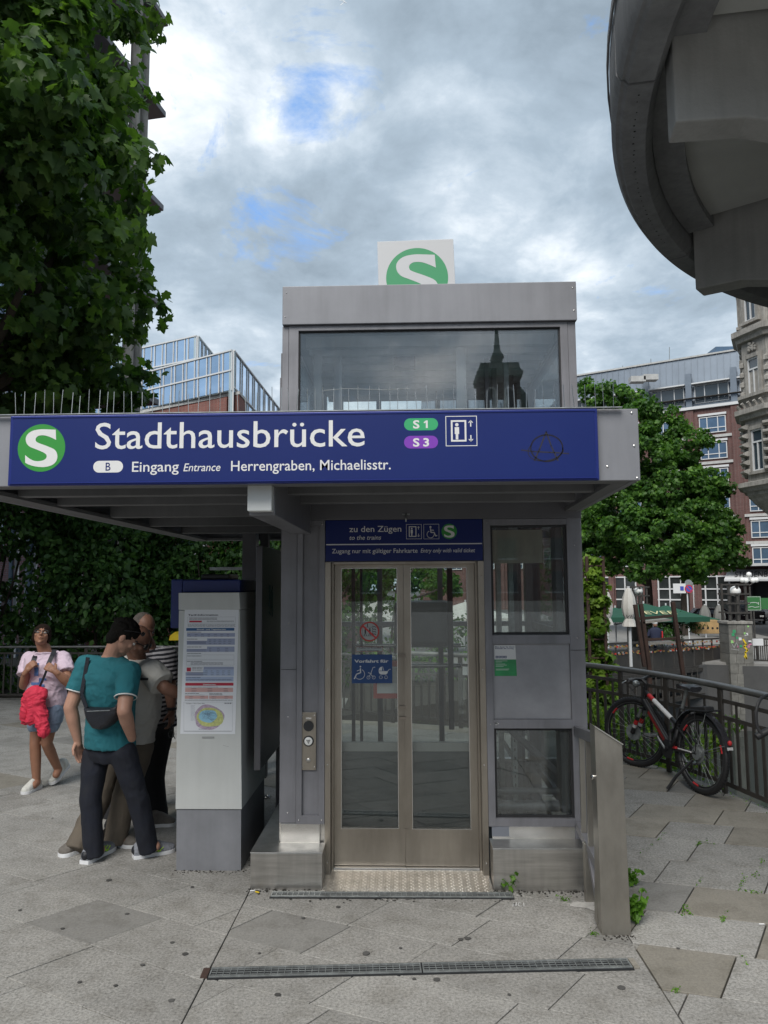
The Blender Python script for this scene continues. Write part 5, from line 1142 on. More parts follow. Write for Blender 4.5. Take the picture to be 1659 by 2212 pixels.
for k in range(230):
    mb.cur = random.choice([0, 1, 2, 3, 3, 0]); p = A.lerp(B, random.random()); z = p.z-random.choice([.06, .08, .3, .33, .36])-random.random()*.06; y = p.y-.08; s = random.uniform(.018, .035); mb.box(p.x-s, p.x+s, y-.02, y, z-s*1.3, z+s*.6)
mb.build('love_locks', lockm, kind='stuff', label='mass of small coloured padlocks hanging on the bridge railing')
bg_ = thing('bridge_girder', 'dark riveted steel bridge girder below the padlock railing', 'bridge', ((A+B)/2-V((0, 0, 2))))
for dz, h, w in ((1.27, .16, .25), (1.75, .55, .12), (2.35, .18, .3)): MB().beam(A-V((0, 0, dz)), B-V((0, 0, dz)), w, h).build('girder_beam', fence_m, bg_)
for k in range(22): p = A.lerp(B, k/21); MB().beam(p-V((0, .14, 1.2)), p-V((0, .14, 2.3)), .05, .05, (0, 1, 0)).build('web_rib', fence_m, bg_)
bk = V((.55, 1, 0)).normalized()*6
MB().prism([A-V((0, 0, 1.35)), B-V((0, 0, 1.35)), B+bk-V((0, 0, 1.35)), A+bk-V((0, 0, 1.35))], (0, 0, .12)).build('bridge_deck', asphalt, bg_)
MB().prism([A-V((-2.5, -2, 2.5)), B-V((0, -1, 2.5)), B+bk-V((0, 0, 2.5)), A+bk-V((0, 0, 2.5))], (0, 0, .1)).build('bridge_underside', dark, bg_)
# piers with trellis and globe
def pier(label, px, Y, ztop, zbot, w, trel, lamp_py, stickers=False):
    c = at(px, 1300, Y); t = thing('stone_pier', label, 'pier', (c.x, Y, zbot)); org = ORIG[t.name]
    h = .42; n = int((ztop-zbot)/h)
    for j in range(n):
        for i in (0, 1, 2):
            off = (.0 if j % 2 else .12)
            xs = [c.x-w/2, c.x-w/6+off*w*.6-.06*w, c.x+w/6+off*w*.6-.06*w, c.x+w/2]
            MB().box(xs[i]+.006, xs[i+1]-.006, Y-w/2+random.uniform(0, .012), Y+w/2, ztop-(j+1)*h+.006, ztop-j*h-.006).build('stone', pierstone, t)
    bx('cap_stone', c.x-w*.54, c.x+w*.54, Y-w*.54, Y+w*.54, ztop, ztop+.12, stone, t, .02)
    tg = thing('trellis_lamp', label.replace('stone pier', 'steel trellis frame').split(' with')[0]+' holding a white globe lamp', 'street lamp', (c.x, Y, ztop+.12))
    for sx in (-1, 0, 1):
        for sy in (-1, 1): MB().beam((c.x+sx*w*.36, Y+sy*w*.36, ztop+.12), (c.x+sx*w*.36, Y+sy*w*.36, ztop+.12+trel), .09, .09, (0, 1, 0)).build('upright', fence_m, tg)
    for k in range(1, 5):
        z = ztop+.12+trel*k/4.0-.05
        for sy in (-1, 1): MB().beam((c.x-w*.5, Y+sy*w*.42, z), (c.x+w*.5, Y+sy*w*.42, z), .05, .07).build('crossbar', fence_m, tg)
    g = at(px, lamp_py, Y); MB().ell((c.x, Y-w*.2, g.z), .23, seg=20, rings=14).build('globe', globe, tg, smooth=True); MB().tube([(c.x, Y-w*.2, ztop+.1), (c.x, Y-w*.2, g.z-.2)], .045, 8).build('lamp_pole', fence_m, tg)
    if stickers:
        mb = MB(); cs = [white, green_d, mat('sticker_pink', (.5, .2, .3), .6), mat('sticker_lime', (.3, .6, .2), .6)]
        y = Y-w/2-.004
        for k in range(15):
            mb.cur = k % 4; x_ = c.x+random.uniform(-.45, .45)*w; z_ = ztop-random.uniform(.05, 1.0); s = random.uniform(.03, .07); mb.flat(pxz([(x_-s, z_-s), (x_+s, z_-s*.8), (x_+s*.8, z_+s), (x_-s, z_+s)], y))
        tag(mb.build('sticker_cluster', cs, t), kind='stuff')
        mb = MB(); zz = ztop-.9; strokes(mb, [(c.x+.10, zz+.25), (c.x+.22, zz+.05), (c.x+.12, zz-.05), (c.x+.26, zz-.2), (c.x+.16, zz-.3), (c.x+.2, zz-.55), (c.x+.12, zz-.45)], .07, y); mb.build('yellow_graffiti', yellow, t)
        mb = MB(); zz = ztop-.9; strokes(mb, [(c.x-.4, zz+.1), (c.x-.3, zz-.1), (c.x-.2, zz+.12), (c.x-.1, zz-.08)], .02, y); strokes(mb, [(c.x-.42, zz-.15), (c.x-.1, zz-.2)], .02, y); mb.build('grey_graffiti', mat('chalk_grey', (.4, .4, .4), .7), t)
    return t
pz_ = at(1585, 1347, 33).z
pier('square grey stone pier with stickers at the end of the bridge railing', 1585, 33.0, pz_, -5.6, 1.0, 1.62, 1277, True)
pier('square stone pier with chalk drawing behind the closed cream parasol', 1378, 42, at(1378, 1345, 42).z, -2.2, 1.05, 1.9, 1276)
# side railing right of pier
A2, B2 = at(1608, 1380, 34), at(1690, 1381, 33); railing('quay_railing', 'low railing with a white notice right of the sticker covered pier', A2, B2, .95, 3, False, 18)
bx_n = thing('white_notice', 'white double notice hanging on the railing right of the pier', 'notice', at(1634, 1400, 32.9)); q = at(1634, 1382, 32.9); bx('notice_board', q.x-.28, q.x+.28, 32.88, 32.9, q.z-.25, q.z+.05, white, bx_n)
# ladder like trellis near the creeper
lt = thing('ladder_trellis', 'rusty ladder like frame with two steps leaning behind the railing', 'frame', (4.1, 12, -1.5))
for (pa, pb) in (((1372, 1306), (1392, 1440)), ((1384, 1304), (1402, 1440)), ((1453, 1300), (1478, 1475))): MB().beam(at(*pa, 12), at(*pb, 12), .055, .08, (0, 1, 0)).build('upright', rust, lt, bevel=.004)
for pa, pb in (((1381, 1347), (1457, 1341)), ((1392, 1393), (1466, 1390))): a, b = at(*pa, 12.0), at(*pb, 12.0); MB().prism([a+V((.05, -.04, 0)), b+V((-.06, -.04, 0)), b+V((-.06, .28, .0)), a+V((.05, .28, .0))], (0, 0, .03)).build('step', stone, lt); MB().beam(a+V((0, 0, .08)), b+V((0, 0, .08)), .03, .04).build('rail', rust, lt)
MB().beam(at(1402, 1440, 12), at(1402, 1440, 12)-V((0, 0, 1.2)), .055, .08, (0, 1, 0)).build('upright', rust, lt); MB().beam(at(1478, 1475, 12), at(1478, 1475, 12)-V((0, 0, 1.0)), .055, .08, (0, 1, 0)).build('upright', rust, lt)

# parasols
def parasol(label, c, half, eave, ridge, m, txt=None, group=None):
    c = V(c); t = thing('parasol', label, 'parasol', (c.x, c.y, PZ), group)
    mb = MB(); n = 8; top = V((c.x, c.y, ridge)); rim = [V((c.x+half*math.copysign(min(1, abs(math.cos(a))*1.42), math.cos(a)), c.y+half*math.copysign(min(1, abs(math.sin(a))*1.42), math.sin(a)), eave)) for a in [2*math.pi*k/n for k in range(n)]]
    mid = [top.lerp(r, .5)-V((0, 0, .06)) for r in rim]
    for k in range(n):
        j = (k+1) % n; mb.add([top, mid[k], mid[j], rim[k], rim[j], rim[k]-V((0, 0, .22)), rim[j]-V((0, 0, .22))], [(0, 1, 2), (1, 3, 4, 2), (3, 5, 6, 4)])
    o = mb.build('canopy', m, t); MB().tube([(c.x, c.y, PZ), (c.x, c.y, ridge+.1)], .04, 8).build('pole', whitefr, t)
    mb = MB(); [mb.tube([(c.x, c.y, eave-.5), r-V((0, 0, .02))], .015, 5) for r in rim]; tag(mb.build('ribs', fence_m, t), kind='stuff')
    if txt:
        # lettering on the slope facing the camera
        s0 = V((0, -1, (eave-ridge)/half)).normalized(); base = V((c.x, c.y, ridge))+s0*half*.86
        for tx, x0_, x1_, cap, m_ in txt:
            mb = MB(); text(mb, tx, x0_, x1_, 0, cap, lambda x, z: base+V((x, 0, 0))-s0*z+V((0, -.03, .035))); mb.build('lettering', m_, t)
    return t
u1 = at(1408, 1330, 35); parasol('large green parasol with cream lettering above the seated man', (at(1391, 1330, 36.5).x, 36.5, 0), 2.25, at(1400, 1334, 34).z, at(1423, 1303, 36.5).z, umb_green, [('JEVER', -.75, .95, .50, logo_gold)])
parasol('second green parasol partly behind the lettered green parasol', (at(1439, 1330, 39.5).x, 39.5, 0), 1.95, at(1480, 1337, 38).z, at(1478, 1307, 39.5).z, umb_green)
parasol('third green parasol at the left behind the ivy column', (at(1335, 1330, 41).x, 41.5, 0), 1.4, at(1335, 1331, 41).z, at(1335, 1312, 41.5).z, umb_green)
for px, Y, tag_ in ((815, 31, 'white open parasol seen through the left lift door'), (1005, 37, 'white open parasol seen through the right lift door'), (760, 40, 'white open parasol farthest left behind the lift')):
    parasol(tag_, (at(px, 1300, Y).x, Y, 0), 2.4, at(px, 1331, Y).z, at(px, 1300, Y).z, umb_white, group='white parasols behind the lift')
def closed_parasol(label, px, Y, ytop, ybot, m, rmax, pole, ybase, txt=False):
    a, b = at(px, ytop, Y), at(px, ybot, Y); t = thing('closed_parasol', label, 'parasol', (a.x, Y, at(px, ybase, Y).z)); h = a.z-b.z
    prof = [(rmax*.85, b.z), (rmax*.8, b.z+h*.06), (rmax*.5, b.z+h*.2), (rmax*.72, b.z+h*.3), (rmax*.85, b.z+h*.5), (rmax*.7, b.z+h*.75), (rmax*.45, b.z+h*.9), (rmax*.3, b.z+h*.97), (rmax*.15, a.z)]
    rings = [[V((a.x+r*(1+.14*(k % 2))*math.cos(2*math.pi*k/16), Y+r*(1+.14*(k % 2))*math.sin(2*math.pi*k/16), z)) for k in range(16)] for r, z in prof]
    MB().loft(rings).build('folded_cloth', m, t, smooth=True); MB().tube([(a.x, Y, at(px, ybase, Y).z), (a.x, Y, a.z+.05)], pole, 8).build('pole', whitefr, t)
    if txt: mb = MB(); zz = b.z+h*.22; text(mb, 'VER', a.x-rmax*.75, a.x+rmax*.75, zz, .10, f_(Y-rmax*1.2), .3); mb.build('lettering', ink, t)
closed_parasol('closed cream parasol with dark lettering right of the ivy column', 1357, 22, 1270, 1353, umb_white, .22, .045, 1440, True)
closed_parasol('closed cream parasol half hidden behind the ivy column', 1309, 26, 1275, 1350, umb_white, .22, .045, 1400)
closed_parasol('left of the two closed grey parasols by the dark entrance', 1522, 48, 1307, 1361, umb_grey, .38, .05, 1385)
closed_parasol('right one of the two closed grey parasols by the dark entrance', 1553, 48, 1307, 1360, umb_grey, .38, .05, 1385)
# seated man on the terrace
def simple_person(label, c, s=1.0):
    t = thing('person', label, 'person', c); R3 = Matrix.Rotation(0, 3, 'X'); c = V(c)
    mb = MB(); rings = []
    for z, rx, ry in ((.45, .19, .15), (.6, .19, .14), (.8, .22, .13), (.98, .24, .12), (1.06, .17, .1), (1.10, .07, .07)): rings.append([c+V((rx*math.cos(a), ry*math.sin(a), z)) for a in [6.283*k/16 for k in range(16)]])
    mb.loft(rings); mb.tube([c+V((-.22, 0, 1.0)), c+V((-.28, -.02, .78)), c+V((-.15, .2, .72))], [.06, .05, .035], 8); mb.tube([c+V((.22, 0, 1.0)), c+V((.28, -.02, .78)), c+V((.15, .2, .72))], [.06, .05, .035], 8)
    mb.tube([c+V((-.1, 0, .48)), c+V((-.12, .42, .5)), c+V((-.12, .45, .05))], [.09, .07, .05], 8); mb.tube([c+V((.1, 0, .48)), c+V((.12, .42, .5)), c+V((.12, .45, .05))], [.09, .07, .05], 8)
    mb.build('jacket', mat('navy_cloth', (.015, .02, .05), .8), t, smooth=True); bx('red_panel', c.x+.225, c.x+.27, c.y-.09, c.y-.02, c.z+.55, c.z+.95, red, t, .01)
    MB().ell(c+V((0, 0, 1.22)), (.085, .10, .12)).ell(c+V((0, .09, 1.2)), (.015, .03, .02)).build('head', mat('skin_far', (.4, .22, .15), .6), t, smooth=True)
    mb = MB(); mb.ell(c+V((0, 0, 1.27)), (.1, .115, .09)); mb.box(c.x-.07, c.x+.07, c.y+.08, c.y+.2, c.z+1.25, c.z+1.27); mb.build('cap', white, t, smooth=True)
sp_ = at(1416, 1376, 30); simple_person('seated man in navy jacket and white cap under the green parasol', (sp_.x, 30, at(1416, 1345, 30).z-1.28))
bx_c = thing('timber_crate', 'light timber planter box with round holes near the bridge railing', 'crate', at(1522, 1364, 36)); q = at(1522, 1364, 36); bx('box_front', q.x-.55, q.x+.55, 35.6, 36.2, at(1522, 1363, 36).z-.1, at(1522, 1339, 36).z, mat('light_timber', (.42, .27, .12), .7, var=.2), bx_c, .01)
mb = MB()
for k in range(5): x = q.x-.44+k*.22; mb.lathe([(.05, 0), (.05, .01)], (x, 35.598, at(1522, 1357, 35.6).z), 12, axis=Matrix.Rotation(math.radians(90), 3, 'X'))
mb.build('holes', dark, bx_c)
shrub('potted_shrub', 'dark potted shrubs on the terrace right of the seated man', 'shrub', [(at(1470, 1350, 36).x, 36, at(1470, 1352, 36).z, (1.5, .5, .55)), (at(1445, 1355, 36).x, 36.3, at(1445, 1352, 36).z, (.6, .4, .5)), (at(1425, 1355, 30).x, 30.4, at(1425, 1372, 30).z, (.6, .3, .3))], 2600, .12, leaf_dark, SIMPLE, (at(1470, 1350, 36).x, 36, PZ))
# traffic signs
ts_ = thing('traffic_sign', 'white post with round no stopping sign and blue parking plate', 'sign', at(1490, 1345, 44)); q = at(1485, 1330, 44)
MB().tube([(q.x+.05, 44, PZ), (q.x+.05, 44, at(1488, 1258, 44).z)], .04, 8).build('pole', whitefr, ts_)
a = at(1488, 1272, 43.9); MB().lathe([(.24, 0), (.24, .02)], (a.x, 43.9, a.z), 24, axis=Matrix.Rotation(math.radians(90), 3, 'X')).build('red_disc', mat('disc_red', (.45, .03, .06), .5), ts_)
MB().lathe([(.17, 0), (.17, .02)], (a.x, 43.89, a.z), 24, axis=Matrix.Rotation(math.radians(90), 3, 'X')).build('blue_field', mat('disc_blue', (.05, .08, .4), .5), ts_); mb = MB(); strokes(mb, [(a.x-.12, a.z+.12), (a.x+.12, a.z-.12)], .05, 43.865); mb.build('red_bar', red, ts_)
a = at(1488, 1262, 43.9); MB().lathe([(.22, 0), (.22, .02)], (a.x, 43.95, a.z+.05), 24, axis=Matrix.Rotation(math.radians(90), 3, 'X')).build('grey_disc', galv, ts_)
a = at(1470, 1271, 43.9); bx('white_plate', a.x-.42, a.x+.3, 43.9, 43.93, a.z-.28, a.z+.28, white, ts_); bx('blue_plate', a.x-.02, a.x+.18, 43.88, 43.899, a.z-.12, a.z+.12, MATS['disc_blue'], ts_)
# green banner board
gb = thing('green_board', 'green board with a white bridge drawing beside the parked cars', 'sign', at(1630, 1320, 40)); a, b = at(1613, 1319, 40), at(1643, 1288, 40); bx('board', a.x, b.x, 40, 40.05, a.z, b.z, mat('board_green', (.03, .14, .04), .6), gb, .01)
mb = MB(); cx_ = (a.x+b.x)/2; cz_ = a.z+(b.z-a.z)*.5; strokes(mb, [(cx_-.25, cz_+.05), (cx_-.25, cz_-.06)], .03, 39.995); strokes(mb, [(cx_+.25, cz_+.05), (cx_+.25, cz_-.06)], .03, 39.995); strokes(mb, [(cx_-.25, cz_), (cx_-.1, cz_+.05), (cx_+.1, cz_+.05), (cx_+.25, cz_)], .025, 39.995); strokes(mb, [(cx_-.28, a.z+.18), (cx_-.1, a.z+.22), (cx_+.05, a.z+.17), (cx_+.28, a.z+.2)], .02, 39.995); ringpoly(mb, [(a.x+.02, a.z+.02), (b.x-.02, a.z+.02), (b.x-.02, b.z-.02), (a.x+.02, b.z-.02)], [(a.x+.035, a.z+.035), (b.x-.035, a.z+.035), (b.x-.035, b.z-.035), (a.x+.035, b.z-.035)], 39.996); mb.build('drawing', white, gb)
bx('board_leg', cx_-.03, cx_+.03, 40.02, 40.07, PZ, a.z, fence_m, gb); bx('board', b.x+.03, b.x+1.2, 40.3, 40.35, a.z+.05, b.z-.1, MATS['board_green'], gb, .01)
# cars
def car(label, px, Y, L_, W_, H_, m, rz):
    q = at(px, 1300, Y); t = thing('parked_car', label, 'car', (0, 0, 0), 'cars parked by the hotel entrance')
    prof = [(-L_/2, .25), (-L_/2, .8), (-L_*.46, H_*.62), (-L_*.36, H_*.97), (-L_*.1, H_), (L_*.12, H_*.97), (L_*.27, H_*.68), (L_*.47, H_*.56), (L_/2, .6), (L_/2, .25)]
    MB().prism([V((x, -W_/2, z)) for x, z in prof], (0, W_, 0)).build('body', m, t, bevel=.06)
    MB().prism([V((x, -W_/2-.01, z)) for x, z in [(-L_*.38, H_*.66), (-L_*.33, H_*.9), (L_*.1, H_*.9), (L_*.2, H_*.68)]], (0, W_+.02, 0)).build('side_window', glass_far, t)
    bx('windscreen', L_*.15, L_*.24, -W_*.4, W_*.4, H_*.7, H_*.9, glass_far, t)
    for sx in (-.3, .32):
        for sy in (-1, 1): w = MB().lathe([(.33, -.1), (.33, .1)], (L_*sx, sy*(W_/2-.08), .33), 18, axis=Matrix.Rotation(math.radians(90), 3, 'X')).build('wheel', rubber, t); MB().lathe([(.2, -.11), (.2, .11)], (L_*sx, sy*(W_/2-.08), .33), 12, axis=Matrix.Rotation(math.radians(90), 3, 'X')).build('rim', carsilver, w)
    for sy in (-1, 1): bx('headlight', L_/2-.05, L_/2+.01, sy*W_*.35-.15, sy*W_*.35+.15, .62, .76, globe, t, .01)
    bx('bumper', L_/2-.02, L_/2+.04, -W_*.4, W_*.4, .3, .45, carsilver, t, .02)
    t.location = (q.x, Y, at(px, 1345, 69).z if Y > 60 else PZ); t.rotation_euler = (0, 0, rz)
    return t
c1 = car('black parked van in front of the dark hotel entrance', 1618, 66, 4.8, 1.95, 1.95, carblack, -1.9)
c2 = car('dark saloon car behind the closed grey parasols', 1545, 64, 4.5, 1.8, 1.4, carblack, -.2)
c3 = car('silver car at the right edge beyond the black van', 1642, 72, 4.5, 1.8, 1.45, carsilver, -1.7)
for c_ in (c1, c2, c3): c_.location.z = PZ+.03
# clustered globe lamp
gl_ = thing('globe_street_lamp', 'cast iron street lamp with five white globes right of the pier', 'street lamp', (at(1621, 1300, 46).x, 46, PZ)); q = at(1621, 1300, 46)
MB().lathe([(.18, 0), (.12, .3), (.07, .6), (.05, 3.3)], (q.x, 46, PZ), 12).build('pole', fence_m, gl_, smooth=True)
for dx, py in ((0, 1241), (-.42, 1253), (.42, 1253), (-.2, 1254), (.22, 1254)):
    a = at(1621, py, 46); MB().ell((q.x+dx, 46, a.z), .16, seg=14, rings=10).build('globe', globe, gl_, smooth=True); MB().tube([(q.x, 46, a.z-.3), (q.x+dx, 46, a.z-.12)], .02, 6).build('arm', fence_m, gl_)

# ------------------------------------------------------------------ right maple trees
def bigtree(name, label, base, blobs, n, size, m, trunk_r, H, out=MAPLE):
    t = thing(name, label, 'tree', base); mb = MB(); tr = limb(mb, base, V(base)+V((.2, 0, H)), trunk_r, trunk_r*.7, .04)
    for b in blobs[:7]: limb(mb, tr[-1]-V((0, 0, random.uniform(0, H*.2))), (b[0], b[1], b[2]), trunk_r*.5, .05, .12)
    mb.build('trunk', bark, t, smooth=True); P, Q = crown_pts(blobs, n, .52, .5); foliage(t, P, Q, size, out, m, name='crown'); return t
def B_(px, py, Y, rpx): p = at(px, py, Y); return (p.x, p.y, p.z, rpx/1598*Y)
bigtree('maple_tree', 'big round maple tree in front of the red brick hotel', (at(1478, 1350, 50).x, 50, PZ),
        [B_(1385, 990, 50, 75), B_(1450, 1060, 50, 85), B_(1500, 1130, 50, 88), B_(1420, 1160, 49, 85), B_(1545, 1180, 50, 52), B_(1350, 1110, 51, 75), B_(1480, 960, 50, 48), B_(1430, 920, 51, 50), B_(1380, 900, 51, 48), B_(1340, 940, 51, 60), B_(1560, 1120, 50, 38), B_(1500, 1205, 49, 52), B_(1395, 1210, 49, 42), B_(1530, 1050, 50, 40), B_(1590, 1215, 50, 20)], 52000, .235, leaf_far, .33, 4.2)
bigtree('maple_tree', 'maple tree farther left whose top shows beside the lift roof', (at(1397, 1350, 54).x, 54, PZ),
        [B_(1283, 850, 56, 38), B_(1345, 870, 55, 40), B_(1290, 940, 55, 50), B_(1270, 1050, 55, 60), B_(1300, 1140, 54, 62), B_(1240, 1150, 55, 50), B_(1200, 1020, 56, 60), B_(1330, 1200, 53, 40), B_(1262, 1180, 53, 40)], 26000, .25, leaf_far, .36, 4.0)
bigtree('maple_tree', 'green tree seen through the left door glass of the lift', (at(770, 1350, 46).x, 46, PZ), [B_(770, 1200, 46, 75), B_(800, 1250, 46, 50), B_(730, 1240, 46, 45), B_(900, 1215, 60, 60), B_(960, 1265, 55, 35), B_(700, 1200, 46, 60)], 15000, .28, leaf_far, .25, 3.0)

# ------------------------------------------------------------------ brick hotel
def wallbuilding(name, label, cat, A, B, depth, z0, z1, m, part='wall'):
    A, B = V((*A, 0)), V((*B, 0)); d = (B-A).normalized(); n = V((-d.y, d.x, 0)); t = thing(name, label, cat, (A.x, A.y, z0))
    MB().prism([A+V((0, 0, z0)), B+V((0, 0, z0)), B+n*depth+V((0, 0, z0)), A+n*depth+V((0, 0, z0))], (0, 0, z1-z0)).build(part, m, t); return t, A, d, n
HA, HB = (2.0, 110.9), (44.5, 84.9)
hz1 = 23.0
hotel, A3, dH, nH = wallbuilding('brick_hotel', 'red brick hotel with white windows and grey zinc roof beyond the tree', 'building', HA, HB, 14, -2.2, hz1, brick)
LH = (V((*HB, 0))-V((*HA, 0))).length
def hp(u, o, z): return A3+dH*u-nH*o+V((0, 0, z))     # u along facade, o out of the facade
def hbox(mb, u0, u1, o0, o1, z0, z1): mb.prism([hp(u0, o1, z0), hp(u1, o1, z0), hp(u1, o0, z0), hp(u0, o0, z0)], (0, 0, z1-z0))
for z in (6.4, 9.6, 12.8, 16.2, 19.4): mb = MB(); hbox(mb, 0, LH, 0, .18, z-.1, z+.22); mb.build('string_course', concrete, hotel)
mb = MB(); hbox(mb, -.2, LH+.2, -.5, .35, hz1, hz1+.35); mb.build('cornice', whitefr, hotel)
mb = MB(); mb.prism([hp(0, -.4, hz1+.36), hp(0, -1.2, 30.0), hp(0, -9, 30.6), hp(0, -13, hz1+.36)], dH*LH); mb.build('roof', zinc, hotel)
mb = MB()
for k in range(int(LH/.75)): mb.beam(hp(k*.75, -.36, hz1+.5), hp(k*.75, -1.16, 29.95), .05, .06)
tag(mb.build('roof_seams', zinc, hotel), kind='stuff')
mb = MB(); hbox(mb, 0, LH, -1.6, -1.0, 29.9, 30.1); mb.build('roof_edge', concrete, hotel)
def hwin(u, z, w, h, roof=False, curtain=True):
    o = -.05 if not roof else -.55
    mb = MB(); f = .1
    for a, b, c, d in ((u-w/2, u+w/2, z, z+f), (u-w/2, u+w/2, z+h-f, z+h), (u-w/2, u-w/2+f, z+f, z+h-f), (u+w/2-f, u+w/2, z+f, z+h-f), (u-w*.2-f/2, u-w*.2+f/2, z+f, z+h-f), (u+w*.2-f/2, u+w*.2+f/2, z+f, z+h-f)): hbox(mb, a, b, o+.08, o+.2, c, d)
    for a, b in ((u-w/2+f, u-w*.2-f/2), (u-w*.2+f/2, u+w*.2-f/2), (u+w*.2+f/2, u+w/2-f)): hbox(mb, a, b, o+.08, o+.18, z+h*.28, z+h*.28+f)
    hbox(mb, u-w/2-.1, u+w/2+.1, o+.06, o+.3, z+h+.12, z+h+.38) if not roof else hbox(mb, u-w/2-.2, u+w/2+.2, o, o+.9, z+h+.05, z+h+.2)
    fo = mb.build('window', whitefr, hotel); mb = MB(); hbox(mb, u-w/2+.02, u+w/2-.02, o+.06, o+.11, z+.02, z+h-.02); mb.build('pane', glass_blue if not roof else glass_far, fo)
glass_blue = mat('window_glass_sky', (.10, .16, .24), .06, .3, .3, .25)
u_ = 1.6; cols = []
while u_ < LH-1.5: cols.append(u_); u_ += 5.1
cols = [LH-3.4-5.1*k for k in range(int((LH-3)/5.1))]
for u in cols:
    for z in (3.9, 7.0, 10.1, 13.5, 16.7, 19.9): hwin(u, z, 3.0, 2.0)
    hwin(u, hz1+.8, 3.9, 2.3, True); mb = MB(); hbox(mb, u+2.2, u+2.9, -.4, .1, hz1+.4, hz1+4.6); mb.build('roof_fin', zinc, hotel); mb = MB(); hbox(mb, u+2.1, u+3.0, 0, .2, -2, hz1-.1); mb.build('brick_pilaster', brick, hotel)
mb = MB(); hbox(mb, 0, LH, -.3, .5, 24.4, 24.46); mb.build('roof_rail', fence_m, hotel)
for k in range(4):    # tall white gridded ground floor windows
    u = LH-9.5-k*5.4; mb = MB()
    for j in range(4): hbox(mb, u-2+j*1.33-.08, u-2+j*1.33+.08, .02, .2, -2, 2.7)
    for z in (-2, -.2, 1.1, 2.6): hbox(mb, u-2.08, u+2.08, .02, .19, z-.08, z+.08)
    fo = mb.build('shop_window', whitefr, hotel); mb = MB(); hbox(mb, u-1.95, u+1.95, .0, .06, -2, 2.65); mb.build('pane', mat('shop_glass', (.03, .035, .035), .1, 0, .4, .6) if k == 0 else MATS['shop_glass'], fo)
mb = MB(); hbox(mb, LH-7.5, LH+1, .0, .06, -2.2, 2.0); mb.build('dark_entrance', dark, hotel)
mb = MB(); mb.prism([hp(LH-7.6, .1, 3.4), hp(LH-7.6, 3.2, 2.2), hp(LH-7.6, 3.2, 2.0), hp(LH-7.6, .1, 2.0)], dH*8.8); aw = mb.build('entrance_canopy_roof', whitefr, hotel)
mb = MB(); hbox(mb, LH-7.9, LH+1.2, 0, 3.1, 3.7, 4.0); mb.build('entrance_cornice', whitefr, hotel)
mb = MB(); b0 = hp(0, 3.3, 0); text(mb, 'STEIGENBERGER', LH-6.6, LH-.9, 2.35, .62, lambda x, z: hp(x, 2.55-(z-2.35)*1.3, z+.12), 0, .01); mb.build('lettering', ink, aw)
for k in range(5): mb = MB(); hbox(mb, LH-7+k*1.7, LH-6.7+k*1.7, .5, .8, -2.2, 2.0); mb.build('entrance_column', dark, hotel)
# roof clutter
rc = thing('satellite_dish', 'small round satellite dish on the zinc roof edge', 'dish', hp(26, -2, 30.4)); q = at(1475, 786, 95); MB().lathe([(.9, 0), (.6, .3), (.1, .4)], (q.x, 95, q.z-.2), 20, axis=Matrix.Rotation(math.radians(70), 3, 'X')).build('dish', concrete_b, rc, smooth=True)
rb = thing('roof_plant_room', 'glazed plant room on the right end of the zinc roof', 'roof box', hp(LH-3, -3, 30.4)); a, b = at(1565, 778, 92), at(1592, 748, 92); bx('room', a.x-1, b.x+3, 92, 97, a.z-1, b.z, glass_blue, rb); bx('white_frame', a.x-3.5, a.x-1.2, 93, 95, a.z-1, b.z-.8, mat('pale_panel', (.4, .47, .46), .4), rb)
for px, py in ((1392, 830), (1380, 832), (1405, 829)): pass
for px, py, l in ((1373, 826, 'left roof hatch hood on the zinc roof'), (1400, 822, 'right roof hatch hood on the zinc roof')):
    q = at(px, py, 92); t = thing('roof_hatch', l, 'roof hatch', q); bx('hood', q.x-.9, q.x+.9, 90.8, 92, q.z-.2, q.z+.5, concrete, t)
for px, y0_, y1_ in ((1446, 750, 795), (1406, 775, 810), (1420, 782, 803), (1345, 790, 815)):
    q0, q1 = at(px, y1_, 97), at(px, y0_, 97); tag(MB().tube([q0, q1], .05, 5).build('roof_antenna', galv), 'thin roof antenna '+{1446: 'tallest one above the zinc roof', 1406: 'second from the left above the zinc roof', 1420: 'short one left of the satellite dish', 1345: 'leftmost above the zinc roof'}[px], 'antenna')

# ------------------------------------------------------------------ ornate stone corner building
oc = thing('ornate_corner_building', 'grey sandstone corner building with carved polygonal bay at right edge', 'building', (24.0, 47, -2))
BCX, BCY = 24.35, 47.0; SEG8 = 8; A0 = math.radians(22.5-90-27)
def bay(name, prof, m, seg=8): return MB().lathe(prof, (BCX, BCY, 0), seg, A0).build(name, m, oc)
def zy(py, Y=44.6): return at(1625, py, Y).z
bay('bay_wall', [(2.62, zy(1033)), (2.62, zy(885)), (2.66, zy(845)), (2.6, zy(715)), (2.6, zy(560))], stone)
for y0_, y1_, r in ((690, 715, 3.2), (835, 850, 3.0), (868, 890, 3.25), (1033, 1052, 3.25), (560, 580, 3.3)):
    zt, zb = zy(y0_), zy(y1_); bay('cornice', [(2.55, zb-.05), (r*.9, zb), (r*.93, zb+(zt-zb)*.35), (r, zb+(zt-zb)*.5), (r, zt), (2.55, zt+.15)], stone)
bay('corbel', [(.6, zy(1150)), (1.2, zy(1135)), (1.5, zy(1110)), (1.6, zy(1100)), (2.4, zy(1072)), (2.5, zy(1066)), (2.7, zy(1060)), (2.75, zy(1050)), (2.5, zy(1040))], stone)
def facet(k, u, o, z):    # point on bay facet k (u across, o outward)
    a = A0+math.pi/8+2*math.pi*k/8; ap = 2.6*math.cos(math.pi/8); d = V((math.cos(a), math.sin(a), 0)); s = V((-d.y, d.x, 0)); return V((BCX, BCY, 0))+d*(ap+o)+s*u+V((0, 0, z))
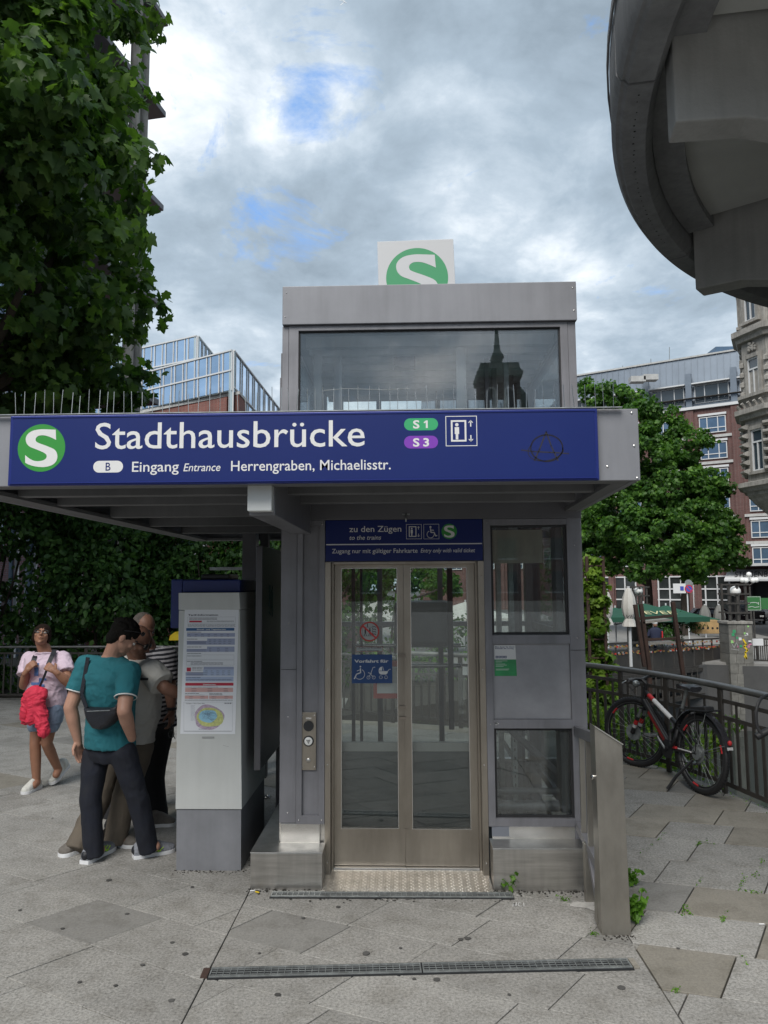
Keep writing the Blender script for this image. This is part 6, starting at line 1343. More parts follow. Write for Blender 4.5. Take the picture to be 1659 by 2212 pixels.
def fbox(mb, k, u0, u1, o0, o1, z0, z1): mb.prism([facet(k, u0, o0, z0), facet(k, u1, o0, z0), facet(k, u1, o1, z0), facet(k, u0, o1, z0)], (0, 0, z1-z0))
for k in range(8):
    for zt, zb in ((zy(755), zy(838)), (zy(915), zy(1008)), (zy(600), zy(672))):
        mb = MB(); w = .46; [fbox(mb, k, *q_) for q_ in ((-w-.22, -w, 0, .16, zb, zt+.25), (w, w+.22, 0, .16, zb, zt+.25), (-w, w, 0, .2, zt, zt+.25), (-w-.3, w+.3, 0, .25, zb-.18, zb))]; fr_ = mb.build('window', stone, oc)
        mb = MB(); [fbox(mb, k, *q_) for q_ in ((-w, -w+.09, .02, .1, zb, zt), (w-.09, w, .02, .1, zb, zt), (-w+.09, w-.09, .02, .1, zb, zb+.1), (-w+.09, w-.09, .02, .1, zt-.1, zt), (-w+.09, w-.09, .02, .11, zb+(zt-zb)*.68, zb+(zt-zb)*.68+.1), (-.04, .04, .02, .1, zb+.1, zb+(zt-zb)*.68))]; mb.build('sash', whitefr, fr_)
        mb = MB(); fbox(mb, k, -w+.01, w-.01, .005, .03, zb+.01, zt-.01); mb.build('pane', glass_far, fr_)
    # corner quoins / blocks and carved brackets
    a = A0+2*math.pi*k/8; cn = V((BCX+2.62*math.cos(a), BCY+2.62*math.sin(a), 0))
    for j in range(6):
        zt = zy(905+j*20); R = Matrix.Rotation(a, 3, 'Z'); mb = MB(); vs = [cn+R @ V(p)+V((0, 0, zt)) for p in ((.1, -.42, -.2), (.1, .42, -.2), (.1, .42, .12), (.1, -.42, .12), (.34, -.3, -.08), (.34, .3, -.08), (.34, .3, .02), (.34, -.3, .02), (-.3, -.42, -.2), (-.3, .42, -.2), (-.3, .42, .12), (-.3, -.42, .12))]
        mb.add(vs, [(0, 1, 5, 4), (1, 2, 6, 5), (2, 3, 7, 6), (3, 0, 4, 7), (4, 5, 6, 7), (8, 9, 1, 0), (10, 11, 3, 2), (9, 10, 2, 1), (11, 8, 0, 3)]); mb.build('quoin', stone, oc)
    for j in range(4): zt = zy(765+j*22); mb = MB(); mb.ell(cn+V((0, 0, zt)), (.22, .22, .25), seg=4, rings=3); mb.build('pilaster_block', stone, oc)
    for u in (-.75, -.25, .25, .75):
        mb = MB(); mb.tube([facet(k, u, .45, zy(853)), facet(k, u, .30, zy(858)), facet(k, u, .2, zy(864)), facet(k, u, .3, zy(868))], [.1, .09, .12, .07], 6); mb.build('scroll_bracket', stone, oc)
    mb = MB()
    for j in range(13): r_ = random.random()*.28; t_ = random.random()*6.28; mb.ell(facet(k, -.0+r_*1.6*math.cos(t_), .06, zy(733)+r_*math.sin(t_)*1.2), random.uniform(.09, .17), seg=7, rings=5)
    tag(mb.build('carved_frieze', stone, oc), kind='stuff')
MB().prism([V((23.9, 46.2, -2.2)), V((60, 40, -2.2)), V((62, 70, -2.2)), V((30.5, 62, -2.2))], (0, 0, zy(1100)+2.2)).build('wall', brick_l, oc)
MB().prism([V((24.7, 46.7, zy(1100)+.01)), V((60, 40.5, zy(1100)+.01)), V((62, 70, zy(1100)+.01)), V((31, 62, zy(1100)+.01))], (0, 0, 16)).build('upper_wall', stone, oc)
for j in range(13):
    z = zy(1150+j*15.5); w = .45 if j % 2 else .62; MB().ell((23.9, 46.1, z), (w, w, .26), seg=10, rings=6).build('rusticated_block', stone, oc, smooth=True)

# ------------------------------------------------------------------ left tower block with ledges and twin columns
tb = thing('tower_block', 'tall office tower with projecting ledges and twin round columns behind the plane tree', 'building', (-12, 20, 0))
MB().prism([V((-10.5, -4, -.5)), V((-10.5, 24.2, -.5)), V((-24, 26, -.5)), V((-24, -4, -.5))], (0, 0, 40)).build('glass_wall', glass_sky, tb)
for k in range(10):
    z = 4.55+k*3.54; MB().prism([V((-9.9, 16, z)), V((-8.55, 25.0, z)), V((-12, 25.6, z)), V((-12, 16, z))], (0, 0, .22)).build('ledge', paint_d, tb, bevel=.03)
    MB().prism([V((-10.49, -4, z-.5)), V((-10.4, -4, z-.5)), V((-10.4, 24.1, z-.5)), V((-10.49, 24.1, z-.5))], (0, 0, .7)).build('spandrel', concrete, tb)
for x, y in ((at(285, 450, 23.3).x, 23.3), (at(303, 450, 24.2).x, 24.2)):
    MB().lathe([(.18, -.5), (.18, 40)], (x, y, 0), 20).build('column', stone, tb, smooth=True)
for k in range(28): y = -3+k*.98; bx('mullion', -10.47, -10.38, y-.04, y+.04, -.5, 39, whitefr, tb, 0)

# ------------------------------------------------------------------ glass office building
def glassblock(t, A, B, depth, z0, z1, rows, bays, m=None):
    depth = .3
    A, B = V((*A, 0)), V((*B, 0)); d = (B-A).normalized(); n = V((-d.y, d.x, 0)); Ln = (B-A).length
    MB().prism([A+V((0, 0, z0)), B+V((0, 0, z0)), B+n*depth+V((0, 0, z0)), A+n*depth+V((0, 0, z0))], (0, 0, z1-z0)).build('core', mat('pale_glass_core', (.42, .50, .52), .25, .3) if 'pale_glass_core' not in MATS else MATS['pale_glass_core'], t)
    pt_ = lambda u, o, z: A+d*u-n*o+V((0, 0, z))
    def bxx(mb, u0, u1, o0, o1, za, zb): mb.prism([pt_(u0, o1, za), pt_(u1, o1, za), pt_(u1, o0, za), pt_(u0, o0, za)], (0, 0, zb-za))
    us = [0.0]; step = Ln/bays
    for k in range(bays): us += [us[-1]+step*.3, us[-1]+step]
    for r in range(rows):
        za, zb = z0+(z1-z0)*r/rows, z0+(z1-z0)*(r+1)/rows; mb = MB(); bxx(mb, 0, Ln, .02, .18, zb-.06, zb+.06); mb.build('transom', whitefr, t)
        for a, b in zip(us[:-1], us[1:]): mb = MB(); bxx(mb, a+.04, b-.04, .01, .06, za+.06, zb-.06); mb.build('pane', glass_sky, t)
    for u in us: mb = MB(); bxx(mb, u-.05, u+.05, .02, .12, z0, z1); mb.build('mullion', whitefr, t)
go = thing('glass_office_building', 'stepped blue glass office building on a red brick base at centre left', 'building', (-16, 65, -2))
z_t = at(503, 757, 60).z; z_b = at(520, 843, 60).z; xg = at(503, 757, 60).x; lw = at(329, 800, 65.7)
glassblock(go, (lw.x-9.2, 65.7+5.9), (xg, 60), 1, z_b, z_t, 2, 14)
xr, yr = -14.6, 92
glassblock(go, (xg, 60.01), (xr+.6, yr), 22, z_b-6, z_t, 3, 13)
MB().prism([V((xg-.6, 60.6, -2)), V((lw.x-9.2, 66+5.9, -2)), V((-40, 90, -2)), V((xg-.6, 90, -2))], (0, 0, z_b-.4+2)).build('brick_base', brick_l, go)
MB().prism([V((xg+.5, 60.2, -2)), V((lw.x-9.2, 65.8+5.6, -2)), V((lw.x-9.2, 75, -2)), V((xg+.5, 63, -2))], (0, 0, z_b-.3+2)).build('brick_wall', brick_l, go)
MB().prism([V((xg+.6, 60.1, z_b-.29)), V((lw.x-9.3, 65.7+5.5, z_b-.29)), V((lw.x-9.3, 75, z_b-.29)), V((xg+.6, 63, z_b-.29))], (0, 0, .25)).build('ledge', concrete, go)
c2_ = at(426, 726, 66); l2_ = at(309, 757, 70)
glassblock(go, (l2_.x-5, 72), (c2_.x, 66), 1, z_t-1, c2_.z, 2, 9)
glassblock(go, (c2_.x, 66.01), (c2_.x-.1, 74), 12, z_t-1, c2_.z, 2, 6)
# reddish building behind the shrubs, seen in gaps
MB().prism([V((xg-.02, 60.4, z_b)), V((lw.x-9.2, 72, z_b)), V((xr-9, yr, z_b)), V((xr+.2, yr, z_b))], (0, 0, z_t-z_b-.1)).build('core', MATS['pale_glass_core'], go)
MB().prism([V((c2_.x-.3, 66.4, z_t-1)), V((l2_.x-5, 72.4, z_t-1)), V((l2_.x-5, 78, z_t-1)), V((c2_.x-.4, 74, z_t-1))], (0, 0, c2_.z-z_t+.9)).build('core', MATS['pale_glass_core'], go)
rb2, A4, d4, n4 = wallbuilding('brick_building', 'red brick building with white windows behind the dark shrubs', 'building', (-24, 30), (-3.5, 27), 8, -1.9, 7.0, brick_l)
for k in range(7):
    for z in (0.0, 3.0): u = 1.5+k*2.8; mb = MB(); mb.prism([A4+d4*u-n4*.05+V((0, 0, z)), A4+d4*(u+1.2)-n4*.05+V((0, 0, z)), A4+d4*(u+1.2)+V((0, 0, z)), A4+d4*u+V((0, 0, z))], (0, 0, 1.6)); w_ = mb.build('window', whitefr, rb2); mb = MB(); mb.prism([A4+d4*(u+.15)-n4*.08+V((0, 0, z+.15)), A4+d4*(u+1.05)-n4*.08+V((0, 0, z+.15)), A4+d4*(u+1.05)-n4*.04+V((0, 0, z+.15)), A4+d4*(u+.15)-n4*.04+V((0, 0, z+.15))], (0, 0, 1.3)); mb.build('pane', glass_far, w_)
# aeroplane
ap = at(742, 3, 1500); pl = thing('aeroplane', 'tiny white aeroplane high in the sky at the top edge', 'aeroplane', ap)
RR = Matrix.Rotation(math.radians(35), 3, 'Y')
mb = MB(); mb.tube([ap+RR @ V(p) for p in ((-9, 0, 0), (-6, 0, 0), (6, 0, 0), (8.5, 0, 0))], [.4, 1.1, 1.2, .3], 8); mb.build('fuselage', white, pl, smooth=True)
for vv in (((2, 0, 0), (-2, -3, 9)), ((2, 0, 0), (-2, 3, -9)), ((-7, 0, 0), (-8.5, 1, 3)), ((-7, 0, 0), (-8.5, -1, -3))): MB().beam(ap+RR @ V(vv[0]), ap+RR @ V(vv[1]), 1.6, .3, (0, 1, 0)).build('wing', white, pl)

# ------------------------------------------------------------------ behind the camera (seen in the glass)
ct = thing('church_tower', 'brick church tower with green roof and spire reflected in the lift window', 'church', (15.5, -125, 0))
RX, RY = 17.2, -125.0
bx('tower_wall', RX-3.6, RX+3.6, RY-3.6, RY+3.6, 0, 39, mat('church_brick', (.05, .03, .03), .9), ct, 0)
for x in (-1.6, 1.6):
    mb = MB(); pts = rrect(RX+x-1.0, RX+x+1.0, 30.5, 37.2, .99, 8); mb.prism([V((a, RY+3.6, b)) for a, b in pts], (0, .12, 0)); mb.build('belfry_frame', cream, ct)
    mb = MB(); pts = rrect(RX+x-.7, RX+x+.7, 30.8, 36.9, .69, 8); mb.prism([V((a, RY+3.73, b)) for a, b in pts], (0, .05, 0)); mb.build('belfry_opening', dark, ct)
MB().lathe([(5.6, 39), (5.9, 40), (5.2, 40.6), (4.9, 41.8), (1.2, 42.4), (1.2, 43.0), (1.7, 43.6), (.8, 45), (.45, 48), (.12, 54), (.1, 57)], (RX, RY, 0), 4, math.radians(45)).build('tower_roof', verdigris, ct)
MB().ell((RX, RY, 56.6), .45).build('gilded_ball', logo_gold, ct)
MB().lathe([(2.5, 28), (2.7, 34), (2.4, 38), (1.0, 40)], (RX+4, RY-6, 0), 16).build('side_dome', verdigris, ct, smooth=True)
bigtree('lime_tree', 'tree behind the viewer reflected at the right of the lift window', (7.4, -15, 0), [(7.9, -15, 8.2, 1.6), (9.0, -15.5, 6.2, 2.0), (6.9, -15, 6.1, 1.3), (8.2, -14.6, 9.6, .7), (10, -16, 8, 2)], 5200, .2, leaf_dark, .2, 4.5, SIMPLE)
bigtree('lime_tree', 'tree behind the viewer reflected at the left of the lift window', (-4.6, -16, 0), [(-5.2, -16, 6.5, 1.6), (-5.5, -16.5, 4.8, 2.0), (-5.0, -16, 8.6, .8)], 3600, .2, leaf_dark, .2, 4, SIMPLE)
fb, A5, d5, n5 = wallbuilding('street_building', 'long brick street front behind the viewer', 'building', (45, -70), (-60, -74), 10, 0, 12, brick_l)
for k in range(20):
    for z in (1.0, 4.6, 8.2): u = 3+k*5; mb = MB(); mb.prism([A5+d5*u-n5*.05+V((0, 0, z)), A5+d5*(u+2)-n5*.05+V((0, 0, z)), A5+d5*(u+2)+V((0, 0, z)), A5+d5*u+V((0, 0, z))], (0, 0, 2.2)); mb.build('window', glass_far, fb); mb = MB(); mb.prism([A5+d5*(u-.1)-n5*.1+V((0, 0, z-.15)), A5+d5*(u+2.1)-n5*.1+V((0, 0, z-.15)), A5+d5*(u+2.1)+V((0, 0, z-.15)), A5+d5*(u-.1)+V((0, 0, z-.15))], (0, 0, .14)); mb.build('sill', whitefr, fb)
# ================================================================== PEOPLE
def capsule(mb, p0, r0_, p1, r1_, seg=14):
    p0, p1 = V(p0), V(p1); d = p1-p0; l = d.length; d.normalize(); n = 5; pts = []; rs = []
    for k in range(n, 0, -1): a = math.pi/2*k/n; pts.append(p0-d*r0_*math.sin(a)*.999); rs.append(max(.0008, r0_*math.cos(a)))
    for k in range(5): pts.append(p0.lerp(p1, k/4)); rs.append(r0_+(r1_-r0_)*k/4)
    for k in range(1, n+1): a = math.pi/2*k/n; pts.append(p1+d*r1_*math.sin(a)*.999); rs.append(max(.0008, r1_*math.cos(a)))
    mb.tube(pts, rs, seg)
def chain(mb, pts, rs):
    for a, b, ra, rb in zip(pts[:-1], pts[1:], rs[:-1], rs[1:]): capsule(mb, a, ra, b, rb)
def ellrings(mb, rings, seg=28, sq=2.0):
    """rings: (centre, right vector, rx, ry, front vector)"""
    R_ = []
    for c, r, rx, ry, f in rings:
        c = V(c); pts = []
        for k in range(seg):
            a = 2*math.pi*k/seg; ca, sa = math.cos(a), math.sin(a); e = 2/sq
            pts.append(c+V(r)*rx*math.copysign(abs(ca)**e, ca)+V(f)*ry*math.copysign(abs(sa)**e, sa))
        R_.append(pts)
    mb.loft(R_)
def blob(mb, name, m, parent, voxel=.007, smooth=3, fold=0.0, fscale=18, label=None, cutz=None):
    me0 = mb.mesh('tmp', m, ORIG.get(parent.name, V((0, 0, 0)))); o = bpy.data.objects.new('tmp', me0); COL.objects.link(o)
    r = o.modifiers.new('r', 'REMESH'); r.mode = 'VOXEL'; r.voxel_size = voxel; r.adaptivity = 0
    s = o.modifiers.new('s', 'SMOOTH'); s.iterations = smooth; s.factor = .6
    bpy.context.view_layer.update()
    me = bpy.data.meshes.new_from_object(o.evaluated_get(bpy.context.evaluated_depsgraph_get())); bpy.data.objects.remove(o)
    if fold:
        n = len(me.vertices); co = np.empty(n*3, np.float32); me.vertices.foreach_get('co', co); co = co.reshape(-1, 3); no = np.empty(n*3, np.float32); me.vertices.foreach_get('normal', no); no = no.reshape(-1, 3)
        def vn(p, seed):
            i = np.floor(p).astype(np.int64); f = p-i; f = f*f*(3-2*f); r = 0
            for dx in (0, 1):
                for dy in (0, 1):
                    for dz in (0, 1):
                        h = ((i[:, 0]+dx)*73856093 ^ (i[:, 1]+dy)*19349663 ^ (i[:, 2]+dz)*83492791 ^ seed*2654435) & 0xffff
                        h = (h*h*31+h*1013+seed*77) % 65521/65521.0
                        r = r+h*(f[:, 0] if dx else 1-f[:, 0])*(f[:, 1] if dy else 1-f[:, 1])*(f[:, 2] if dz else 1-f[:, 2])
            return r*2-1
        q = co.astype(np.float64)+50.0; wp = np.stack([vn(q*fscale*.35, 5), vn(q*fscale*.35, 6), vn(q*fscale*.35, 7)], 1)*.05
        q = q+wp; an = np.array([1.0, 1.0, .55]) if 'trous' in name else np.array([.8, .8, 1.0])
        w = (1-2*np.abs(vn(q*fscale*an, 1)))*.75+vn(q*fscale*.5*an, 2)*.7+(1-2*np.abs(vn(q*fscale*2.1*an, 3)))*.28
        co = co+no*(w*fold)[:, None]; me.vertices.foreach_set('co', co.ravel().astype(np.float32))
    me.materials.clear(); me.materials.append(m); me.polygons.foreach_set('use_smooth', [True]*len(me.polygons)); me.update()
    o = link(name, me, parent); return tag(o, label)
def hand(mb, wrist, d, pn, s=1.0, curl=.5, side=1, spread=.0):
    """wrist point, direction d of the hand, palm normal pn, side = +1 thumb on the +side"""
    w, d = V(wrist), V(d).normalized(); pn = V(pn); pn = (pn-d*pn.dot(d)).normalized(); x = d.cross(pn)*side
    chain(mb, [w-d*.02*s, w+d*.03*s], [.027*s, .027*s])
    for k in (-1, -.33, .33, 1): capsule(mb, w+d*.02*s+x*k*.014*s, .014*s, w+d*.085*s+x*k*.030*s, .0125*s, 10)
    for k, ln_ in ((-1, .060), (-.33, .074), (.33, .080), (1, .070)):
        b = w+d*.085*s+x*k*.031*s; dd = (d+x*k*spread).normalized(); q = b
        for j in range(3): c = curl*(j+.5)*.9; v = dd*math.cos(c)+pn*math.sin(c); q2 = q+v*ln_*s*(.42, .33, .25)[j]; capsule(mb, q, (.0105-.001*j)*s, q2, (.0095-.001*j)*s, 8); q = q2
    b = w+d*.025*s+x*.026*s; v = (d*.6+x*.75+pn*.35).normalized(); q = b+v*.04*s; capsule(mb, b, .014*s, q, .012*s, 10); v2 = (d*.9+x*.3+pn*.5*curl*2).normalized(); capsule(mb, q, .011*s, q+v2*.035*s, .009*s, 10)
def shoe(parent, heel, toe, up_dir=(0, 0, 1), mu=None, ms=None, ank=None, stripe=None, low=False, lace=None, w=.048):
    heel, toe = V(heel), V(toe); d = (toe-heel); L_ = d.length; d.normalize(); x = d.cross(V(up_dir)).normalized(); u = x.cross(d)
    t = link('shoe', None, parent) if False else None
    prof = [(0, .66, 0), (.08, .84, 0), (.3, .78, .05), (.5, .80, .1), (.7, 1.0, .12), (.86, .92, .05), (.96, .62, -.02), (1.0, .2, -.05)]
    mb = MB(); R_ = []
    for t_, ww, sh in prof:
        c = heel+d*L_*t_; hw = w*ww; R_.append([c+x*hw*1.06*sx+u*z for sx, z in ((-1, 0), (1, 0), (1.03, .012), (1.0, .026), (-1.0, .026), (-1.03, .012))])
    mb.loft(R_); sole = None
    mu2 = MB(); R2 = []
    hs = [.088, .108, .115, .104, .080, .064, .056, .042]
    for (t_, ww, sh), h in zip(prof, hs):
        c = heel+d*(L_*(t_*.985+.008)); hw = w*ww*.97; R2.append([c+x*hw*a+u*(.02+(h-.02)*b) for a, b in ((-1, 0), (1, 0), (1, .35), (.82, .72), (.45, .96), (0, 1), (-.45, .96), (-.82, .72), (-1, .35))])
    mu2.loft(R2)
    if ank is not None: capsule(mu2, heel+d*L_*.22+u*.06, .042, heel+d*L_*.2+u*.085, .040)
    s = blob(mu2, 'shoe', mu, parent, .0045, 2)
    sl = mb.build('sole', ms, s, smooth=True)
    if stripe:
        mb = MB()
        for sd in (-1, 1):
            for a, b in (((.30, .03), (.52, .07)), ((.40, .03), (.60, .066)), ((.25, .05), (.62, .035)), ((.26, .065), (.55, .045)), ((.55, .03), (.68, .055))):
                f = lambda t_, z: heel+d*L_*t_+x*sd*w*(.86+.10*(t_ > .5)-(z-.02)*3.2)*1.06+u*z
                mb.tube([f(*a), f((a[0]+b[0])/2, (a[1]+b[1])/2), f(*b)], .0036, 5)
        mb.build('stripe', stripe, s)
        mb = MB(); mb.ell(heel+d*.018+u*.055, (.030, .030, .034)); mb.ell(heel+d*L_*.42+x*w*.5+u*.045, (.028, .028, .018)); mb.ell(heel+d*L_*.42-x*w*.5+u*.045, (.028, .028, .018)); tag(mb.build('heel_overlay', nylon, s, smooth=True), kind='stuff')
    if lace:
        mb = MB()
        for k in range(5): t_ = .38+k*.07; c = heel+d*L_*t_+u*(.088-.007*k-.002); mb.tube([c-x*.022, c+u*.004, c+x*.022], .003, 5)
        mb.build('laces', lace, s)
    return s
def head_mesh(mb, c, f, u, s=1.0, female=False, neck=None):
    f, u = V(f).normalized(), V(u); u = (u-f*u.dot(f)).normalized(); r = f.cross(u); c = V(c); R = Matrix((r, f, u)).transposed()
    mb.ell(c+u*.028*s-f*.008*s, (.074*s, .094*s, .088*s), R, 24, 16)          # cranium
    mb.ell(c-u*.022*s+f*.020*s, (.063*s, .072*s, .072*s), R, 20, 12)           # face
    mb.ell(c-u*.068*s+f*.044*s, (.042*s, .040*s, .034*s), R, 16, 10)           # jaw / chin
    mb.ell(c-u*.093*s+f*.070*s, (.018*s, .014*s, .013*s), R)
    mb.ell(c+u*.020*s+f*.078*s, (.048*s, .016*s, .012*s), R)                    # brow
    capsule(mb, c+u*.012*s+f*.088*s, .0075*s, c-u*.022*s+f*.108*s, .0115*s, 10)  # nose
    mb.ell(c-u*.026*s+f*.098*s, (.017*s, .012*s, .009*s), R)
    mb.ell(c-u*.052*s+f*.086*s, (.024*s, .011*s, .006*s), R); mb.ell(c-u*.062*s+f*.084*s, (.020*s, .011*s, .006*s), R)   # lips
    for sd in (-1, 1):
        mb.ell(c+r*sd*.076*s-u*.008*s-f*.010*s, (.010*s, .019*s, .031*s), R, 12, 8); mb.ell(c+r*sd*.040*s-u*.020*s+f*.066*s, (.022*s, .02*s, .02*s), R)
    return r, f, u
def eyes(parent, c, r, f, u, s=1.0):
    for sd in (-1, 1):
        e = c+r*sd*.032*s+u*.002*s+f*.080*s; mb = MB(); mb.ell(e, .0115*s); o = mb.build('eye', EYEW, parent, smooth=True); MB().ell(e+f*.0075*s, .006*s).build('iris', ink, o, smooth=True)
    mb = MB(); [mb.tube([c+r*sd*.016*s+u*.022*s+f*.094*s, c+r*sd*.036*s+u*.028*s+f*.090*s, c+r*sd*.052*s+u*.020*s+f*.074*s], [.003*s, .004*s, .002*s], 6) for sd in (-1, 1)]; mb.build('eyebrows', ink, parent, smooth=True)
    mb = MB(); mb.tube([c+r*-.020*s-u*.056*s+f*.092*s, c-u*.055*s+f*.0985*s, c+r*.020*s-u*.056*s+f*.092*s], [.0012*s, .0025*s, .0012*s], 6); mb.build('mouth_line', LIP, parent, smooth=True)
EYEW = mat('eye_white', (.6, .58, .55), .3); LIP = mat('lip', (.22, .07, .06), .5)
def skin(name, c): return mat(name, c, .5, 0, .10, 14, .05, 120, spec=.35)
def hair_shell(parent, c, r, f, u, s, m, kind, label=None):
    R = Matrix((r, f, u)).transposed(); mb = MB()
    if kind == 'short':
        mb.ell(c+u*.040*s-f*.016*s, (.080*s, .098*s, .090*s), R, 24, 16); mb.ell(c-u*.02*s-f*.055*s, (.068*s, .050*s, .065*s), R)
        for k in range(60): a = random.random()*6.28; b = random.random()*1.3; p = c+u*(.04+.088*math.cos(b))*s-f*.016*s+(r*math.cos(a)*.080+f*math.sin(a)*.098)*math.sin(b)*s; mb.ell(p, (.016*s, .018*s, .010*s), R, 6, 4)
    elif kind == 'cropped': mb.ell(c+u*.030*s-f*.022*s, (.077*s, .089*s, .087*s), R, 24, 16); mb.ell(c-u*.03*s-f*.05*s, (.066*s, .05*s, .055*s), R)
    elif kind == 'fringe': mb.ell(c-u*.015*s-f*.045*s, (.0775*s, .058*s, .052*s), R)
    elif kind == 'tied':
        mb.ell(c+u*.036*s-f*.012*s, (.083*s, .096*s, .092*s), R, 24, 16); [mb.ell(c+r*sd*.062*s-f*.02*s, (.026*s, .05*s, .06*s), R) for sd in (-1, 1)]; mb.ell(c-u*.03*s-f*.06*s, (.070*s, .055*s, .06*s), R); chain(mb, [c-f*.10*s+u*.0*s, c-f*.135*s-u*.06*s, c-f*.11*s-u*.16*s, c-f*.10*s-u*.24*s], [.035*s, .036*s, .030*s, .014*s])
    o = blob(mb, 'hair', m, parent, .005, 2, .0022, 90, label); return o
def torso(mb, J, tf, infl=0.0, z_lo=None, hip=(.165, .115), waist=(.15, .105), chest=(.175, .12), sh=(.17, .088), neck=.058, lean=0.0, belly=0.0):
    hc, sc = V(J['hip']), V(J['chest']); nb = V(J['neck']); f = V(tf); rv = V(J['right']).normalized(); sp_ = (nb-hc)
    fr = (f-rv*f.dot(rv)).normalized(); i = infl
    pts = [(-.10, hip[0]*.93, hip[1]*.92), (0.0, hip[0], hip[1]), (.10, hip[0]*.98, hip[1]), (.28, waist[0], waist[1]+belly), (.45, waist[0]*1.03, waist[1]+belly*.8), (.62, chest[0]*.98, chest[1]), (.78, chest[0], chest[1]), (.90, sh[0], sh[1]), (.965, sh[0]*.62, sh[1]*.82), (1.0, neck*1.15, neck*1.15)]
    if z_lo is not None: pts = [p for p in pts if p[0] >= z_lo-.001]
    rings = []
    for t, rx, ry in pts:
        c = hc.lerp(nb, t) if t >= 0 else hc+sp_*t
        c = c+fr*(math.sin(max(0, min(1, t))*math.pi)*lean)+fr*(belly*.5 if .2 < t < .5 else 0)
        if t < 1: rings.append((c, rv, rx+i, ry+i, fr))
        else: rings.append((c, rv, rx+i*.3, ry+i*.3, fr))
    ellrings(mb, rings, sq=2.35); return fr
def person(name_label, J, spec):
    base = V(J['base']); t = thing('person', name_label, 'person', base); ORIG[t.name] = base
    for k in list(J): J[k] = V(J[k]) if not isinstance(J[k], (int, float)) else J[k]
    S = spec.get('s', 1.0); tf = V(spec['facing']); mb = MB()
    fr = torso(mb, J, tf, -.012, lean=spec.get('lean', 0), belly=spec.get('belly', 0), **spec.get('build', {}))
    r, f, u = head_mesh(mb, J['head'], spec['look'], spec['up'], S)
    chain(mb, [J['neck']-V((0, 0, .02)), J['head']-u*.045*S-f*.02*S], [.058*S, .054*S])
    chain(mb, [J['neck']-V((0, 0, .05)), J['neck']+(J['head']-J['neck'])*.25], [.075*S, .058*S])
    for sd in ('L', 'R'):
        chain(mb, [J['sh'+sd], J['el'+sd], J['el'+sd].lerp(J['wr'+sd], .35), J['wr'+sd]], [.056*S, .046*S, .046*S, .029*S]); capsule(mb, J['sh'+sd], .058*S, J['chest'].lerp(J['sh'+sd], .6), .06*S)
        hd = J.get('hd'+sd, J['wr'+sd]-J['el'+sd])
        if spec.get('hands', 'LR').find(sd) >= 0: hand(mb, J['wr'+sd], hd, J.get('pn'+sd, V((0, 0, -1))+V((.3, 0, 0))), S, spec.get('curl', .5), spec.get('side'+sd, 1))
        chain(mb, [J['hi'+sd], J['kn'+sd], J['kn'+sd].lerp(J['an'+sd], .3), J['an'+sd]], [.078*S, .052*S, .052*S, .036*S])
        chain(mb, [J['an'+sd], J['an'+sd]+(J['toe'+sd]-J['an'+sd])*.35], [.036, .034])
    body = blob(mb, 'body', spec['skin'], t, .0055, 3)
    eyes(t, J['head'], r, f, u, S)
    return t, (r, f, u), fr
def sleeve(mb, J, sd, frac, r0_, r1_):
    a, b = J['sh'+sd], J['el'+sd]; e = a.lerp(b, frac) if frac <= 1 else b.lerp(J['wr'+sd], frac-1)
    inner = J['chest'].lerp(a, .55)+V((0, 0, .01)); capsule(mb, inner, r0_*.98, a, r0_); 
    n = 6; mb.tube([a.lerp(e, k/n) for k in range(n+1)], [r0_+(r1_-r0_)*k/n for k in range(n+1)], 18); return e, (b-a).normalized()
def trousers(mb, J, tf, rs=(.10, .072, .060), hip=(.175, .125), top=.12, low=1.10, belly=0.0):
    hc = J['hip']; rv = J['right'].normalized(); f = (V(tf)-rv*V(tf).dot(rv)).normalized(); sp_ = (J['neck']-hc)
    ellrings(mb, [(hc-V((0, 0, .10)), rv, hip[0]*.8, hip[1]*.85, f), (hc-V((0, 0, .05)), rv, hip[0]*.98, hip[1], f), (hc, rv, hip[0], hip[1], f), (hc+sp_*.1, rv, hip[0]*.98, hip[1]*.98, f), (hc+sp_*top, rv, hip[0]*.95, hip[1]*.95+belly*.4, f)], sq=2.3)
    for sd in ('L', 'R'):
        a, k, n = J['hi'+sd], J['kn'+sd], J['an'+sd]; e = k.lerp(n, low) if low > 0 else a.lerp(k, 1+low)
        capsule(mb, a, rs[0], a.lerp(k, .45), rs[0]*.9)
        if low > 0:
            mb.tube([a.lerp(k, .4), a.lerp(k, .7), k, k.lerp(e, .3), k.lerp(e, .7), e], [rs[0]*.92, rs[0]*.84, rs[1], rs[1]*.96, (rs[1]+rs[2])/2, rs[2]], 18)
        else: mb.tube([a, a.lerp(e, .5), e], [rs[0], rs[1]*1.02, rs[1]], 18)
def P(px, py, Y): return at(px, py, Y)
sk1 = skin('skin_fair', (.42, .235, .17)); sk2 = skin('skin_tanned', (.30, .15, .095)); sk3 = skin('skin_brown', (.25, .13, .09)); sk4 = skin('skin_olive', (.33, .19, .13))
denim = mat('dark_denim', (.007, .009, .017), .85, 0, .25, 9, .3, 300); khaki = mat('khaki_cloth', (.12, .10, .078), .9, 0, .15, 8, .3, 300); blackcl = mat('black_cloth', (.010, .010, .012), .9)
teal = mat('teal_cotton', (.014, .135, .165), .85, 0, .08, 6, .2, 400); linen = mat('grey_linen', (.50, .49, .46), .9, 0, .07, 7, .3, 350); pinkt = mat('pink_cotton', (.60, .48, .57), .9, 0, .08, 5, .2, 400)
lightdenim = mat('light_denim', (.20, .27, .38), .9, 0, .25, 14, .3, 400); hairdk = mat('hair_dark', (.009, .008, .007), .75, 0, .3, 60, .8, 200, spec=.12); hairgr = mat('hair_grey', (.10, .085, .075), .7, 0, .3, 60, .6, 300)
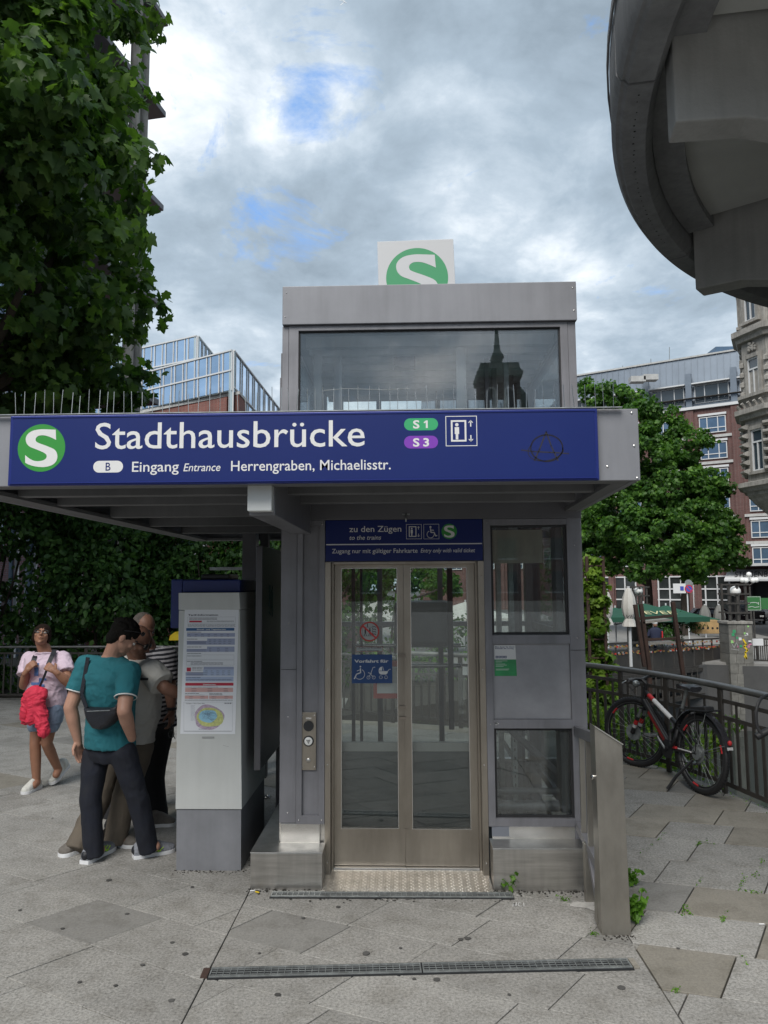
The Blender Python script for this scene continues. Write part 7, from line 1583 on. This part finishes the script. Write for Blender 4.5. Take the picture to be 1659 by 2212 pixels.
nylon = mat('black_nylon', (.012, .013, .018), .5, 0, .2, 20, .4, 90); shoegrey = mat('shoe_mesh_grey', (.22, .23, .26), .7, 0, .3, 60, .4, 500); lime = mat('lime_stripe', (.45, .75, .05), .4); solew = mat('sole_white', (.72, .73, .75), .5)
shoetaupe = mat('shoe_taupe', (.15, .135, .12), .8, 0, .15, 30, .3, 400); shoewh = mat('shoe_white', (.62, .62, .58), .7, 0, .12, 30, .3, 400); redcl = mat('red_cloth', (.62, .03, .07), .75, 0, .12, 12, .2, 300)
def stripes(name):
    global nt
    m = bpy.data.materials.new(name); m.use_nodes = True; nt = m.node_tree; p = nt.nodes['Principled BSDF']; p.inputs['Roughness'].default_value = .9
    co = N('ShaderNodeTexCoord').outputs['Object']; mp = N('ShaderNodeMapping'); L(co, mp.inputs[0]); mp.inputs['Rotation'].default_value = (0, .12, 0)
    w = N('ShaderNodeTexWave', wave_type='BANDS', bands_direction='Z'); L(mp.outputs[0], w.inputs['Vector']); setin(w, {'Scale': 9.2, 'Distortion': .8, 'Detail': 1, 'Detail Scale': 1.2})
    L(ramp_(w.outputs['Fac'], [(.50, (.012, .012, .018)), (.56, (.34, .33, .35))]), p.inputs['Base Color']); MATS[name] = m; return m
stripe_m = stripes('striped_jersey')

# --- man in the teal shirt (back half turned to us)
Y0 = 5.12
J = dict(base=(-1.93, 5.15, 0), hip=P(238, 1612, 5.16), neck=P(238, 1418, 5.10), chest=P(232, 1450, 5.12), head=P(266, 1377, 5.09), right=V((.88, -.42, 0)),
         shL=P(186, 1437, 5.18), shR=P(278, 1452, 4.98), elL=P(152, 1528, 5.12), elR=P(268, 1535, 4.86), wrL=P(168, 1598, 5.16), wrR=P(285, 1594, 5.03),
         hiL=P(208, 1628, 5.2), hiR=P(266, 1628, 5.1), knL=P(196, 1725, 5.14), knR=P(298, 1722, 5.14), anL=P(203, 1833, 5.13), anR=P(318, 1822, 5.2), toeL=P(240, 1840, 5.3), toeR=P(368, 1838, 5.25),
         hdL=V((.1, .1, -1)), hdR=V((.25, .35, -1)))
sp1 = dict(facing=V((.45, .9, 0)), look=V((.76, .40, -.58)), up=V((.48, .2, .85)), skin=sk1, s=1.0, curl=.35, hands='L', build=dict(hip=(.158, .115), waist=(.15, .108), chest=(.175, .12), sh=(.165, .09)))
t1, hf, fr = person('man in teal t-shirt and dark jeans with black sling bag across his back', J, sp1)
mb = MB(); torso(mb, J, sp1['facing'], .022, -.03, **sp1['build']); tips = [sleeve(mb, J, 'L', .62, .075, .069), sleeve(mb, J, 'R', .66, .077, .071)]
shirt = blob(mb, 'shirt', teal, t1, .0065, 3, .0055, 20)
for (e, d), rr in zip(tips, (.0685, .070)):
    x = d.cross(V((0, 0, 1))).normalized(); y = d.cross(x); MB().tube([e+(x*math.cos(a)+y*math.sin(a))*rr for a in [2*math.pi*k/28 for k in range(29)]], .0045, 6).build('sleeve_trim', white, shirt, smooth=True)
mb = MB(); trousers(mb, J, sp1['facing'], (.092, .071, .063), (.160, .116), .06, 1.16); blob(mb, 'trousers', denim, t1, .007, 3, .0055, 13)
hair_shell(t1, J['head'], *hf, 1.0, hairdk, 'short')
r, f, u = hf; c = J['head']; mb = MB(); [mb.tube([c+r*sd*.083-f*.03+u*.045, c+r*sd*.082+f*.03+u*.075, c+r*sd*.055+f*.085+u*.092], .0035, 6) for sd in (-1, 1)]; [mb.ell(c+r*sd*.033+f*.098+u*.088, (.028, .008, .016), Matrix((r, f, u)).transposed()) for sd in (-1, 1)]; mb.build('sunglasses', blackpl, t1, smooth=True)
# sling bag
bagc = P(222, 1543, 4.93); rv = J['right'].normalized(); mb = MB(); bu = V((0, 0, 1)); R_ = Matrix.Rotation(math.radians(-8), 3, 'Y'); 
outl = [(-.155, .055), (-.14, -.03), (-.09, -.088), (-.02, -.10), (.06, -.07), (.13, -.015), (.155, .045), (.10, .035), (0, .04), (-.08, .045)]
rings = []
for k, (sc_, dep) in enumerate(((.80, .035), (.97, .02), (1.0, 0), (1.0, -.03), (.95, -.05))): rings.append([bagc+(R_ @ (rv*a*sc_+bu*b*sc_))-fr*dep for a, b in outl])
mb.loft(rings); bag = blob(mb, 'sling_bag', nylon, t1, .006, 3, .002, 25)
mb = MB(); mb.beam(bagc+R_ @ (rv*-.12+bu*.05)-fr*.02, P(176, 1500, 5.03), .035, .004, tuple(fr)); mb.beam(P(176, 1500, 5.03), P(190, 1420, 5.06), .035, .004, tuple(fr)); mb.build('strap', nylon, bag)
mb = MB(); mb.tube([bagc+R_ @ (rv*-.10+bu*.030)-fr*.037, bagc+R_ @ (rv*.11+bu*.025)-fr*.037], .003, 6); mb.build('zip', galv, bag)
MB().beam(bagc+R_ @ (rv*.13+bu*.04), P(270, 1505, 4.93), .03, .004, tuple(fr)).build('strap', nylon, bag)
shoe(t1, atz(181, 1868), atz(246, 1832), mu=shoegrey, ms=solew, ank=1, stripe=lime, lace=white); shoe(t1, atz(287, 1855), atz(378, 1838), mu=shoegrey, ms=solew, ank=1, stripe=lime, lace=white)

# --- man in the grey linen shirt, bald, reaching to the machine
J = dict(base=(-1.95, 5.55, 0), hip=P(283, 1600, 5.55), neck=P(298, 1424, 5.42), chest=P(303, 1455, 5.42), head=P(296, 1385, 5.36), right=V((.62, -.78, 0)),
         shL=P(268, 1442, 5.6), shR=P(328, 1450, 5.28), elL=P(255, 1520, 5.7), elR=P(357, 1486, 5.22), wrL=P(270, 1590, 5.7), wrR=P(394, 1502, 5.28),
         hiL=P(262, 1618, 5.62), hiR=P(302, 1618, 5.5), knL=P(215, 1725, 5.5), knR=P(270, 1718, 5.45), anL=P(172, 1822, 5.30), anR=P(250, 1808, 5.42), toeL=P(140, 1845, 5.25), toeR=P(290, 1820, 5.4), hdR=V((.9, .25, -.1)), pnR=V((0, 1, -.2)))
sp2_ = dict(facing=V((.85, .35, 0)), look=V((.86, .0, -.50)), up=V((.45, 0, .88)), skin=sk3, s=1.0, curl=.4, belly=.02, build=dict(hip=(.16, .12), waist=(.16, .125), chest=(.18, .125), sh=(.165, .09)))
t2, hf, fr = person('bald man in pale grey shirt and khaki trousers reaching towards the ticket machine', J, sp2_)
mb = MB(); torso(mb, J, sp2_['facing'], .034, -.06, belly=.02, **sp2_['build']); sleeve(mb, J, 'L', .7, .085, .088); sleeve(mb, J, 'R', .78, .085, .092); blob(mb, 'shirt', linen, t2, .0065, 3, .009, 17)
mb = MB(); mb.ell(J['neck']+V((0, 0, -.01)), (.078, .078, .03)); blob(mb, 'collar', linen, t2, .006, 2)
mb = MB(); trousers(mb, J, sp2_['facing'], (.102, .085, .078), (.165, .122), .05, 1.15); blob(mb, 'trousers', khaki, t2, .007, 3, .006, 13)
hair_shell(t2, J['head'], *hf, 1.0, hairgr, 'fringe')
r, f, u = hf; c = J['head']; mb = MB(); [mb.ell(c+r*sd*.034+f*.092+u*.004, (.030, .010, .022), Matrix((r, f, u)).transposed()) for sd in (-1, 1)]; [mb.tube([c+r*sd*.062+f*.085+u*.010, c+r*sd*.083-f*.01+u*.008], .004, 6) for sd in (-1, 1)]; mb.build('sunglasses', blackpl, t2, smooth=True)
q = P(311, 1467, 5.19); MB().box(q.x-.035, q.x+.035, q.y-.012, q.y+.03, q.z-.008, q.z+.010).build('phone_in_pocket', blackpl, t2, bevel=.004)
shoe(t2, atz(183, 1836), atz(127, 1852), mu=shoetaupe, ms=solew, ank=1, w=.052); shoe(t2, atz(226, 1816), atz(294, 1832), mu=shoetaupe, ms=solew, ank=1, w=.052)

# --- man in the striped polo
J = dict(base=(-1.95, 6.1, 0), hip=P(330, 1570, 6.05), neck=P(322, 1402, 6.0), chest=P(333, 1428, 6.0), head=P(310, 1357, 5.92), right=V((-.80, -.6, 0)),
         shL=P(360, 1418, 5.95), shR=P(297, 1420, 6.15), elL=P(368, 1485, 5.92), elR=P(285, 1490, 6.3), wrL=P(370, 1532, 5.85), wrR=P(300, 1540, 6.3),
         hiL=P(345, 1585, 6.0), hiR=P(312, 1585, 6.15), knL=P(330, 1680, 5.95), knR=P(290, 1680, 6.15), anL=P(340, 1768, 5.95), anR=P(243, 1775, 6.1), toeL=P(375, 1778, 5.9), toeR=P(225, 1788, 6.0), hdL=V((0.05, 0, -1)), pnL=V((-1, .2, 0)))
sp3_ = dict(facing=V((.35, -.8, 0)), look=V((.70, -.45, -.35)), up=V((.22, -.1, .95)), skin=sk3, s=1.03, curl=.55, sideL=-1, build=dict(hip=(.165, .12), waist=(.165, .125), chest=(.185, .125), sh=(.175, .09)))
t3, hf, fr = person('man in black and white striped shirt and black trousers holding his glasses', J, sp3_)
mb = MB(); torso(mb, J, sp3_['facing'], .030, -.05, **sp3_['build']); sleeve(mb, J, 'L', .80, .082, .080); sleeve(mb, J, 'R', .8, .082, .08); blob(mb, 'shirt', stripe_m, t3, .0065, 3, .007, 16)
mb = MB(); trousers(mb, J, sp3_['facing'], (.106, .088, .080), (.168, .122), .05, 1.15); blob(mb, 'trousers', blackcl, t3, .007, 3, .005, 12)
hair_shell(t3, J['head'], *hf, 1.03, hairgr, 'cropped')
w_ = J['wrL']; MB().tube([w_+V((math.cos(a)*.033, math.sin(a)*.033, .005)) for a in [k*.4488 for k in range(15)]], .012, 8).build('wristwatch', blackpl, t3, smooth=True)
gx = P(367, 1560, 5.84); gls = thing('spectacles', 'folding spectacles dangling from the hand of the man in stripes', 'glasses', gx)
for dz, dx in ((-.03, -.015), (-.09, .012)):
    c = gx+V((dx, 0, dz)); MB().tube([c+V((.024*math.cos(a), 0, .030*math.sin(a))) for a in [k*.524 for k in range(13)]], .0028, 6).build('rim', blackpl, gls, smooth=True); mb = MB(); mb.flat([c+V((.023*math.cos(a), .0, .029*math.sin(a))) for a in [k*.524 for k in range(12)]]); mb.build('lens', glass, gls)
MB().tube([gx+V((.0, 0, .03)), gx+V((.015, 0, -.02)), gx+V((.03, 0, -.10)), gx+V((.045, 0, -.13))], .003, 6).build('temple', blackpl, gls, smooth=True)
shoe(t3, atz(323, 1786), atz(379, 1782), mu=shoetaupe, ms=solew, ank=1, lace=white); shoe(t3, atz(246, 1785)+V((0, .1, 0)), atz(228, 1795)+V((0, .05, 0)), mu=blackcl, ms=blackcl, ank=1)

# --- woman in pink
J = dict(base=(-3.4, 6.9, 0), hip=P(99, 1522, 6.9), neck=P(98, 1408, 6.88), chest=P(101, 1432, 6.86), head=P(90, 1374, 6.84), right=V((-.96, -.26, 0)),
         shL=P(135, 1424, 6.85), shR=P(64, 1424, 6.92), elL=P(147, 1474, 6.70), elR=P(52, 1480, 6.80), wrL=P(121, 1452, 6.62), wrR=P(56, 1452, 6.68),
         hiL=P(115, 1530, 6.87), hiR=P(85, 1530, 6.93), knL=P(101, 1606, 6.85), knR=P(76, 1608, 6.85), anL=P(126, 1662, 7.02), anR=P(79, 1690, 6.88), toeL=P(113, 1694, 6.9), toeR=P(60, 1708, 6.72), hdL=V((-.75, -.1, .55)), pnL=V((-.2, 1, -.5)), hdR=V((.6, -.05, .8)), pnR=V((.2, 1, -.5)))
sp4 = dict(facing=V((.2, -.98, 0)), look=V((.32, -.72, .40)), up=V((-.05, .42, .9)), skin=sk2, s=.94, curl=1.1, sideL=-1, build=dict(hip=(.165, .12), waist=(.14, .105), chest=(.155, .125), sh=(.145, .08), neck=.05))
t4, hf, fr = person('woman in pink t-shirt and denim shorts looking up with rucksack straps and red cloth', J, sp4)
mb = MB(); torso(mb, J, sp4['facing'], .028, -.02, **{**sp4['build'], 'neck': .085}); sleeve(mb, J, 'L', .62, .072, .085); sleeve(mb, J, 'R', .62, .072, .082); ts4 = blob(mb, 'shirt', pinkt, t4, .0065, 3, .008, 19)
mb = MB(); trousers(mb, J, sp4['facing'], (.098, .098, .09), (.172, .128), .1, -.62); blob(mb, 'shorts', lightdenim, t4, .0065, 2, .003, 25)
hair_shell(t4, J['head'], *hf, .94, mat('hair_brown', (.02, .012, .009), .8, 0, .3, 60, .8, 200, spec=.1), 'tied')
r, f, u = hf; c = J['head']; mb = MB()
for sd in (-1, 1):
    e = c+r*sd*.030+f*.093+u*.006; mb.tube([e+r*.026*math.cos(a)+u*.016*math.sin(a) for a in [k*.524 for k in range(13)]], .0024, 6); mb.tube([e+r*sd*.026, c+r*sd*.070-f*.01+u*.005], .0022, 6)
mb.build('spectacles', blackpl, t4, smooth=True)
pf = lambda px, py: at(px, py, 6.72)
mb = MB()
for ax in ([(118, 1404, 6.80), (112, 1418, 6.72), (104, 1436, 6.66)], [(80, 1408, 6.84), (74, 1422, 6.75), (69, 1436, 6.72)]):
    pp = [P(*a) for a in ax]
    mb = MB()
    for a, b in zip(pp[:-1], pp[1:]): mb.beam(a, b, .038, .01, tuple(-fr))
    mb.build('rucksack_strap', nylon, t4)
mb = MB(); mb.ell(P(113, 1455, 7.06), (.15, .09, .22)); blob(mb, 'rucksack', nylon, t4, .008, 3, .003, 20)
mb = MB(); pp = [P(103, 1442, 6.64), P(92, 1470, 6.66), P(80, 1496, 6.69)]; [mb.beam(a, b, .02, .006, tuple(-fr)) for a, b in zip(pp[:-1], pp[1:])]; mb.build('shoulder_strap', nylon, t4)
mb = MB(); mb.ell(P(77, 1500, 6.68), (.10, .06, .075)); mb.ell(P(65, 1508, 6.68), (.06, .05, .07)); chain(mb, [P(62, 1505, 6.68), P(56, 1535, 6.68), P(53, 1558, 6.70)], [.05, .045, .035]); chain(mb, [P(82, 1508, 6.67), P(88, 1545, 6.66), P(94, 1580, 6.66)], [.05, .055, .05]); chain(mb, [P(72, 1512, 6.67), P(74, 1550, 6.67), P(68, 1556, 6.67)], [.05, .05, .04])
blob(mb, 'red_jacket_bundle', redcl, t4, .005, 1, .012, 26)
# shirt print: block letter fragments, laid on the chest
mb = MB(); bvh = None
from mathutils.bvhtree import BVHTree
bvh = BVHTree.FromPolygons([v.co+ORIG[t4.name] for v in ts4.data.vertices], [tuple(p.vertices) for p in ts4.data.polygons])
def proj_on(px, py):
    o = V((0, 0, CAM_H)); d = (P(px, py, 6.8)-o).normalized(); h = bvh.ray_cast(o, d); return (h[0]-d*.006) if h[0] else None
def patch(x0, y0, x1, y1):
    nx, ny = max(1, int((x1-x0)/2)), max(1, int((y1-y0)/2))
    for i in range(nx):
        for j in range(ny):
            q = [proj_on(x0+(x1-x0)*(i+a)/nx, y0+(y1-y0)*(j+b)/ny) for a, b in ((0, 0), (0, 1), (1, 1), (1, 0))]
            if all(q): mb.add(q, [(0, 1, 2, 3)])
for b in ((77, 1432, 84, 1436), (74, 1442, 83, 1460), (67, 1474, 84, 1479), (70, 1479, 75, 1496), (79, 1484, 84, 1496), (84, 1465, 100, 1470), (84, 1470, 89, 1496), (89, 1478, 96, 1483), (89, 1489, 97, 1494)): patch(*b)
mb.build('shirt_print', mat('print_faded_blue', (.10, .20, .45), .8, var=.3, vscale=40), t4)
shoe(t4, atz(85, 1702)+V((0, 0, 0)), atz(49, 1717), mu=shoewh, ms=solew, ank=1, lace=white, w=.045)
h_ = atz(128, 1690)+V((.02, .12, .12)); shoe(t4, h_, atz(110, 1699)+V((0, 0, .012)), (0, .45, .9), mu=shoewh, ms=solew, ank=1, lace=white, w=.045)

# ================================================================== BICYCLE
RW = V((2.585, 6.80, .345)); FW = V((2.30, 7.78, .345)); bd = (FW-RW); bd.z = 0; WB = bd.length; bd.normalize(); side = V((bd.y, -bd.x, 0)); LEAN = math.radians(4)
bike = thing('bicycle', 'black mountain bicycle with red and white frame parts leaning on the railing', 'bicycle', (RW.x, RW.y, 0))
def bk_(f, z, s=0.0):    # along the bike from the rear hub, height, to the right
    k = f*WB/1.05; return V((RW.x, RW.y, 0))+bd*k+side*(s*math.cos(LEAN)+z*math.sin(LEAN)*.55)+V((0, 0, z-s*math.sin(LEAN)))
def wheel(c, ax, fwd_, name='wheel'):
    R = .345; up = ax.cross(fwd_).normalized()
    ring_ = lambda r_, o=0.0, n=48: [c+ax*o+fwd_*r_*math.cos(2*math.pi*k/n)+up*r_*math.sin(2*math.pi*k/n) for k in range(n+1)]
    w = MB().tube(ring_(R-.026), .026, 10, False).build(name, rubber, bike, smooth=True)
    kn = MB()
    for k in range(72):
        a = 2*math.pi*k/72; q = c+fwd_*(R-.001)*math.cos(a)+up*(R-.001)*math.sin(a); t_ = (-fwd_*math.sin(a)+up*math.cos(a)); kn.beam(q-ax*.016, q+ax*.016, .010, .006, tuple(t_))
    tag(kn.build('tread', rubber, w), kind='stuff')
    MB().tube(ring_(R-.060), .010, 8, False).build('rim', blackpl, w, smooth=True)
    MB().tube(ring_(R-.051, -.012), .0025, 5, False).build('rim_line', carsilver, w, smooth=True)
    mb = MB()
    for a0 in (.6, 2.7, 4.8):
        pts = [c-ax*.012+fwd_*(R-.062)*math.cos(a0+k*.06)+up*(R-.062)*math.sin(a0+k*.06) for k in range(5)]; mb.tube(pts, .0085, 6)
    mb.build('rim_decal', red, w, smooth=True)
    mb = MB()
    for k in range(28): a = 2*math.pi*k/28; b = a+(.5 if k % 2 else -.5); o = .028*(1 if k % 4 < 2 else -1); mb.tube([c+ax*o+fwd_*.02*math.cos(b)+up*.02*math.sin(b), c+fwd_*(R-.065)*math.cos(a)+up*(R-.065)*math.sin(a)], .0011, 4, False)
    mb.build('spokes', galv, w)
    MB().tube([c-ax*.05, c+ax*.05], .02, 10).build('hub', blackpl, w, smooth=True); MB().tube([c-ax*.034, c-ax*.031], .08, 20).build('brake_disc', galv, w)
    return w
rax = side*math.cos(LEAN)-V((0, 0, math.sin(LEAN))); wheel(bk_(0, .345), rax, bd)
st_ = math.radians(28); fdir = (bd*math.cos(st_)-side*math.sin(st_)).normalized(); fax = (side*math.cos(st_)+bd*math.sin(st_)).normalized(); wheel(bk_(1.05, .345), fax, fdir)
BB = bk_(.44, .30); HT, HB_ = bk_(.86, .80), bk_(.895, .66); ST = bk_(.28, .70); SD = bk_(.20, .88)
frm = MB().tube([HT+V((0, 0, .02)), HB_], .022, 12).build('frame', blackpl, bike, smooth=True)
for nm, a, b, r_ in (('down_tube', HB_.lerp(HT, .15), BB, .029), ('top_tube', HT.lerp(HB_, .2), bk_(.31, .52), .021), ('seat_tube', BB, ST, .019), ('chain_stay', bk_(.42, .30, -.03), bk_(0, .345, -.055), .011), ('chain_stay', bk_(.42, .30, .03), bk_(0, .345, .055), .011), ('seat_stay', bk_(.32, .52, -.02), bk_(0, .345, -.055), .009), ('seat_stay', bk_(.32, .52, .02), bk_(0, .345, .055), .009)):
    MB().tube([a, b], r_, 12).build(nm, blackpl, bike, smooth=True)
a, b = HT.lerp(HB_, .2), bk_(.31, .52); o3 = -side*.0; MB().tube([a.lerp(b, .12), a.lerp(b, .26)], .0222, 12).build('red_band', red, bike, smooth=True); MB().tube([a.lerp(b, .27), a.lerp(b, .78)], [.0222, .0222], 12).build('white_band', white, bike, smooth=True)
a, b = HB_.lerp(HT, .15), BB; mb = MB(); mb.beam(a.lerp(b, .25)-side*.028, a.lerp(b, .85)-side*.028, .004, .03, tuple(bd)); mb.build('red_lettering_band', mat('decal_dark_red', (.22, .015, .015), .5), bike)
mb = MB(); mb.tube([bk_(.29, .33, -.034), bk_(.06, .345, -.067)], .007, 8); mb.build('white_stay_decal', white, bike); mb = MB(); mb.beam(bk_(.36, .33, -.036), bk_(.30, .335, -.048), .02, .02); mb.build('red_stay_decal', red, bike)
MB().tube([ST-V((0, 0, .03)), SD], .0145, 10).build('seat_post', galv, bike, smooth=True)
mb = MB(); sdl = SD+V((0, 0, .02)); ellr = []
for t_, w_, h in ((-.13, .068, .0), (-.10, .075, .012), (-.04, .066, .012), (.03, .035, .004), (.10, .020, .0), (.14, .012, -.008)):
    c = sdl+bd*t_+V((0, 0, h)); ellr.append([c-side*w_, c-side*w_*.7+V((0, 0, .016)), c+V((0, 0, .012)), c+side*w_*.7+V((0, 0, .016)), c+side*w_, c+side*w_*.6-V((0, 0, .03)), c-side*w_*.6-V((0, 0, .03))])
mb.loft(ellr); mb.build('saddle', mat('saddle_leather', (.03, .03, .035), .3), bike, smooth=True)
fc = bk_(1.05, .345); crown = HB_-V((0, 0, .06))
fk = MB(); fk.beam(crown-fax*.06, crown+fax*.06, .04, .035); fk = fk.build('fork', blackpl, bike, bevel=.006)
for sd in (-1, 1):
    top_ = crown+fax*sd*.056; lo = fc+fax*sd*.056; MB().tube([top_, top_.lerp(lo, .45)], .015, 10).build('stanchion', galv, fk, smooth=True); MB().tube([top_.lerp(lo, .32), lo], .021, 10).build('fork_leg', blackpl, fk, smooth=True)
    MB().tube([top_.lerp(lo, .45), top_.lerp(lo, .62)], .0216, 10).build('fork_decal', red, fk, smooth=True); MB().tube([top_.lerp(lo, .64), top_.lerp(lo, .76)], .0214, 10).build('fork_decal', white, fk, smooth=True)
stem = HT+(HT-HB_).normalized()*.05; sc_ = stem+fdir*.05+V((0, 0, .04)); MB().tube([HT, stem, sc_], .018, 10).build('stem', blackpl, bike, smooth=True)
hb = MB().tube([sc_-fax*.33-fdir*.04+V((0, 0, .02)), sc_-fax*.12+V((0, 0, .015)), sc_, sc_+fax*.12+V((0, 0, .015)), sc_+fax*.33-fdir*.04+V((0, 0, .02))], .013, 10).build('handlebar', blackpl, bike, smooth=True)
for sd in (-1, 1):
    e = sc_+fax*sd*.33-fdir*.04+V((0, 0, .02)); i_ = sc_+fax*sd*.21-fdir*.02+V((0, 0, .018)); MB().tube([e, i_], .0175, 10).build('grip', mat('grip_grey', (.09, .09, .095), .6) if 'grip_grey' not in MATS else MATS['grip_grey'], hb, smooth=True)
    MB().tube([i_+fdir*.02, i_+fdir*.06+fax*sd*.03-V((0, 0, .02)), i_+fdir*.05+fax*sd*.11-V((0, 0, .03))], .006, 6).build('brake_lever', galv, hb, smooth=True)
    MB().tube([i_, i_+fdir*.08-V((0, 0, .03)), sc_+fdir*.1-V((0, 0, .12)), HB_+fdir*.04], .003, 5).build('brake_cable', rubber, hb, smooth=True)
MB().ell(sc_+fdir*.06-V((0, 0, .05)), (.035, .03, .035)).build('front_light', galv, bike, smooth=True)
# cranks, pedals, chain guard
MB().tube([BB-rax*.075, BB+rax*.075], .02, 12).build('bottom_bracket', blackpl, bike, smooth=True); MB().tube([BB-rax*.05, BB-rax*.044], .085, 24).build('chain_ring', blackpl, bike)
for sd, dv in ((-1, V((0, 0, .10))+bd*.13), (1, V((0, 0, -.10))-bd*.13)):
    p0 = BB+rax*sd*.07; p1 = p0+dv; ck = MB().tube([p0, p1], .011, 8).build('crank', galv, bike, smooth=True); MB().beam(p1-bd*.045+rax*sd*.06, p1+bd*.045+rax*sd*.06, .09, .022).build('pedal', carsilver, ck, bevel=.004)
MB().tube([bk_(.44, .38, -.047), bk_(0, .385, -.047)], .004, 5).build('chain', rubber, bike); MB().tube([bk_(.44, .22, -.047), bk_(.02, .24, -.047), bk_(0, .30, -.047)], .004, 5).build('chain', rubber, bike)
MB().tube([bk_(0, .345, -.06), bk_(0, .345, -.035)], .055, 20).build('cassette', galv, bike)
# mudguard, rack, tail light, kickstand, lock
up = V((0, 0, 1)); R = .385; c = bk_(0, .345); mg_ = []
for k in range(15): a = math.radians(15+k*11); d_ = -bd*math.cos(a)+up*math.sin(a); q = c+d_*R; mg_.append([q-rax*.032-d_*.012, q-rax*.02+d_*.004, q+rax*.02+d_*.004, q+rax*.032-d_*.012, q+rax*.018, q-rax*.018])
MB().loft(mg_).build('mudguard', mat('mudguard_black', (.03, .03, .035), .22), bike, smooth=True)
for sd in (-1, 1): MB().tube([bk_(0, .345, sd*.06), c-bd*R*.30+up*R*.95+rax*sd*.03], .003, 5).build('mudguard_stay', galv, bike); MB().tube([bk_(0, .345, sd*.06), c-bd*R*.9+up*R*.35+rax*sd*.03], .003, 5).build('mudguard_stay', galv, bike)
tl = c-bd*(R*.93+.01)+up*R*.42; MB().ell(tl, (.018, .018, .022)).build('tail_light', red, bike, smooth=True); MB().beam(tl-up*.06, tl-up*.035, .05, .012, tuple(bd)).build('reflector_plate', white, bike)
ra, rb_ = bk_(.22, .70), bk_(-.18, .74)
mb = MB(); [mb.tube([ra+side*.05*sd, rb_+side*.06*sd], .006, 6) for sd in (-1, 1)]; mb.tube([rb_-side*.06, rb_+side*.06], .006, 6); [mb.tube([rb_.lerp(ra, .5)+side*.055*sd, bk_(0, .36, sd*.06)], .005, 6) for sd in (-1, 1)]; mb.build('luggage_rack', blackpl, bike)
MB().beam(bk_(.10, .715), bk_(-.12, .745), .10, .05).build('rack_bag', rubber, bike, bevel=.015)
MB().tube([bk_(.05, .28, -.05), bk_(.14, .12, -.16), bk_(.16, .0, -.24)], [.012, .014, .016], 8).build('kickstand', blackpl, bike, smooth=True)
q0 = bk_(.30, .50); MB().tube(cr([q0+side*-.03, q0+side*-.06-V((0, 0, .08)), q0+bd*.08-side*.05-V((0, 0, .16)), q0+bd*.12-side*.02-V((0, 0, .05)), q0+bd*.05]), .017, 10).build('folded_lock', rubber, bike, smooth=True)
# second bicycle's handlebar end at the right frame edge, leaning on the railing
b2 = thing('bicycle', 'dark second bicycle cut off by the right frame edge at the railing', 'bicycle', (3.2, 5.6, 0))
p0 = at(1659, 1505, 5.4); pts = [at(1668, 1500, 5.5), at(1645, 1508, 5.45), at(1634, 1535, 5.42), at(1636, 1570, 5.4), at(1648, 1588, 5.38)]
MB().tube(cr(pts), .011, 8).build('cable_lock', rubber, b2, smooth=True); MB().tube([at(1634, 1592, 5.4), at(1672, 1572, 5.4)], .024, 12).build('grip', rubber, b2, smooth=True)
c2w = V((3.12, 5.15, .34)); ring_ = [c2w+V((.05*math.cos(a), .33*math.cos(a), .33*math.sin(a))) for a in [k*.1309 for k in range(49)]]; MB().tube(ring_, .022, 8, False).build('tyre', rubber, b2, smooth=True)
MB().tube([c2w, c2w+V((-.02, .2, .55)), at(1672, 1572, 5.4)], .02, 8).build('fork', blackpl, b2, smooth=True)
